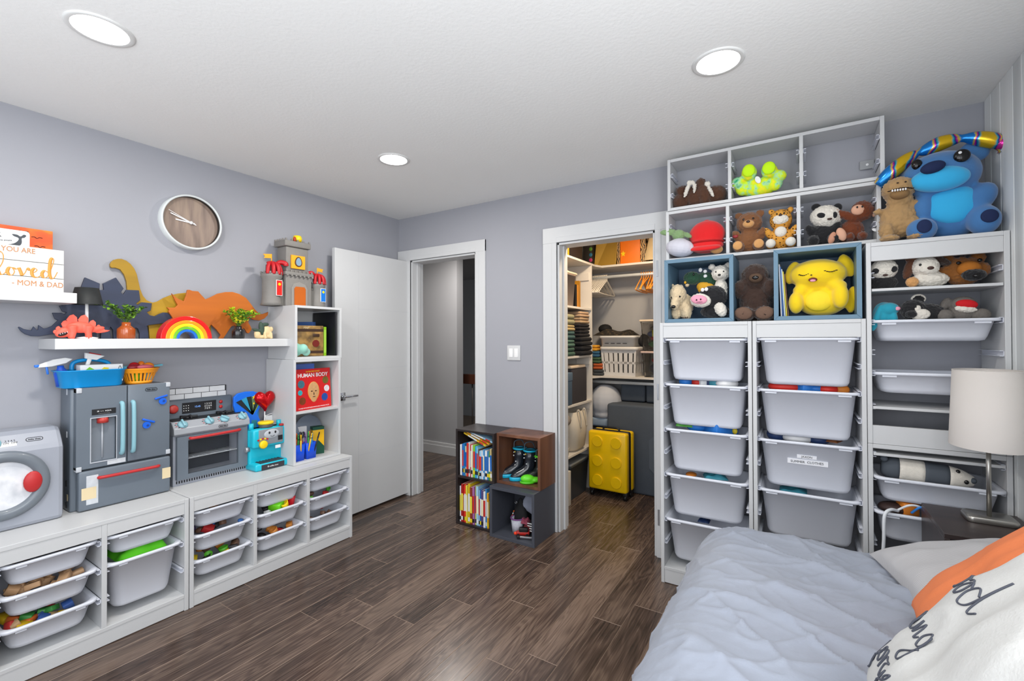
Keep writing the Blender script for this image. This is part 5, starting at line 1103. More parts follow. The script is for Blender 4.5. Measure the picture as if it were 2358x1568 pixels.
# back shelf: laundry baskets and clear tubs
LW = mat('basket_white', 'd6d4d2', .45)
t = thing('laundry_basket', 'white slotted laundry basket on the closet back shelf', 'basket', (-1.40, 4.25, 1.016), rz=-.1)
def basket(t, w, d, h, m, slots=True, z0=0):
    tp = .08
    def pt(u, v, side):   # side panel position
        ww, dd = w/2*(1-tp*(1-v)), d/2*(1-tp*(1-v)); a = u*2-1
        return {0: (a*ww, -dd, z0+v*h), 1: (ww, a*dd, z0+v*h), 2: (-a*ww, dd, z0+v*h), 3: (-ww, -a*dd, z0+v*h)}[side]
    for sd in range(4):
        mb = MB(); n = 7 if slots else 1
        cells = [(0, 1, 0, .14), (0, 1, .86, 1), (0, 1, .46, .54)]
        for k in range(n+1):
            c = (k+.0)/n; cells.append((max(0, c-.03-.02), min(1, c+.03+.02), .14, .86))
        for u0, u1, v0, v1 in cells:
            q = [pt(u0, v0, sd), pt(u1, v0, sd), pt(u1, v1, sd), pt(u0, v1, sd)]
            q2 = [(x*.975, y*.975, z) for x, y, z in q]
            mb.add(q+q2, [(0, 1, 2, 3), (7, 6, 5, 4), (0, 4, 5, 1), (1, 5, 6, 2), (2, 6, 7, 3), (3, 7, 4, 0)])
        mb.build('side', m, t)
    bx('base', m, t, -w/2*(1-tp), w/2*(1-tp), -d/2*(1-tp), d/2*(1-tp), z0, z0+.006)
    MB().loft([rr3(w, d, .03, z0+h-.012), rr3(w+.03, d+.03, .04, z0+h-.006), rr3(w+.03, d+.03, .04, z0+h+.02), rr3(w+.008, d+.008, .03, z0+h+.024), rr3(w-.01, d-.01, .03, z0+h)], cap=False).build('rim', m, t)
basket(t, .35, .33, .25, LW)
t = thing('laundry_basket', 'second white laundry basket nested on top, only its rim showing', 'basket', (-1.415, 4.25, 1.292), rz=-.1)
MB().loft([rr3(.33, .31, .03, 0), rr3(.34, .32, .035, .075), rr3(.37, .345, .04, .078), rr3(.37, .345, .04, .1), rr3(.345, .325, .035, .1), rr3(.32, .3, .03, .01)]).build('basket', LW, t)
for k in range(4): bx('slot', INK, t, -.12+k*.06, -.08+k*.06, -.1585-.003, -.157, .025, .03, bevel=0)
lump('striped_shirt', 'black and white striped shirt hanging over the upper basket', 'clothes', (-1.215, 4.22, 1.345), ramp_mat('stripe', ((.48, '1c1a1c'), (.52, 'c8c4c0')), kind='wave', scale=9, stretch=(.2, .2, 2), interp='CONSTANT', rough=.9, rnd=False), (.05, .07, .06), 0, None, 'ball')
lump('camouflage_jacket', 'dark mottled jacket heaped on the upper basket', 'clothes', (-1.49, 4.26, 1.395), ramp_mat('camo', ((.4, '14120f'), (.55, '2a241c'), (.7, '5c4a33')), scale=40, rough=.8), (.19, .14, .045), 0, None, 'cloth')
lump('dark_beanie', 'black cloth heap behind the mottled jacket', 'clothes', (-1.62, 4.3, 1.46), DK, (.07, .06, .05))
for k, (c, n, r) in enumerate((('3c4044', 'grey', .05), ('a8522a', 'rust', .03), ('3f5a42', 'green', .045), ('2f5a78', 'blue', .04), ('d89a2c', 'mustard', .04))):
    folded('%s folded clothes left of the laundry basket' % n, (-1.61-.01*k, 4.12, 1.0165+.058*k), .1-.008*k, .12, .057, c, 'clothes beside the laundry basket', .2*(k % 2))
t = tub('clear lidded tub with dark clothes, lower of the pair on the closet shelf', (-1.06, 4.26, 1.016), .3, .3, .22, CLR, mat('lid_pink', 'c8b0a8', .5))
t = tub('clear lidded tub with red and yellow toys, upper of the pair on the closet shelf', (-1.07, 4.26, 1.252), .3, .3, .27, CLR, IV)
for n, c, p, r, kd in (('dark blue cloth inside the lower clear tub', '2b3350', (-1.06, 4.26, 1.085), (.115, .115, .06), 'ball'), ('red cloth inside the lower clear tub', 'a82a2c', (-1.05, 4.24, 1.165), (.1, .1, .035), 'ball'), ('green toys inside the upper clear tub', '2f6a42', (-1.07, 4.25, 1.31), (.11, .11, .04), 'ball'), ('red toys inside the upper clear tub', 'a8222a', (-1.05, 4.24, 1.365), (.11, .11, .035), 'ball'), ('yellow toy inside the upper clear tub', 'c9c22f', (-1.07, 4.19, 1.41), (.05, .04, .03), 'block'), ('blue toys inside the upper clear tub', '3a4a78', (-1.13, 4.22, 1.405), (.05, .06, .03), 'ball'), ('grey cloth inside the upper clear tub', '77716a', (-1.06, 4.26, 1.455), (.11, .11, .035), 'ball')):
    lump('tub_contents', n, 'toy', p, mat('tubc_'+c, c, .7), r, 0, 'things inside the clear tubs', kd)
# folded grey play couch, pillow
CG = mat('couch_grey', '4a525d', .85, var=.08, vs=20, bump=.2, bs=150)
t = thing('play_couch', 'dark grey folded play couch at the back of the closet', 'couch', (-1.0, 4.18, 0))
rb('seat_block', CG, t, -.48, .6, -.22, .06, .0, .775, r=.02); rb('back_cushion', CG, t, -.42, -.19, -.02, .2, .78, .95, r=.02); rb('back_cushion', CG, t, -.18, .6, -.03, .2, .78, .95, r=.02)
MB().prism([(.02, .12), (.22, .36), (.02, .60), (-.10, .48), (-.10, .24)], -.224, -.219, 'y').build('seam_panel', mat('couch_grey2', '535c68', .85, var=.06), t, .002)
t = thing('pillow_stack', 'white pillow with blue-grey edge squeezed beside the play couch', 'pillow', (-1.57, 4.17, .62))
MB().ell((0, 0, .14), (.16, .16, .17)).ell((0, 0, .03), (.14, .14, .06)).build('pillow', mat('pillow_white', 'b9bcc4', .9, bump=.3, bs=18), t, remesh=.012); rb('under_blanket', mat('blanket_blue', '8fa0b3', .9), t, -.13, .12, -.12, .12, -.08, .0, r=.02)
# yellow suitcase with six studs
SY = mat('suitcase_yellow', 'f0c400', .35, coat=.2)
t = thing('suitcase', 'yellow hard-shell suitcase with six round studs on the closet floor', 'suitcase', (-1.39, 3.72, 0), rz=-.03)
rb('front_shell', SY, t, -.178, .172, .0, .075, .06, .565, r=.022); rb('back_shell', SY, t, -.175, .178, .115, .185, .06, .565, r=.022); rb('zip_band', BLACK, t, -.172, .172, .07, .12, .05, .568, r=.018)
for i in range(2):
    for j in range(3): MB().cyl((-.088+.168*i, .004, .145+.167*j), (-.088+.168*i, -.011, .145+.167*j), .047, n=40).build('stud', SY, t, .002)
MB().tube(smooth([(-.07, .095, .565), (-.06, .095, .585), (.06, .095, .585), (.07, .095, .565)], 4), .009, 8).build('handle', BLACK, t)
for x_ in (-.15, .15):
    for y_ in (.03, .155):
        MB().cyl((x_-.012, y_, .024), (x_+.012, y_, .024), .024, n=18).build('wheel', BLACK, t); rb('wheel_housing', BLACK, t, x_-.02, x_+.02, y_-.02, y_+.02, .035, .07, r=.006)
# ------------------------------------------------------------------ tall storage towers on the back wall
TY = 2.604; TD = .288
def yrunner(mb, x, s, y0, y1, z):
    mb.box(x, x+s*.013, y0, y1, z-.015, z-.0125).box(x, x+s*.013, y0, y1, z+.006, z+.0085).box(x, x+s*.002, y0, y1, z-.015, z+.0085)
_rm = {}
def runners(t, Wd, zs, th=.018, depth=TD):
    for s, x in ((1, 0), (-1, 0)):
        if (s, depth) not in _rm:
            mb = MB(); yrunner(mb, 0, s, .012, depth-.02, 0); me = mb.mesh('runner'); me.materials.append(BINW); _rm[(s, depth)] = me
        for z in zs:
            o = obj('runner', _rm[(s, depth)], t); o.location = (th if s > 0 else Wd-th, 0, z)
def tower(x0, label, z0, H, zs, rail=.066, plinth=.078, bottom=True):
    t = thing('storage_tower', label, 'storage unit', (x0, TY, z0)); Wd = .459; th = .018
    bx('side_panel', WHITE, t, 0, th, 0, TD, 0, H, bevel=.002); bx('side_panel', WHITE, t, Wd-th, Wd, 0, TD, 0, H, bevel=.002)
    bx('top_panel', WHITE, t, th, Wd-th, .0005, TD, H-.018, H); bx('top_rail', WHITE, t, th, Wd-th, .003, .02, H-.018-rail, H-.018)
    if bottom:
        bx('bottom_panel', WHITE, t, th, Wd-th, .001, TD, plinth-.002, plinth+.014); bx('plinth', WHITE, t, th, Wd-th, .003, .02, .003, plinth-.002)
    runners(t, Wd, zs)
    return t
tower(-.66, 'tall white bin tower beside the closet doorway', 0, 1.45, [1.356-.125*k for k in range(10)])
tower(-.198, 'tall white bin tower in the middle, with the labelled bin', 0, 1.45, [1.358-.125*k for k in range(10)])
t = tower(.263, 'white shelf tower in the corner, upper frame of two', .885, .908, [1.65-.885, 1.436-.885, 1.30-.885, 1.205-.885, 1.054-.885], plinth=.085, bottom=False)
bx('lower_rail', WHITE, t, .018, .441, .003, .02, 0, .083)
t = tower(.263, 'white shelf tower in the corner, lower frame of two', 0, .884, [.839, .735, .59, .44], rail=.002)
GT = 'deep bins of the towers'
lab1 = ('top bin of the tower beside the closet', 'second bin of the tower beside the closet, with blue and white toys', 'third bin of the tower beside the closet, blue toys showing', 'fourth bin of the tower beside the closet', 'lowest bin of the tower beside the closet, half hidden by bed')
for k, z in enumerate((1.362, 1.112, .862, .612, .362)): bin_(.42, .284, .232, (-.4305, TY+.144, z), 'deep white '+lab1[k], GT, 'y')
lab2 = ('top bin of the middle tower', 'second bin of the middle tower, red and blue toys showing', 'third bin of the middle tower, blue and white toys', 'fourth bin of the middle tower, hand-lettered tape label removed')
lab2 = ('top bin of the middle tower', 'second bin of the middle tower, red and blue toys on top', 'bin with a handwritten summer clothes label in the middle tower', 'bin of the middle tower just above the bed')
for k, z in enumerate((1.364, 1.108, .857, .607)): bin_(.42, .284, .236, (.0315, TY+.144, z), 'deep white '+lab2[k], GT, 'y')
# handwritten label
lb = thing('bin_label', 'white tape label with handwriting on a middle tower bin', 'label', (.030, TY+.0235, .765), rot=(.06, 0, .0))
TPW = mat('label_tape', 'e6e7ec', .5)
bx('tape', TPW, lb, -.04, .04, -.001, .004, .012, .028, bevel=0); bx('tape', TPW, lb, -.08, .085, -.001, .004, -.018, .006, bevel=0)
text('JAXON', .014, INK, lb, frame((0, -.0013, .020), (1, 0, 0), (0, 0, 1))); text('SUMMER  CLOTHES', .0155, INK, lb, frame((0, -.0013, -.006), (1, 0, .02), (0, 0, 1)))
# corner tower: shelves and shallow bins
def tshelf(z, label): tag(bx('tower_shelf', WHITE, None, .283, .702, TY+.002, TY+.28, z-.012, z, bevel=.001), label, 'shelf')
tshelf(1.584, 'thin white shelf carrying the plush dogs in the corner tower'); tshelf(1.054, 'empty thin white shelf in the corner tower'); tshelf(.845, 'thin white shelf just above the striped pillow toy bin')
for z, h, lb in ((1.442, .095, 'shallow white bin of the corner tower full of plush toys'), (1.208, .095, 'empty shallow white bin behind the bedside lamp'), (.745, .11, 'white bin holding the long panda pillow'), (.592, .13, 'white bin with cables beside the nightstand')):
    bin_(.42, .284, h, (.4925, TY+.142-(.03 if z < .8 else 0), z), lb, 'bins of the corner tower', 'y')
# bin contents of the towers
BC = {'blue': '1f6fc0', 'red': 'cc2a1f', 'white': 'dcdcdc', 'green': '4f9a3a', 'yellow': 'd8c02a', 'orange': 'd9802a', 'navy': '1f3560', 'pink': 'c9a0b0', 'teal': '3f8fa0', 'grey': '9a9a98', 'brown': '7a4a2a'}
def tfill(items, x0, zr, word):
    for k, (c, u, r, kd) in enumerate(items):
        lump('bin_toy', '%s toy, %s from left, in the %s' % (c, ORD[k], word), 'toy', (x0-.15+.30*u, TY+.125, zr-.010+r[2]*.45), mat('bt_'+c, BC[c], .5, var=.1), r, (0, 0, .3*k), 'toys in the tower bins', kd)
tfill([('blue', .12, (.04, .05, .035), 'ball'), ('red', .3, (.03, .04, .03), 'ball'), ('white', .42, (.03, .04, .03), 'block'), ('navy', .5, (.025, .03, .03), 'block'), ('teal', .6, (.035, .05, .03), 'block'), ('white', .82, (.08, .06, .035), 'ball')], -.4305, 1.112, 'second tower bin by the closet')
tfill([('green', .12, (.05, .05, .03), 'cloth'), ('blue', .32, (.06, .05, .035), 'ball'), ('yellow', .5, (.016, .016, .02), 'ball'), ('blue', .72, (.075, .05, .035), 'block'), ('yellow', .95, (.014, .014, .018), 'ball')], -.4305, .862, 'third tower bin by the closet')
tfill([('grey', .35, (.06, .05, .02), 'cloth'), ('grey', .65, (.07, .05, .02), 'cloth')], -.4305, 1.362, 'top tower bin by the closet')
tfill([('orange', .2, (.03, .04, .012), 'ball'), ('teal', .62, (.06, .05, .02), 'cloth')], -.4305, .595, 'fourth tower bin by the closet')
tfill([('navy', .42, (.03, .03, .012), 'cloth')], -.4305, .345, 'lowest tower bin by the closet')
tfill([('yellow', .14, (.045, .05, .03), 'ball'), ('yellow', .32, (.035, .05, .026), 'ball'), ('white', .48, (.04, .05, .026), 'cloth'), ('pink', .68, (.06, .05, .026), 'cloth'), ('brown', .86, (.04, .05, .024), 'cloth')], .0315, 1.364, 'top bin of the middle tower')
tfill([('white', .06, (.02, .04, .03), 'ball'), ('red', .26, (.10, .05, .035), 'ball'), ('blue', .5, (.05, .05, .03), 'block'), ('blue', .64, (.05, .05, .03), 'ball'), ('red', .8, (.06, .05, .03), 'ball'), ('orange', .96, (.03, .04, .028), 'ball')], .0315, 1.108, 'second bin of the middle tower')
tfill([('navy', .06, (.045, .05, .04), 'ball'), ('white', .38, (.08, .06, .03), 'ball'), ('orange', .52, (.02, .03, .02), 'ball'), ('navy', .66, (.05, .05, .03), 'ball'), ('brown', .8, (.04, .05, .022), 'cloth')], .0315, .857, 'labelled bin of the middle tower')
tfill([('teal', .3, (.06, .05, .012), 'cloth')], .0315, .59, 'bin just above the bed')
# cables bin
for k, (c, nm) in enumerate((('dfe2e6', 'white'), ('2f7fd0', 'blue'), ('dfe2e6', 'white'))):
    o = tag(MB().tube(smooth([(.36+.05*k, 2.60, .60), (.40+.04*k, 2.585, .635), (.44+.04*k, 2.60, .63-.01*k), (.47+.03*k, 2.62, .59)], 6), .005, 6).build('cable', mat('cable_'+nm, c, .4)), '%s cable loop, number %d from the left in the cable bin' % (nm, k+1), 'cable', 'cables in the bin')
o = tag(MB().tube(smooth([(.365, 2.60, .60), (.335, 2.565, .61), (.312, 2.545, .585), (.308, 2.54, .48), (.30, 2.54, .30), (.32, 2.53, .2)], 6), .007, 6).build('cable', mat('cable_white', 'dfe2e6', .4)), 'white cable hanging out over the front of the cable bin', 'cable')
lump('dark_toy', 'dark toy heap at the left of the cable bin', 'toy', (.36, 2.66, .595), mat('bt_dark', '3a2a26', .6), (.06, .05, .025), 0, None, 'ball'); lump('orange_toy', 'orange toy poking out of the cable bin', 'toy', (.405, 2.65, .605), mat('bt_orange', '', 0), (.03, .03, .028), .4, None, 'block')
# ------------------------------------------------------------------ wall-hung three-bay cabinets
def wall_unit(x0, z0, Wd, H, label):
    t = thing('wall_cabinet', label, 'wall cabinet', (x0, 2.724, z0)); D = .172; th = .017
    bx('side_panel', WHITE, t, 0, th, 0, D, 0, H); bx('side_panel', WHITE, t, Wd-th, Wd, 0, D, 0, H); bx('top_panel', WHITE, t, th, Wd-th, 0, D, H-th, H); bx('bottom_panel', WHITE, t, th, Wd-th, 0, D, 0, th)
    for k in (1, 2): bx('divider', WHITE, t, k*Wd/3-th/2, k*Wd/3+th/2, 0, D, th, H-th)
    for k in range(3):
        for s in (1, -1):
            x = (k*Wd/3+(th if k == 0 else th/2)) if s > 0 else ((k+1)*Wd/3-(th if k == 2 else th/2))
            for z in (.095, .21):
                mb = MB(); yrunner(mb, x, s, .01, D-.02, z); mb.build('runner', BINW, t)
    return t
wall_unit(-.641, 2.106, .99, .30, 'upper white three-bay wall cabinet just under the ceiling')
wall_unit(-.651, 1.811, .985, .292, 'lower white three-bay wall cabinet holding teddy bear and panda')
t = thing('metal_bracket', 'small grey metal bracket in the empty right bay of the upper cabinet', 'bracket', (.30, 2.885, 2.235)); bx('plate', mat('bracket_grey', '9a9c9e', .5), t, -.03, .028, -.003, .002, -.022, .022); MB().cyl((0, -.004, 0), (0, -.002, 0), .006, n=12).build('screw', PAPER, t)
# ------------------------------------------------------------------ blue cubes on the towers
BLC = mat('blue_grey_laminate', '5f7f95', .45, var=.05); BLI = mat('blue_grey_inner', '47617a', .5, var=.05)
def blue_cube(x0, z0, label):
    t = thing('blue_cube', label, 'shelf unit', (x0, TY, z0)); S_ = .35; D = .28; th = .02
    for nm, poly in (('bottom_panel', [(0, 0), (S_, 0), (S_-th, th), (th, th)]), ('top_panel', [(0, S_), (S_, S_), (S_-th, S_-th), (th, S_-th)]), ('side_panel', [(0, 0), (th, th), (th, S_-th), (0, S_)]), ('side_panel', [(S_, 0), (S_-th, th), (S_-th, S_-th), (S_, S_)])):
        MB().prism(poly, 0, D, 'y').build(nm, BLC, t, .0012)
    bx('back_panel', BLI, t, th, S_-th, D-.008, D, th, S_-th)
blue_cube(-.633, 1.4505, 'blue-grey open cube with small plush animals on the first tower'); blue_cube(-.102, 1.4505, 'blue-grey open cube with the big yellow plush on the middle tower')
# ------------------------------------------------------------------ plush toys (front faces -y)
def fur(name, c, b=.5, s=220, var=.12): return mat('fur_'+name, c, .95, var=var, vs=60, bump=b, bs=s, sheen=.3)
FBR = fur('brown', '7a4f2e'); FTAN = fur('tan', 'c8945c'); FBLK = fur('black', '17171a'); FWHT = fur('white', 'd9d3c8'); FCRM = fur('cream', 'd8c3a0'); FDK = fur('dark_brown', '3a2820', .8, 120)
EYE = mat('eye_black', '0d0b0c', .15); EYW = mat('eye_white', 'e8e8e8', .3); NOSE = mat('nose_brown', '3a2018', .4); PINK = mat('plush_pink', 'e39ab0', .8); STITCHING = mat('thread', '2a1a14', .7)
def plush(name, label, loc, s, m, balls, feats, rz=0, rx=0, ry=0, vox=.024, group=None):
    t = thing(name, label, 'plush toy', loc, rot=(rx, ry, rz), group=group)
    mb = MB()
    for b in balls: mb.ell([k*s for k in b[0]], [k*s for k in b[1]], b[2] if len(b) > 2 else None)
    mb.build('body', m, t, remesh=vox*s)
    for f in feats:
        mb = MB()
        for b in f[2]: mb.ell([k*s for k in b[0]], [k*s for k in b[1]], b[2] if len(b) > 2 else None)
        mb.build(f[0], f[1], t, remesh=(vox*s*.7 if len(f) > 3 else 0))
    return t
def eyes(y, z, dx, r=.025, m=None): return ('eye', m or EYE, [((-dx, y, z), (r, r*.7, r)), ]), ('eye', m or EYE, [((dx, y, z), (r, r*.7, r))])
SIT = [((0, 0, .27), (.25, .22, .28)), ((0, -.02, .68), (.27, .24, .245)), ((-.24, -.1, .38), (.09, .1, .17), (.5, -.5, 0)), ((.24, -.1, .38), (.09, .1, .17), (.5, .5, 0)), ((-.2, -.22, .12), (.115, .17, .12)), ((.2, -.22, .12), (.115, .17, .12))]
def ears(x, z, r, y=0): return [((-x, y, z), (r, r*.55, r)), ((x, y, z), (r, r*.55, r))]
# lower wall cabinet
b = W(1725, 582, 'y', 2.76)
plush('plush_bear', 'brown teddy bear with pale foot pads in the lower wall cabinet', (b.x, 2.79, 1.829), .238, FBR, SIT+ears(.22, .88, .09), [('muzzle', FTAN, [((0, -.23, .62), (.12, .09, .09))]), ('nose', NOSE, [((0, -.315, .655), (.04, .025, .03))]), *eyes(-.235, .73, .095, .025), ('foot_pad', FTAN, [((-.21, -.375, .13), (.1, .03, .1))]), ('foot_pad', FTAN, [((.21, -.375, .13), (.1, .03, .1))]), ('paw_badge', mat('badge_red', '8a1c22', .5), [((-.27, -.2, .38), (.06, .02, .04))])])
LEO = ramp_mat('leopard', ((.0, '1a130e'), (.22, '2a1c10'), (.34, 'c98a2e'), (1, 'd9a24a')), kind='voronoi', scale=75, rough=.95, rnd=False)
b = W(1798, 580, 'y', 2.74)
plush('plush_leopard', 'spotted leopard plush with white muzzle in the lower wall cabinet', (b.x, 2.79, 1.829), .232, LEO, [(c, (r[0]*.85, r[1], r[2]), *q) for c, r, *q in SIT]+ears(.19, .9, .07), [('muzzle', FWHT, [((0, -.19, .66), (.16, .09, .12))], 1), ('nose', NOSE, [((0, -.27, .74), (.035, .02, .025))]), ('chest', FWHT, [((0, -.2, .38), (.12, .06, .12))]), ('foot', FWHT, [((-.19, -.36, .11), (.1, .08, .1))]), ('foot', FWHT, [((.19, -.36, .11), (.1, .08, .1))]), *eyes(-.24, .78, .07, .018)])
b = W(1896, 565, 'y', 2.76)
plush('plush_panda', 'panda plush slumped to the right in the lower wall cabinet', (b.x, 2.80, 1.829), .215, FBLK, [(c, (r[0]*1.1, r[1], r[2]), *q) for c, r, *q in SIT if c[2] < .6], [('ear', FBLK, [((-.13, 0, .95), (.1, .06, .09))]), ('ear', FBLK, [((.29, 0, .88), (.09, .06, .1))]), ('head', FWHT, [((.06, -.05, .68), (.32, .26, .27), (0, .25, 0))], 1), ('eye_patch', FBLK, [((-.04, -.29, .68), (.085, .04, .06), (0, .3, 0))]), ('eye_patch', FBLK, [((.22, -.25, .66), (.05, .05, .075))]), ('nose', NOSE, [((.12, -.31, .57), (.05, .025, .025))]), ('paw', mat('plush_tan', 'c08a70', .85), [((.16, -.34, .12), (.07, .06, .14), (0, .3, 0))])])
MKB = fur('monkey_brown', '6a3216'); SKN = mat('plush_skin', 'd5a388', .85)
b = W(1968, 560, 'y', 2.76)
plush('plush_monkey', 'reddish brown monkey plush leaning in the right bay of the lower cabinet', (b.x-.01, 2.80, 1.829), .20, MKB, [((0, 0, .3), (.26, .22, .3), (0, .25, 0)), ((.22, -.02, .78), (.24, .22, .24)), ((-.1, -.15, .68), (.28, .09, .1), (0, .5, 0)), ((-.05, -.22, .13), (.1, .2, .1)), ((.2, -.22, .13), (.1, .2, .1))], [('face', SKN, [((.12, -.2, .78), (.14, .07, .13))], 1), ('paw', SKN, [((-.34, -.18, .8), (.09, .06, .08))]), ('foot', SKN, [((-.22, -.34, .2), (.1, .07, .17), (0, -.3, 0))]), ('ear', SKN, [((.44, -.02, .68), (.04, .06, .08))]), *[('eye', EYE, [((.1+k*.1, -.275, .83), (.02, .015, .025))]) for k in range(2)], ('care_tag', PAPER, [((.45, -.2, .25), (.07, .01, .04), (0, .4, 0))])])
# red cap and small green plush in the left bay
t = thing('newsboy_hat', 'puffy bright red cloth cap in the left bay of the lower cabinet', 'hat', (W(1625, 585, 'y', 2.74).x, 2.775, 1.829), rot=(0, 0, 0))
CAPR = mat('cap_red', 'd41216', .85, sheen=.3)
MB().ell((0, .01, .125), (.098, .075, .082)).ell((0, -.01, .06), (.092, .07, .045)).build('crown', CAPR, t, remesh=.008)
MB().ell((0, -.055, .04), (.085, .05, .018), (.35, 0, 0)).build('visor', CAPR, t); MB().ell((0, .012, .2), (.02, .018, .012)).build('button', CAPR, t)
MB().tube([(.09*math.cos(a), -.01+.068*math.sin(a), .075) for a in [2*PI*k/24 for k in range(24)]], .005, 6, closed=True).build('seam_band', mat('cap_seam', 'a00e12', .85), t)
GRN = fur('sage', '7d9a6a', .3)
plush('plush_frog', 'small sage green plush with wide ears wrapped in pale cloth', (W(1560, 590, 'y', 2.70).x, 2.735, 1.829), .185, GRN, [((0, 0, .72), (.2, .17, .16)), ((-.3, .0, .84), (.28, .06, .11), (0, .12, 0)), ((.22, .02, .70), (.2, .06, .08), (0, .5, 0))], [('cloth_wrap', mat('swaddle', 'c9c8d2', .9, var=.12), [((.05, -.05, .3), (.44, .3, .28), (0, .2, 0))], 1), ('cloth_wrap', mat('swaddle', '', 0), [((.0, -.0, .52), (.24, .2, .09))], 1)])
for k, (px, n) in enumerate(((1648, 'beige'), (1590, 'dark brown'))):
    lump('small_plush', '%s small plush peeking out beside the red cap' % n, 'plush toy', (W(px, 585, 'y', 2.72).x, 2.745 if k == 0 else 2.85, 1.829+(.03 if k == 0 else .14)), (FTAN, FDK)[k], (.035, .02, .025) if k == 0 else (.04, .03, .025), .3)
# upper wall cabinet
b = W(1605, 470, 'y', 2.79)
MAM = fur('mammoth', '4f3120', .5)
plush('plush_mammoth', 'brown mammoth plush with white tusks lying in the upper cabinet', (b.x, 2.81, 2.124), .30, MAM, [((-.32, 0, .15), (.16, .2, .16)), ((-.28, 0, .36), (.13, .15, .12)), ((0, -.02, .22), (.24, .2, .22)), ((.08, -.1, .38), (.1, .1, .16)), ((.14, -.12, .2), (.12, .14, .22), (0, -.2, 0)), ((.34, 0, .2), (.18, .18, .17))], [('tusk', FWHT, [((-.15, -.25, .3), (.04, .04, .15), (0, .35, 0)), ((-.08, -.26, .43), (.07, .04, .045)), ((-.01, -.25, .33), (.035, .035, .11))], 1), ('tusk', FWHT, [((.26, -.2, .24), (.035, .035, .17), (0, -.4, 0)), ((.2, -.18, .38), (.06, .04, .05))], 1)], vox=.025)
TIE = ramp_mat('tie_dye', ((.3, '1f9a6a'), (.42, '9fd8a8'), (.52, 'c8e82a'), (.66, 'f0e02a'), (.8, 'd8f01f')), scale=26, detail=2, rough=.95, rnd=False)
b = W(1747, 450, 'y', 2.79)
plush('plush_tie_dye', 'lime and yellow tie-dyed plush lying feet forward in the upper cabinet', (b.x, 2.80, 2.124), .26, TIE, [((0, 0, .22), (.32, .22, .2)), ((-.38, -.12, .36), (.13, .12, .12)), ((.38, -.12, .36), (.13, .12, .12)), ((-.16, -.2, .5), (.15, .12, .16)), ((.2, -.2, .48), (.15, .12, .16)), ((-.3, -.05, .25), (.14, .12, .16)), ((.3, -.05, .25), (.14, .12, .16))], [('foot_pad', mat('neon_lime', 'c2f01a', .9), [((-.16, -.3, .52), (.12, .05, .13))]), ('foot_pad', mat('neon_lime', '', 0), [((.2, -.3, .5), (.12, .05, .13))]), ('care_tag', PAPER, [((0, -.23, .32), (.05, .01, .08), (0, -.4, 0))])])
# first blue cube
zc = 1.471
plush('plush_polar_bear', 'cream polar bear plush hanging its head in the left blue cube', (-.565, 2.70, zc), .27, FCRM, [((.03, .1, .3), (.2, .22, .26)), ((-.04, -.1, .5), (.17, .2, .24), (.5, .1, 0)), ((-.06, -.27, .3), (.085, .1, .12)), ((.12, -.05, .16), (.11, .12, .18)), ((-.1, .0, .14), (.1, .12, .15)), ((-.17, .03, .72), (.05, .04, .05)), ((.12, .05, .72), (.05, .04, .05))], [('nose', EYE, [((-.07, -.37, .25), (.045, .03, .035))]), ('eye', EYE, [((-.13, -.26, .45), (.018, .015, .02))]), ('eye', EYE, [((.04, -.28, .46), (.018, .015, .02))]), ('claw_mark', NOSE, [((.08+.04*k, -.175, .03), (.012, .01, .02)) for k in range(3)])])
DGR = fur('dino_green', '1f4430', .2); 
plush('plush_dinosaur', 'dark green dinosaur plush with yellow belly in the left blue cube', (-.455, 2.74, 1.615), .17, DGR, [((-.3, -.15, .52), (.28, .2, .22), (0, .2, 0)), ((.15, 0, .45), (.4, .25, .25), (0, .25, 0)), ((.5, .05, .3), (.2, .15, .15))], [('belly', mat('dino_yellow', 'cf9a2a', .9), [((.12, -.12, .18), (.3, .18, .2), (0, .3, 0)), ((.0, -.2, .12), (.12, .12, .12)), ((.3, -.18, .1), (.14, .12, .14))], 1), ('spike', PAPER, [((-.05, -.1, .78), (.06, .03, .07))]), ('spike', PAPER, [((.1, -.12, .72), (.06, .03, .06))]), ('spike', PAPER, [((.12, -.22, .55), (.06, .03, .06))]), ('eye', EYE, [((-.22, -.33, .62), (.025, .02, .045))]), ('eye', EYE, [((-.42, -.28, .62), (.025, .02, .045))]), ('horn', mat('dino_horn', 'e0a82a', .8), [((-.5, -.25, .38), (.04, .05, .05))])])
plush('plush_white_bear', 'small white bear plush sitting high in the left blue cube', (-.355, 2.70, 1.588), .19, FWHT, [((0, 0, .25), (.18, .16, .26)), ((0, -.04, .68), (.25, .22, .23)), ((-.1, -.1, .1), (.08, .12, .1)), ((.1, -.1, .1), (.08, .12, .1)), ((-.24, 0, .88), (.1, .06, .09)), ((.2, 0, .9), (.1, .06, .09)), ((0, -.2, .6), (.11, .1, .09))], [('nose', EYE, [((0, -.3, .6), (.04, .025, .03))]), *eyes(-.235, .7, .1, .022)])
plush('plush_cow', 'black and white cow plush with pink snout in the left blue cube', (-.405, 2.67, zc), .21, FBLK, [((.05, .02, .55), (.36, .26, .3)), ((.1, .08, .18), (.36, .22, .17))], [('snout', FWHT, [((-.2, -.22, .46), (.26, .12, .18), (0, .15, 0))], 1), ('snout_print', PINK, [((-.22, -.32, .48), (.2, .05, .12), (0, .15, 0))]), ('nostril', NOSE, [((-.27, -.37, .47), (.02, .015, .022))]), ('nostril', NOSE, [((-.17, -.37, .48), (.02, .015, .022))]), ('eye', EYW, [((-.14, -.27, .73), (.045, .03, .05))]), ('eye', EYW, [((-.05, -.27, .74), (.045, .03, .05))]), ('leg', FWHT, [((.26, -.12, .22), (.14, .1, .2), (0, -.4, 0))], 1), ('smile', STITCHING, [((-.2, -.375, .41), (.08, .006, .006))])])
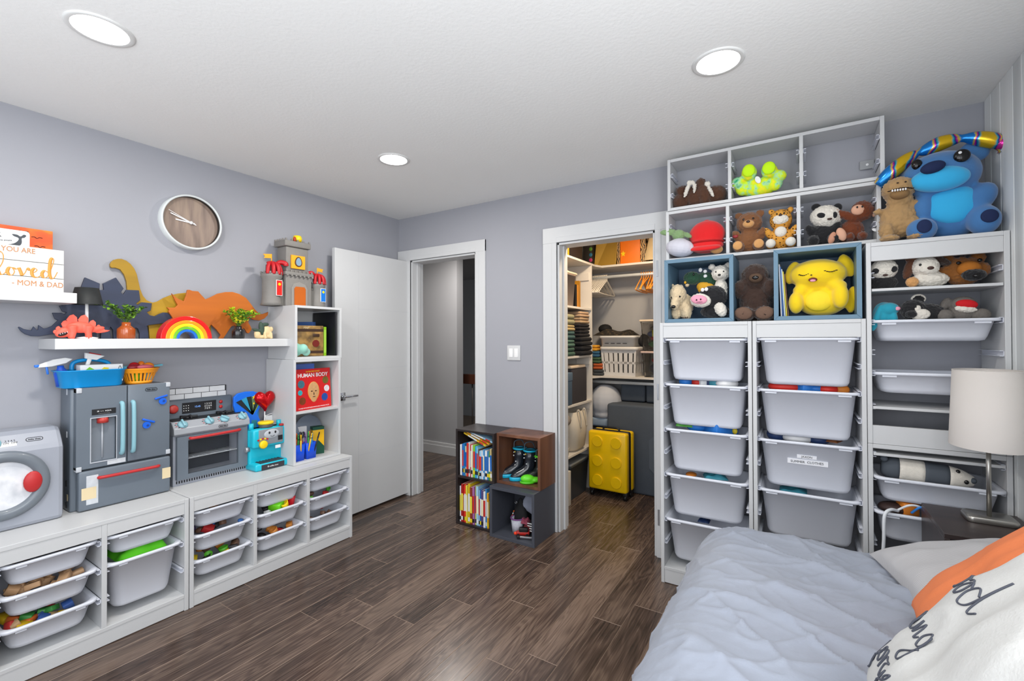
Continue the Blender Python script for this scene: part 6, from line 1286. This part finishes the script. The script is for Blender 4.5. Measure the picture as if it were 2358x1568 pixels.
# gorilla between the cubes
plush('plush_ape', 'shaggy dark brown ape plush sitting between the two blue cubes', (-.192, 2.74, 1.451), .34, FDK, [((0, 0, .3), (.22, .2, .3)), ((0, -.04, .7), (.2, .2, .2)), ((-.2, -.12, .5), (.1, .12, .15), (.5, 0, 0)), ((.2, -.12, .5), (.1, .12, .15), (.5, 0, 0)), ((-.14, -.22, .11), (.15, .17, .11)), ((.14, -.22, .11), (.15, .17, .11))], [('muzzle', mat('ape_face', '5a4536', .9), [((.02, -.21, .66), (.1, .07, .075))]), ('mouth', EYE, [((.02, -.275, .66), (.045, .015, .03))]), ('foot_pad', mat('ape_tan', '6a5244', .95, bump=.6, bs=90), [((-.14, -.34, .12), (.13, .05, .1), (0, .15, 0))], 1), ('foot_pad', mat('ape_tan', '', 0), [((.14, -.34, .12), (.13, .05, .1), (0, -.15, 0))], 1)])
# second blue cube: books and the yellow plush
for k, (c, n) in enumerate((('dfe3ea', 'white'), ('2a5fa8', 'blue'), ('cfe0ea', 'pale blue'), ('d8c83a', 'yellow'), ('6a4a2a', 'brown'))):
    book('thin %s magazine standing at the left of the right blue cube' % n, (-.071+k*.0075, 2.64+.004*k, zc), .006, .2, .262-.012*k, c, (0, -.03-.012*k, 0), ax='y', group='magazines in the blue cube')
YEL = mat('plush_yellow', 'f0cc10', .9, sheen=.4, var=.05, bump=.1, bs=200)
plush('plush_puppy', 'large yellow plush with closed smiling eyes in the right blue cube', (.098, 2.735, zc), .305, YEL, [((0, 0, .26), (.36, .26, .26)), ((-.05, -.06, .68), (.40, .27, .25)), ((-.35, -.2, .22), (.11, .14, .18)), ((.24, -.25, .3), (.11, .12, .2)), ((-.28, -.12, .42), (.12, .12, .1)), ((.2, -.18, .47), (.14, .12, .09)), ((-.4, -.02, .74), (.1, .08, .2), (0, .3, 0)), ((.34, 0, .8), (.1, .08, .2), (0, -.35, 0)), ((.4, -.02, .25), (.08, .1, .22), (0, .1, 0))], [('belly', mat('plush_gold', 'f6d832', .9), [((-.04, -.19, .24), (.2, .09, .17))], 1), ('eyelid', STITCHING, [((-.30+.024*k, -.265-.006*k, .67-.018*math.sin(PI*k/5)), (.016, .02, .008)) for k in range(6)]), ('eyelid', STITCHING, [((.04+.03*k, -.315+.004*abs(k-1), .70-.02*math.sin(PI*k/5)), (.018, .012, .007)) for k in range(6)]), ('mouth', mat('mouth_brown', '6a2a1a', .6), [((-.12, -.325, .57), (.06, .02, .035))]), ('tongue', PINK, [((-.12, -.34, .555), (.04, .015, .02))]), ('nose', STITCHING, [((-.14, -.335, .645), (.014, .01, .01))])])
# corner tower shelf one
zs = 1.585
plush('plush_panda', 'small panda plush at the left of the corner tower shelf', (.335, 2.69, zs), .16, FBLK, [((0, 0, .2), (.32, .25, .22))], [('head', FWHT, [((0, -.08, .58), (.32, .26, .3))], 1), ('eye_patch', FBLK, [((-.2, -.26, .52), (.09, .06, .08), (0, -.4, 0))]), ('eye_patch', FBLK, [((.2, -.26, .54), (.08, .06, .09), (0, .4, 0))]), ('nose', NOSE, [((.0, -.34, .38), (.06, .025, .03))])])
plush('plush_dog', 'white faced brown dog plush in the middle of the corner tower shelf', (.475, 2.68, zs), .165, FWHT, [((.1, -.02, .2), (.4, .28, .2)), ((0, -.06, .55), (.3, .28, .28)), ((.05, -.25, .45), (.2, .14, .14))], [('ear', fur('ear_brown', '5a3520', .7), [((-.3, -.02, .55), (.12, .14, .32), (0, .3, 0)), ((-.2, 0, .8), (.2, .14, .12))], 1), ('ear', fur('ear_dark', '33231c', .7), [((.28, .02, .72), (.3, .16, .1), (0, .5, 0))], 1), ('nose', NOSE, [((.06, -.385, .47), (.07, .03, .045))]), ('eye', EYE, [((-.13, -.3, .58), (.03, .02, .035))]), ('paw', FTAN, [((-.28, -.2, .14), (.14, .12, .14))], 1)])
SHP = fur('shepherd', '8a5522', .8, 120)
plush('plush_shepherd', 'orange-brown shepherd dog plush with black muzzle on the corner tower shelf', (.605, 2.71, zs), .165, SHP, [((0, 0, .4), (.42, .28, .38)), ((-.3, .02, .72), (.16, .1, .16)), ((.3, .02, .74), (.16, .1, .16)), ((-.36, -.05, .35), (.16, .16, .2)), ((.36, -.05, .4), (.16, .16, .2))], [('snout', mat('shep_tan', 'a5641f', .95), [((.06, -.28, .42), (.24, .2, .2))], 1), ('muzzle', FBLK, [((.12, -.42, .24), (.24, .16, .15))], 1), ('nose', EYE, [((.14, -.57, .2), (.08, .04, .05))]), ('eye', EYE, [((-.14, -.32, .58), (.05, .03, .04))]), ('eye', EYE, [((.26, -.3, .62), (.05, .03, .045))]), ('brow', FBLK, [((.06, -.2, .8), (.06, .06, .1))])])
# corner tower bin of plush
zs = 1.40
TQP = mat('plush_turquoise', '1f95ac', .9, sheen=.4)
plush('plush_bunny', 'turquoise floppy-eared plush at the left of the plush bin', (.335, 2.68, zs), .15, TQP, [((0, 0, .45), (.3, .25, .4)), ((.1, -.12, .62), (.25, .2, .2)), ((-.2, -.18, .35), (.1, .1, .42), (0, .25, 0)), ((.2, -.2, .3), (.1, .1, .25))], [('ear_lining', PINK, [((.28, -.25, .62), (.07, .04, .06))])])
plush('plush_badger', 'black and white badger plush in the middle of the plush bin', (.45, 2.67, zs), .155, FBLK, [((.2, 0, .45), (.4, .26, .28)), ((-.12, -.1, .55), (.3, .22, .3)), ((.02, 0, .85), (.14, .08, .12))], [('ear_rim', FWHT, [((.02, .02, .87), (.17, .06, .14))]), ('face_patch', FWHT, [((-.06, -.26, .58), (.08, .08, .1), (0, .5, 0)), ((.0, -.24, .42), (.24, .1, .16))], 1), ('snout', FBLK, [((-.2, -.33, .42), (.14, .1, .11))], 1), ('eye', EYE, [((-.1, -.32, .63), (.025, .02, .03))])])
SOCK = mat('sock_grey', '6a6560', .95, var=.35, vs=160, bump=.4, bs=300)
plush('plush_sock_monkey', 'grey knitted sock monkey with red and white mouth in the plush bin', (.595, 2.67, zs), .15, SOCK, [((0, 0, .45), (.3, .25, .3)), ((-.4, -.15, .38), (.2, .14, .18)), ((.35, -.15, .38), (.2, .14, .18)), ((-.35, .02, .72), (.12, .1, .2), (0, .4, 0)), ((.0, -.05, .7), (.28, .22, .22))], [('mouth_white', FWHT, [((.02, -.22, .55), (.24, .1, .1), (0, .15, 0))], 1), ('mouth_red', mat('sock_red', 'c4141c', .9), [((.04, -.2, .68), (.24, .13, .14), (0, .15, 0))], 1)])
# on top of the corner tower
zt = 1.794
TRX = fur('trex', 'a8865a', .25, 120)
plush('plush_tyrannosaurus', 'tan tyrannosaurus plush with white teeth on top of the corner tower', (.394, 2.70, zt), .30, TRX, [((0, 0, .36), (.24, .2, .28)), ((-.02, -.1, .8), (.2, .24, .16), (-.2, 0, 0)), ((0, -.05, .65), (.16, .16, .14)), ((-.16, -.1, .2), (.1, .14, .15)), ((.16, -.1, .2), (.1, .14, .15)), ((-.14, -.2, .05), (.12, .16, .05)), ((.17, -.2, .05), (.12, .16, .05)), ((-.26, -.08, .5), (.07, .06, .05)), ((.22, -.1, .57), (.08, .06, .05)), ((0, .2, .2), (.1, .2, .1))], [('jaw', mat('trex_jaw', '8a6a44', .95), [((-.02, -.22, .70), (.12, .1, .08))], 1), ('mouth_line', STITCHING, [((-.155+.03*k, -.28-.045*math.sin(PI*k/9), .745+.015*math.sin(PI*k/9)), (.02, .02, .006)) for k in range(10)]), *[('tooth', PAPER, [((-.12+.03*k, -.335, .735), (.011, .01, .018))]) for k in range(6)], ('nostril', STITCHING, [((-.06, -.335, .84), (.014, .01, .01))]), ('nostril', STITCHING, [((.03, -.335, .84), (.014, .01, .01))])])
PBL = mat('plush_blue', '3f72a8', .92, sheen=.35, var=.08, bump=.15, bs=150); PLB = mat('plush_light_blue', '2fa8dc', .92, sheen=.35); PNV = mat('plush_navy', '16244a', .9); 
plush('plush_big_bear', 'very large blue plush bear with light blue belly on the corner tower', (.545, 2.735, zt), .42, PBL, [((.06, 0, .32), (.28, .2, .32)), ((-.02, -.05, .68), (.33, .26, .25)), ((-.2, -.22, .1), (.13, .14, .12)), ((.27, -.2, .14), (.13, .14, .15)), ((.26, -.12, .38), (.12, .12, .17), (0, .6, 0)), ((-.17, -.12, .35), (.09, .1, .15)), ((-.3, .02, .86), (.13, .07, .12)), ((.26, .02, .90), (.13, .07, .12))], [('belly', PLB, [((.06, -.14, .34), (.22, .1, .2))], 1), ('muzzle', PLB, [((-.06, -.24, .60), (.24, .12, .13))], 1), ('nose', PNV, [((-.13, -.35, .70), (.10, .05, .06), (0, -.2, 0))]), ('eye', EYE, [((.1, -.285, .79), (.065, .03, .065))]), ('eye', EYE, [((-.23, -.22, .79), (.045, .03, .055))]), ('eye_glint', EYW, [((.08, -.315, .815), (.014, .008, .014))]), ('foot_pad', PNV, [((-.2, -.35, .11), (.06, .02, .07))]), ('foot_pad', PNV, [((.28, -.33, .15), (.065, .02, .065))])])
RBW = ramp_mat('rainbow_foil', ((.2, 'e0b81f'), (.34, '2fa8c8'), (.46, '1f2f8f'), (.56, 'c81f9a'), (.68, 'e8c81f'), (.82, '1f7fd0')), kind='wave', scale=2.4, stretch=(1, .4, 1.6), distort=4, rough=.2, rnd=False, metal=.6)
t = thing('foil_bow', 'shiny rainbow foil bow draped over the big blue plush', 'bow', (.545, 2.70, zt+.40))
rp = smooth([(-.225, 0, -.12), (-.17, -.01, -.065), (-.105, 0, -.01), (-.05, .01, .012), (0, .01, .03), (.06, .005, .034), (.12, .005, .018), (.175, .005, -.012), (.19, .01, -.05)], 5)
MB().tube(rp, [.012+.02*abs(math.sin(PI*(i/(len(rp)-1)*3.0+.1)))**.7 for i in range(len(rp))], 14).build('ribbon', RBW, t); MB().ell((.185, 0, -.02), (.025, .028, .025)).build('knot', mat('foil_pink', 'd83a9a', .2, .6), t)
# long panda pillow in its bin
t = thing('pillow_toy', 'long grey and white striped bear pillow lying in the white bin', 'plush toy', (.46, 2.66, .765), rot=(0, .06, 0))
DG = mat('pillow_dark_grey', '4a5058', .9); n_ = 0
for x0, x1, m_ in ((-.145, -.085, DG), (-.085, .0, FWHT), (.0, .08, DG), (.08, .16, FWHT)):
    R = []
    for k in range(7):
        x_ = x0+(x1-x0)*k/6; e = 1 if -.1 < x_ < .05 else max(.0, 1-((x_+.1)/.05)**2*.9 if x_ < -.1 else 1-((x_-.05)/.115)**2)
        r_0 = .052*max(.15, e)**.5; R.append([(x_, .9*r_0*math.cos(a), r_0*math.sin(a)) for a in [2*PI*j/20 for j in range(20)]])
    MB().loft(R).build('pillow_segment', m_, t)
for p in ((.105, -.025, .035), (.13, -.04, .0)): MB().ell(p, (.008, .006, .009), seg=10, rings=6).build('eye', EYE, t)
MB().ell((.155, -.015, .005), (.012, .014, .012)).build('nose', DG, t)
for y_ in (-.03, .03): MB().ell((-.14, y_, .045), (.014, .012, .014)).build('ear', DG, t)
# ------------------------------------------------------------------ nightstand and lamp
t = thing('nightstand', 'dark brown open nightstand cube beside the bed', 'nightstand', (.437, 2.207, .30))
NS = ramp_mat('black_brown', ((.3, '2b2423'), (.6, '3a302e'), (.85, '463b38')), scale=12, stretch=(.15, 1, 1), rough=.35, rnd=False)
bx('top_panel', NS, t, 0, .283, 0, .36, .342, .36, bevel=.0015); bx('side_panel', NS, t, 0, .016, 0, .36, .0, .342); bx('side_panel', NS, t, .267, .283, 0, .36, 0, .342); bx('bottom_panel', NS, t, .016, .267, 0, .36, 0, .016); bx('drawer_front', NS, t, .017, .266, .002, .018, .018, .340); bx('back_panel', NS, t, .016, .267, .352, .358, .016, .342)
for x_ in (.03, .25):
    for y_ in (.03, .33): MB().cyl((x_, y_, -.30), (x_, y_, 0), .012, n=10).build('leg', BLACK, t)
t = thing('bedside_lamp', 'bedside lamp with white oval shade and brushed steel stem', 'lamp', (.612, 2.445, .6605))
STL = mat('brushed_steel', 'b3b0aa', .3, .95)
R = []
for z, s in ((0, .98), (.002, 1), (.014, 1), (.018, .97)): R.append([(x_*s, y_*s+.0, z+(.008*(1-(x_/.075)**2) if z > .01 else 0)) for x_, y_ in rrect(.145, .105, .02, 5)])
MB().loft(R).build('base', STL, t); MB().cyl((0, 0, .02), (0, 0, .33), .0075, n=16).build('stem', STL, t)
SHD = mat('lamp_linen', 'd0cac5', .9, var=.02, bump=.08, bs=600)
MB().lathe([(.110, .283), (.098, .575), (.096, .575), (.108, .283)], 48, cap=False, sy=1.25).build('shade', SHD, t)
MB().tube([(.097*math.cos(a), .121*math.sin(a), .575) for a in [2*PI*k/40 for k in range(40)]], .0018, 6, closed=True).build('shade_ring', SHD, t); MB().cyl((-.095, 0, .56), (.095, 0, .56), .0025, n=8).build('harp', STL, t)
# ------------------------------------------------------------------ bed
t = thing('bed', 'low single bed along the board wall under the grey duvet', 'bed', (.0, 0, 0))
rb('mattress', mat('mattress_cloth', 'c9cbd2', .9), t, -.27, .70, .0, 2.13, .25, .50, r=.05); rb('bed_base', mat('bed_base', '4a4648', .8), t, -.25, .69, .02, 2.10, .06, .25, r=.02)
for x_ in (-.2, .62):
    for y_ in (.1, 2.0): MB().cyl((x_, y_, 0), (x_, y_, .07), .03, n=12).build('leg', BLACK, t)
DUV = mat('duvet_grey', '9096a3', .92, var=.05, vs=6, bump=.2, bs=110, sheen=.1)
def _duv():
    N = DUV.node_tree.nodes; L = DUV.node_tree.links; p = N['Principled BSDF']; tc = N.new('ShaderNodeTexCoord'); prev = p.inputs['Normal'].links[0].from_socket
    for sc, rot, st, dist in ((3.2, .55, (1, .3, 1), .016), (6.5, -.35, (1, .4, 1), .009), (11, .9, (1, .5, 1), .005)):
        mp = N.new('ShaderNodeMapping'); mp.inputs['Rotation'].default_value = (0, 0, rot); mp.inputs['Scale'].default_value = st; L.new(tc.outputs['Object'], mp.inputs[0])
        n = N.new('ShaderNodeTexNoise'); n.noise_type = 'RIDGED_MULTIFRACTAL'; n.normalize = True; n.inputs['Scale'].default_value = sc; n.inputs['Detail'].default_value = 2.5; n.inputs['Distortion'].default_value = .5; L.new(mp.outputs[0], n.inputs['Vector'])
        b = N.new('ShaderNodeBump'); b.inputs['Strength'].default_value = .75; b.inputs['Distance'].default_value = dist*1.5; L.new(n.outputs[0], b.inputs['Height']); L.new(prev, b.inputs['Normal']); prev = b.outputs[0]
    L.new(prev, p.inputs['Normal'])
_duv()
X0, X1, Y0, Y1, ZT = -.20, .70, -.1, 2.08, .565
def prof(d, r):
    if d < PI/2*r: return r*math.sin(d/r), -r*(1-math.cos(d/r))
    e = d-PI/2*r; return r+.10*e, -r-e
def ridge(x, y, sc, ang, st, seed):
    c, s = math.cos(ang), math.sin(ang); p = Vector(((x*c+y*s)*sc*st, (-x*s+y*c)*sc, seed))
    return 1-abs(noise.noise(p))*2.2
def duvet(u, v):
    a = X0-.62+u*(X1-X0+.62); b = Y0+v*(Y1-Y0+.42)
    dx = max(0, X0-a); dy = max(0, b-Y1)
    d = math.hypot(dx, dy); cx, cy = max(a, X0), min(b, Y1)
    r = .19
    if d > 0:
        o, dz = prof(d, r); x, y, z = cx-dx/d*o, cy+dy/d*o, ZT+dz
    else: x, y, z = a, b, ZT
    fade = max(.25, 1-d*1.3)
    z += .028*math.sin(PI*min(1, max(0, (x-X0)/(X1-X0)+.25)))*math.sin(PI*min(1, max(.0, (y-Y0)/(Y1-Y0))*.9+.05))
    w1 = max(0, ridge(a, b, 3.0, -.42, .35, 3.1))**7*.019+max(0, ridge(a, b, 6.0, -.7, .32, 9.7))**7*.015+max(0, ridge(a, b, 8.5, .5, .45, 5.2))**7*.012+max(0, ridge(a, b, 15, -.3, .4, 2.2))**6*.0045+max(0, ridge(a, b, 24, .2, .6, 8.2))**5*.0022
    w2 = noise.noise(Vector((a*3, b*3, 1)))*.012+noise.noise(Vector((a*14, b*14, 4)))*.0028
    n = (w1*.72+w2)*fade
    k = min(1, d/(PI/2*r)) if d > 0 else 0
    z += n*(1-k*.8); 
    if d > 0: x -= dx/d*n*k*1.4; y += dy/d*n*k*1.2
    # folds gathered towards the pillows
    g = max(0, min(1, (x-.0)/.35))*max(0, min(1, (y-.8)/.5)); z += g*.016*math.sin(y*34+x*9)*(.5+.5*noise.noise(Vector((x*4, y*6, 2))))
    return (x, y, max(z, .03))
dv = tag(MB().grid(duvet, 260, 340).build('duvet', DUV), 'rumpled pale grey duvet spread over the bed', 'duvet')
so = dv.modifiers.new('solid', 'SOLIDIFY'); so.thickness = .012; so.offset = -1
dv['group'] = 'bedding'
def pillow_pt(u, v, sg, w, h, th, seed=0, wr=.006):
    x, y = u*2-1, v*2-1
    e = max(0, (1-abs(x)**2.6)*(1-abs(y)**2.6))**.45
    pin = 1-.06*(1-abs(y)**2)*abs(x)**6; pin2 = 1-.06*(1-abs(x)**2)*abs(y)**6
    n = noise.noise(Vector((x*2.2+seed, y*2.2, seed)))*wr*e*2+max(0, 1-abs(noise.noise(Vector((x*2.5+seed, y*.9, 7))))*3)**3*wr*e
    return Vector((x*w/2*pin, y*h/2*pin2, sg*(th/2*e+n)))
def pillow(name, label, T, w, h, th, m, seed=0, wr=.006):
    t = thing(name, label, 'pillow', (0, 0, 0)); t.matrix_world = T
    mb = MB()
    for sg in (1, -1): mb.grid(lambda u, v: pillow_pt(u, v, sg, w, h, th, seed, wr), 36, 36)
    mb.build('cushion', m, t); return t
STRIPE = bpy.data.materials.new('ticking'); STRIPE.use_nodes = True; MATS['ticking'] = STRIPE
def _st():
    N = STRIPE.node_tree.nodes; L = STRIPE.node_tree.links; p = N['Principled BSDF']; p.inputs['Roughness'].default_value = .9
    tc = N.new('ShaderNodeTexCoord'); w = N.new('ShaderNodeTexWave'); w.inputs['Scale'].default_value = 60; L.new(tc.outputs['Object'], w.inputs[0])
    cr = N.new('ShaderNodeValToRGB'); cr.color_ramp.elements[0].color = lin('a09fa1'); cr.color_ramp.elements[1].color = lin('b8b7b9'); L.new(w.outputs['Fac'], cr.inputs[0]); L.new(cr.outputs[0], p.inputs['Base Color'])
_st()
pillow('striped_pillow', 'pale grey fine-striped pillow at the head of the bed by the nightstand', frame((.46, 1.87, .635), (.2, -.98, 0), (.93, .2, .24)), .50, .42, .14, STRIPE, 2)
ORG = mat('pillow_orange', 'd9794a', .9, var=.05, bump=.15, bs=300)
def lean(c, ang, tw=0): return frame(c, (math.sin(tw), -math.cos(tw), .0), (math.cos(ang)*math.cos(tw), math.cos(ang)*math.sin(tw), math.sin(ang)))
pillow('orange_pillow', 'terracotta orange pillow leaning behind the lettered cushion', lean((.415, 1.425, .79), .80, -.05), .46, .48, .14, ORG, 4)
TP = lean((.305, 1.04, .79), .88, -.03)
PW = mat('cushion_white', 'c0c0be', .9, var=.03, bump=.2, bs=200)
tp = pillow('lettered_cushion', 'white cushion with handwritten good morning gorgeous lettering', TP, .54, .56, .20, PW, 6, .008)
LET = mat('lettering_ink', '4a4d58', .7)
def script(pts, sx, sy, ox, oy):
    P = smooth([(a*sx+ox, b*sy+oy, 0) for a, b in pts], 8); out = []
    for p in P:
        u, v = (p.x/.27+1)/2, (p.y/.28+1)/2
        if not (.02 < u < .98 and .02 < v < .98): continue
        q = pillow_pt(u, v, 1, .54, .56, .20, 6, .008); out.append((q.x, q.y, q.z+.0012))
    if len(out) > 3: MB().tube(out, .0017, 6).build('lettering', LET, tp)
good = [(0, .5), (-.25, .85), (-.55, .6), (-.5, .15), (-.15, .1), (0, .6), (0, -.4), (-.3, -.75), (-.5, -.5), (.1, .1), (.35, .6), (.3, .9), (.65, .85), (.75, .4), (.5, .05), (.3, .4), (.6, .85), (.95, .75), (1.15, .9), (1.45, .8), (1.5, .35), (1.25, .05), (1.05, .4), (1.4, .85), (1.75, .7)]
dd = [(2.35, .75), (2.0, .95), (1.75, .5), (1.95, .05), (2.3, .2), (2.45, .8), (2.5, 1.9), (2.5, .6), (2.6, .1), (2.9, .35)]
ning = [(-1.5, .1), (-1.45, .8), (-1.4, .2), (-1.1, .85), (-.95, .1), (-.8, .5), (-.6, .85), (-.35, .4), (-.6, .05), (-.8, .4), (-.5, .85), (-.2, .8), (-.15, .1), (-.1, .7), (.1, .85), (.25, .75), (.3, .1), (.35, .7), (.6, .85), (.7, .1), (.85, .3), (.95, .85), (1.0, .1), (1.15, .25), (1.25, .8), (1.25, .1), (1.5, .8), (1.65, .1), (1.85, .3)]
gg = [(2.5, .7), (2.2, .9), (1.95, .5), (2.15, .1), (2.45, .3), (2.55, .85), (2.5, -.5), (2.2, -.9), (2.0, -.6), (2.7, .2)]
gorg = [(-1.2, .6), (-1.5, .85), (-1.7, .4), (-1.4, .1), (-1.2, .7), (-1.2, -.6), (-1.5, -.8), (-1.2, -.1), (-.9, .3), (-.7, .85), (-.45, .4), (-.7, .05), (-.9, .4), (-.5, .85), (-.2, .8), (-.15, .1), (0, .8), (.3, .8), (.6, .85), (.3, .6), (.5, .1), (.8, .6), (.8, -.6), (.5, -.8), (.9, .1), (1.2, .5), (1.3, .85), (1.1, .5), (1.3, .05), (1.6, .3), (1.75, .85), (2.0, .4), (1.7, .05), (1.6, .4), (1.9, .85)]
script(good, .058, .05, -.23, .02); script(dd, .058, .05, -.23, .02); script(ning, .056, .046, -.21, -.09); script(gg, .056, .046, -.21, -.09); script(gorg, .056, .046, -.12, -.19)
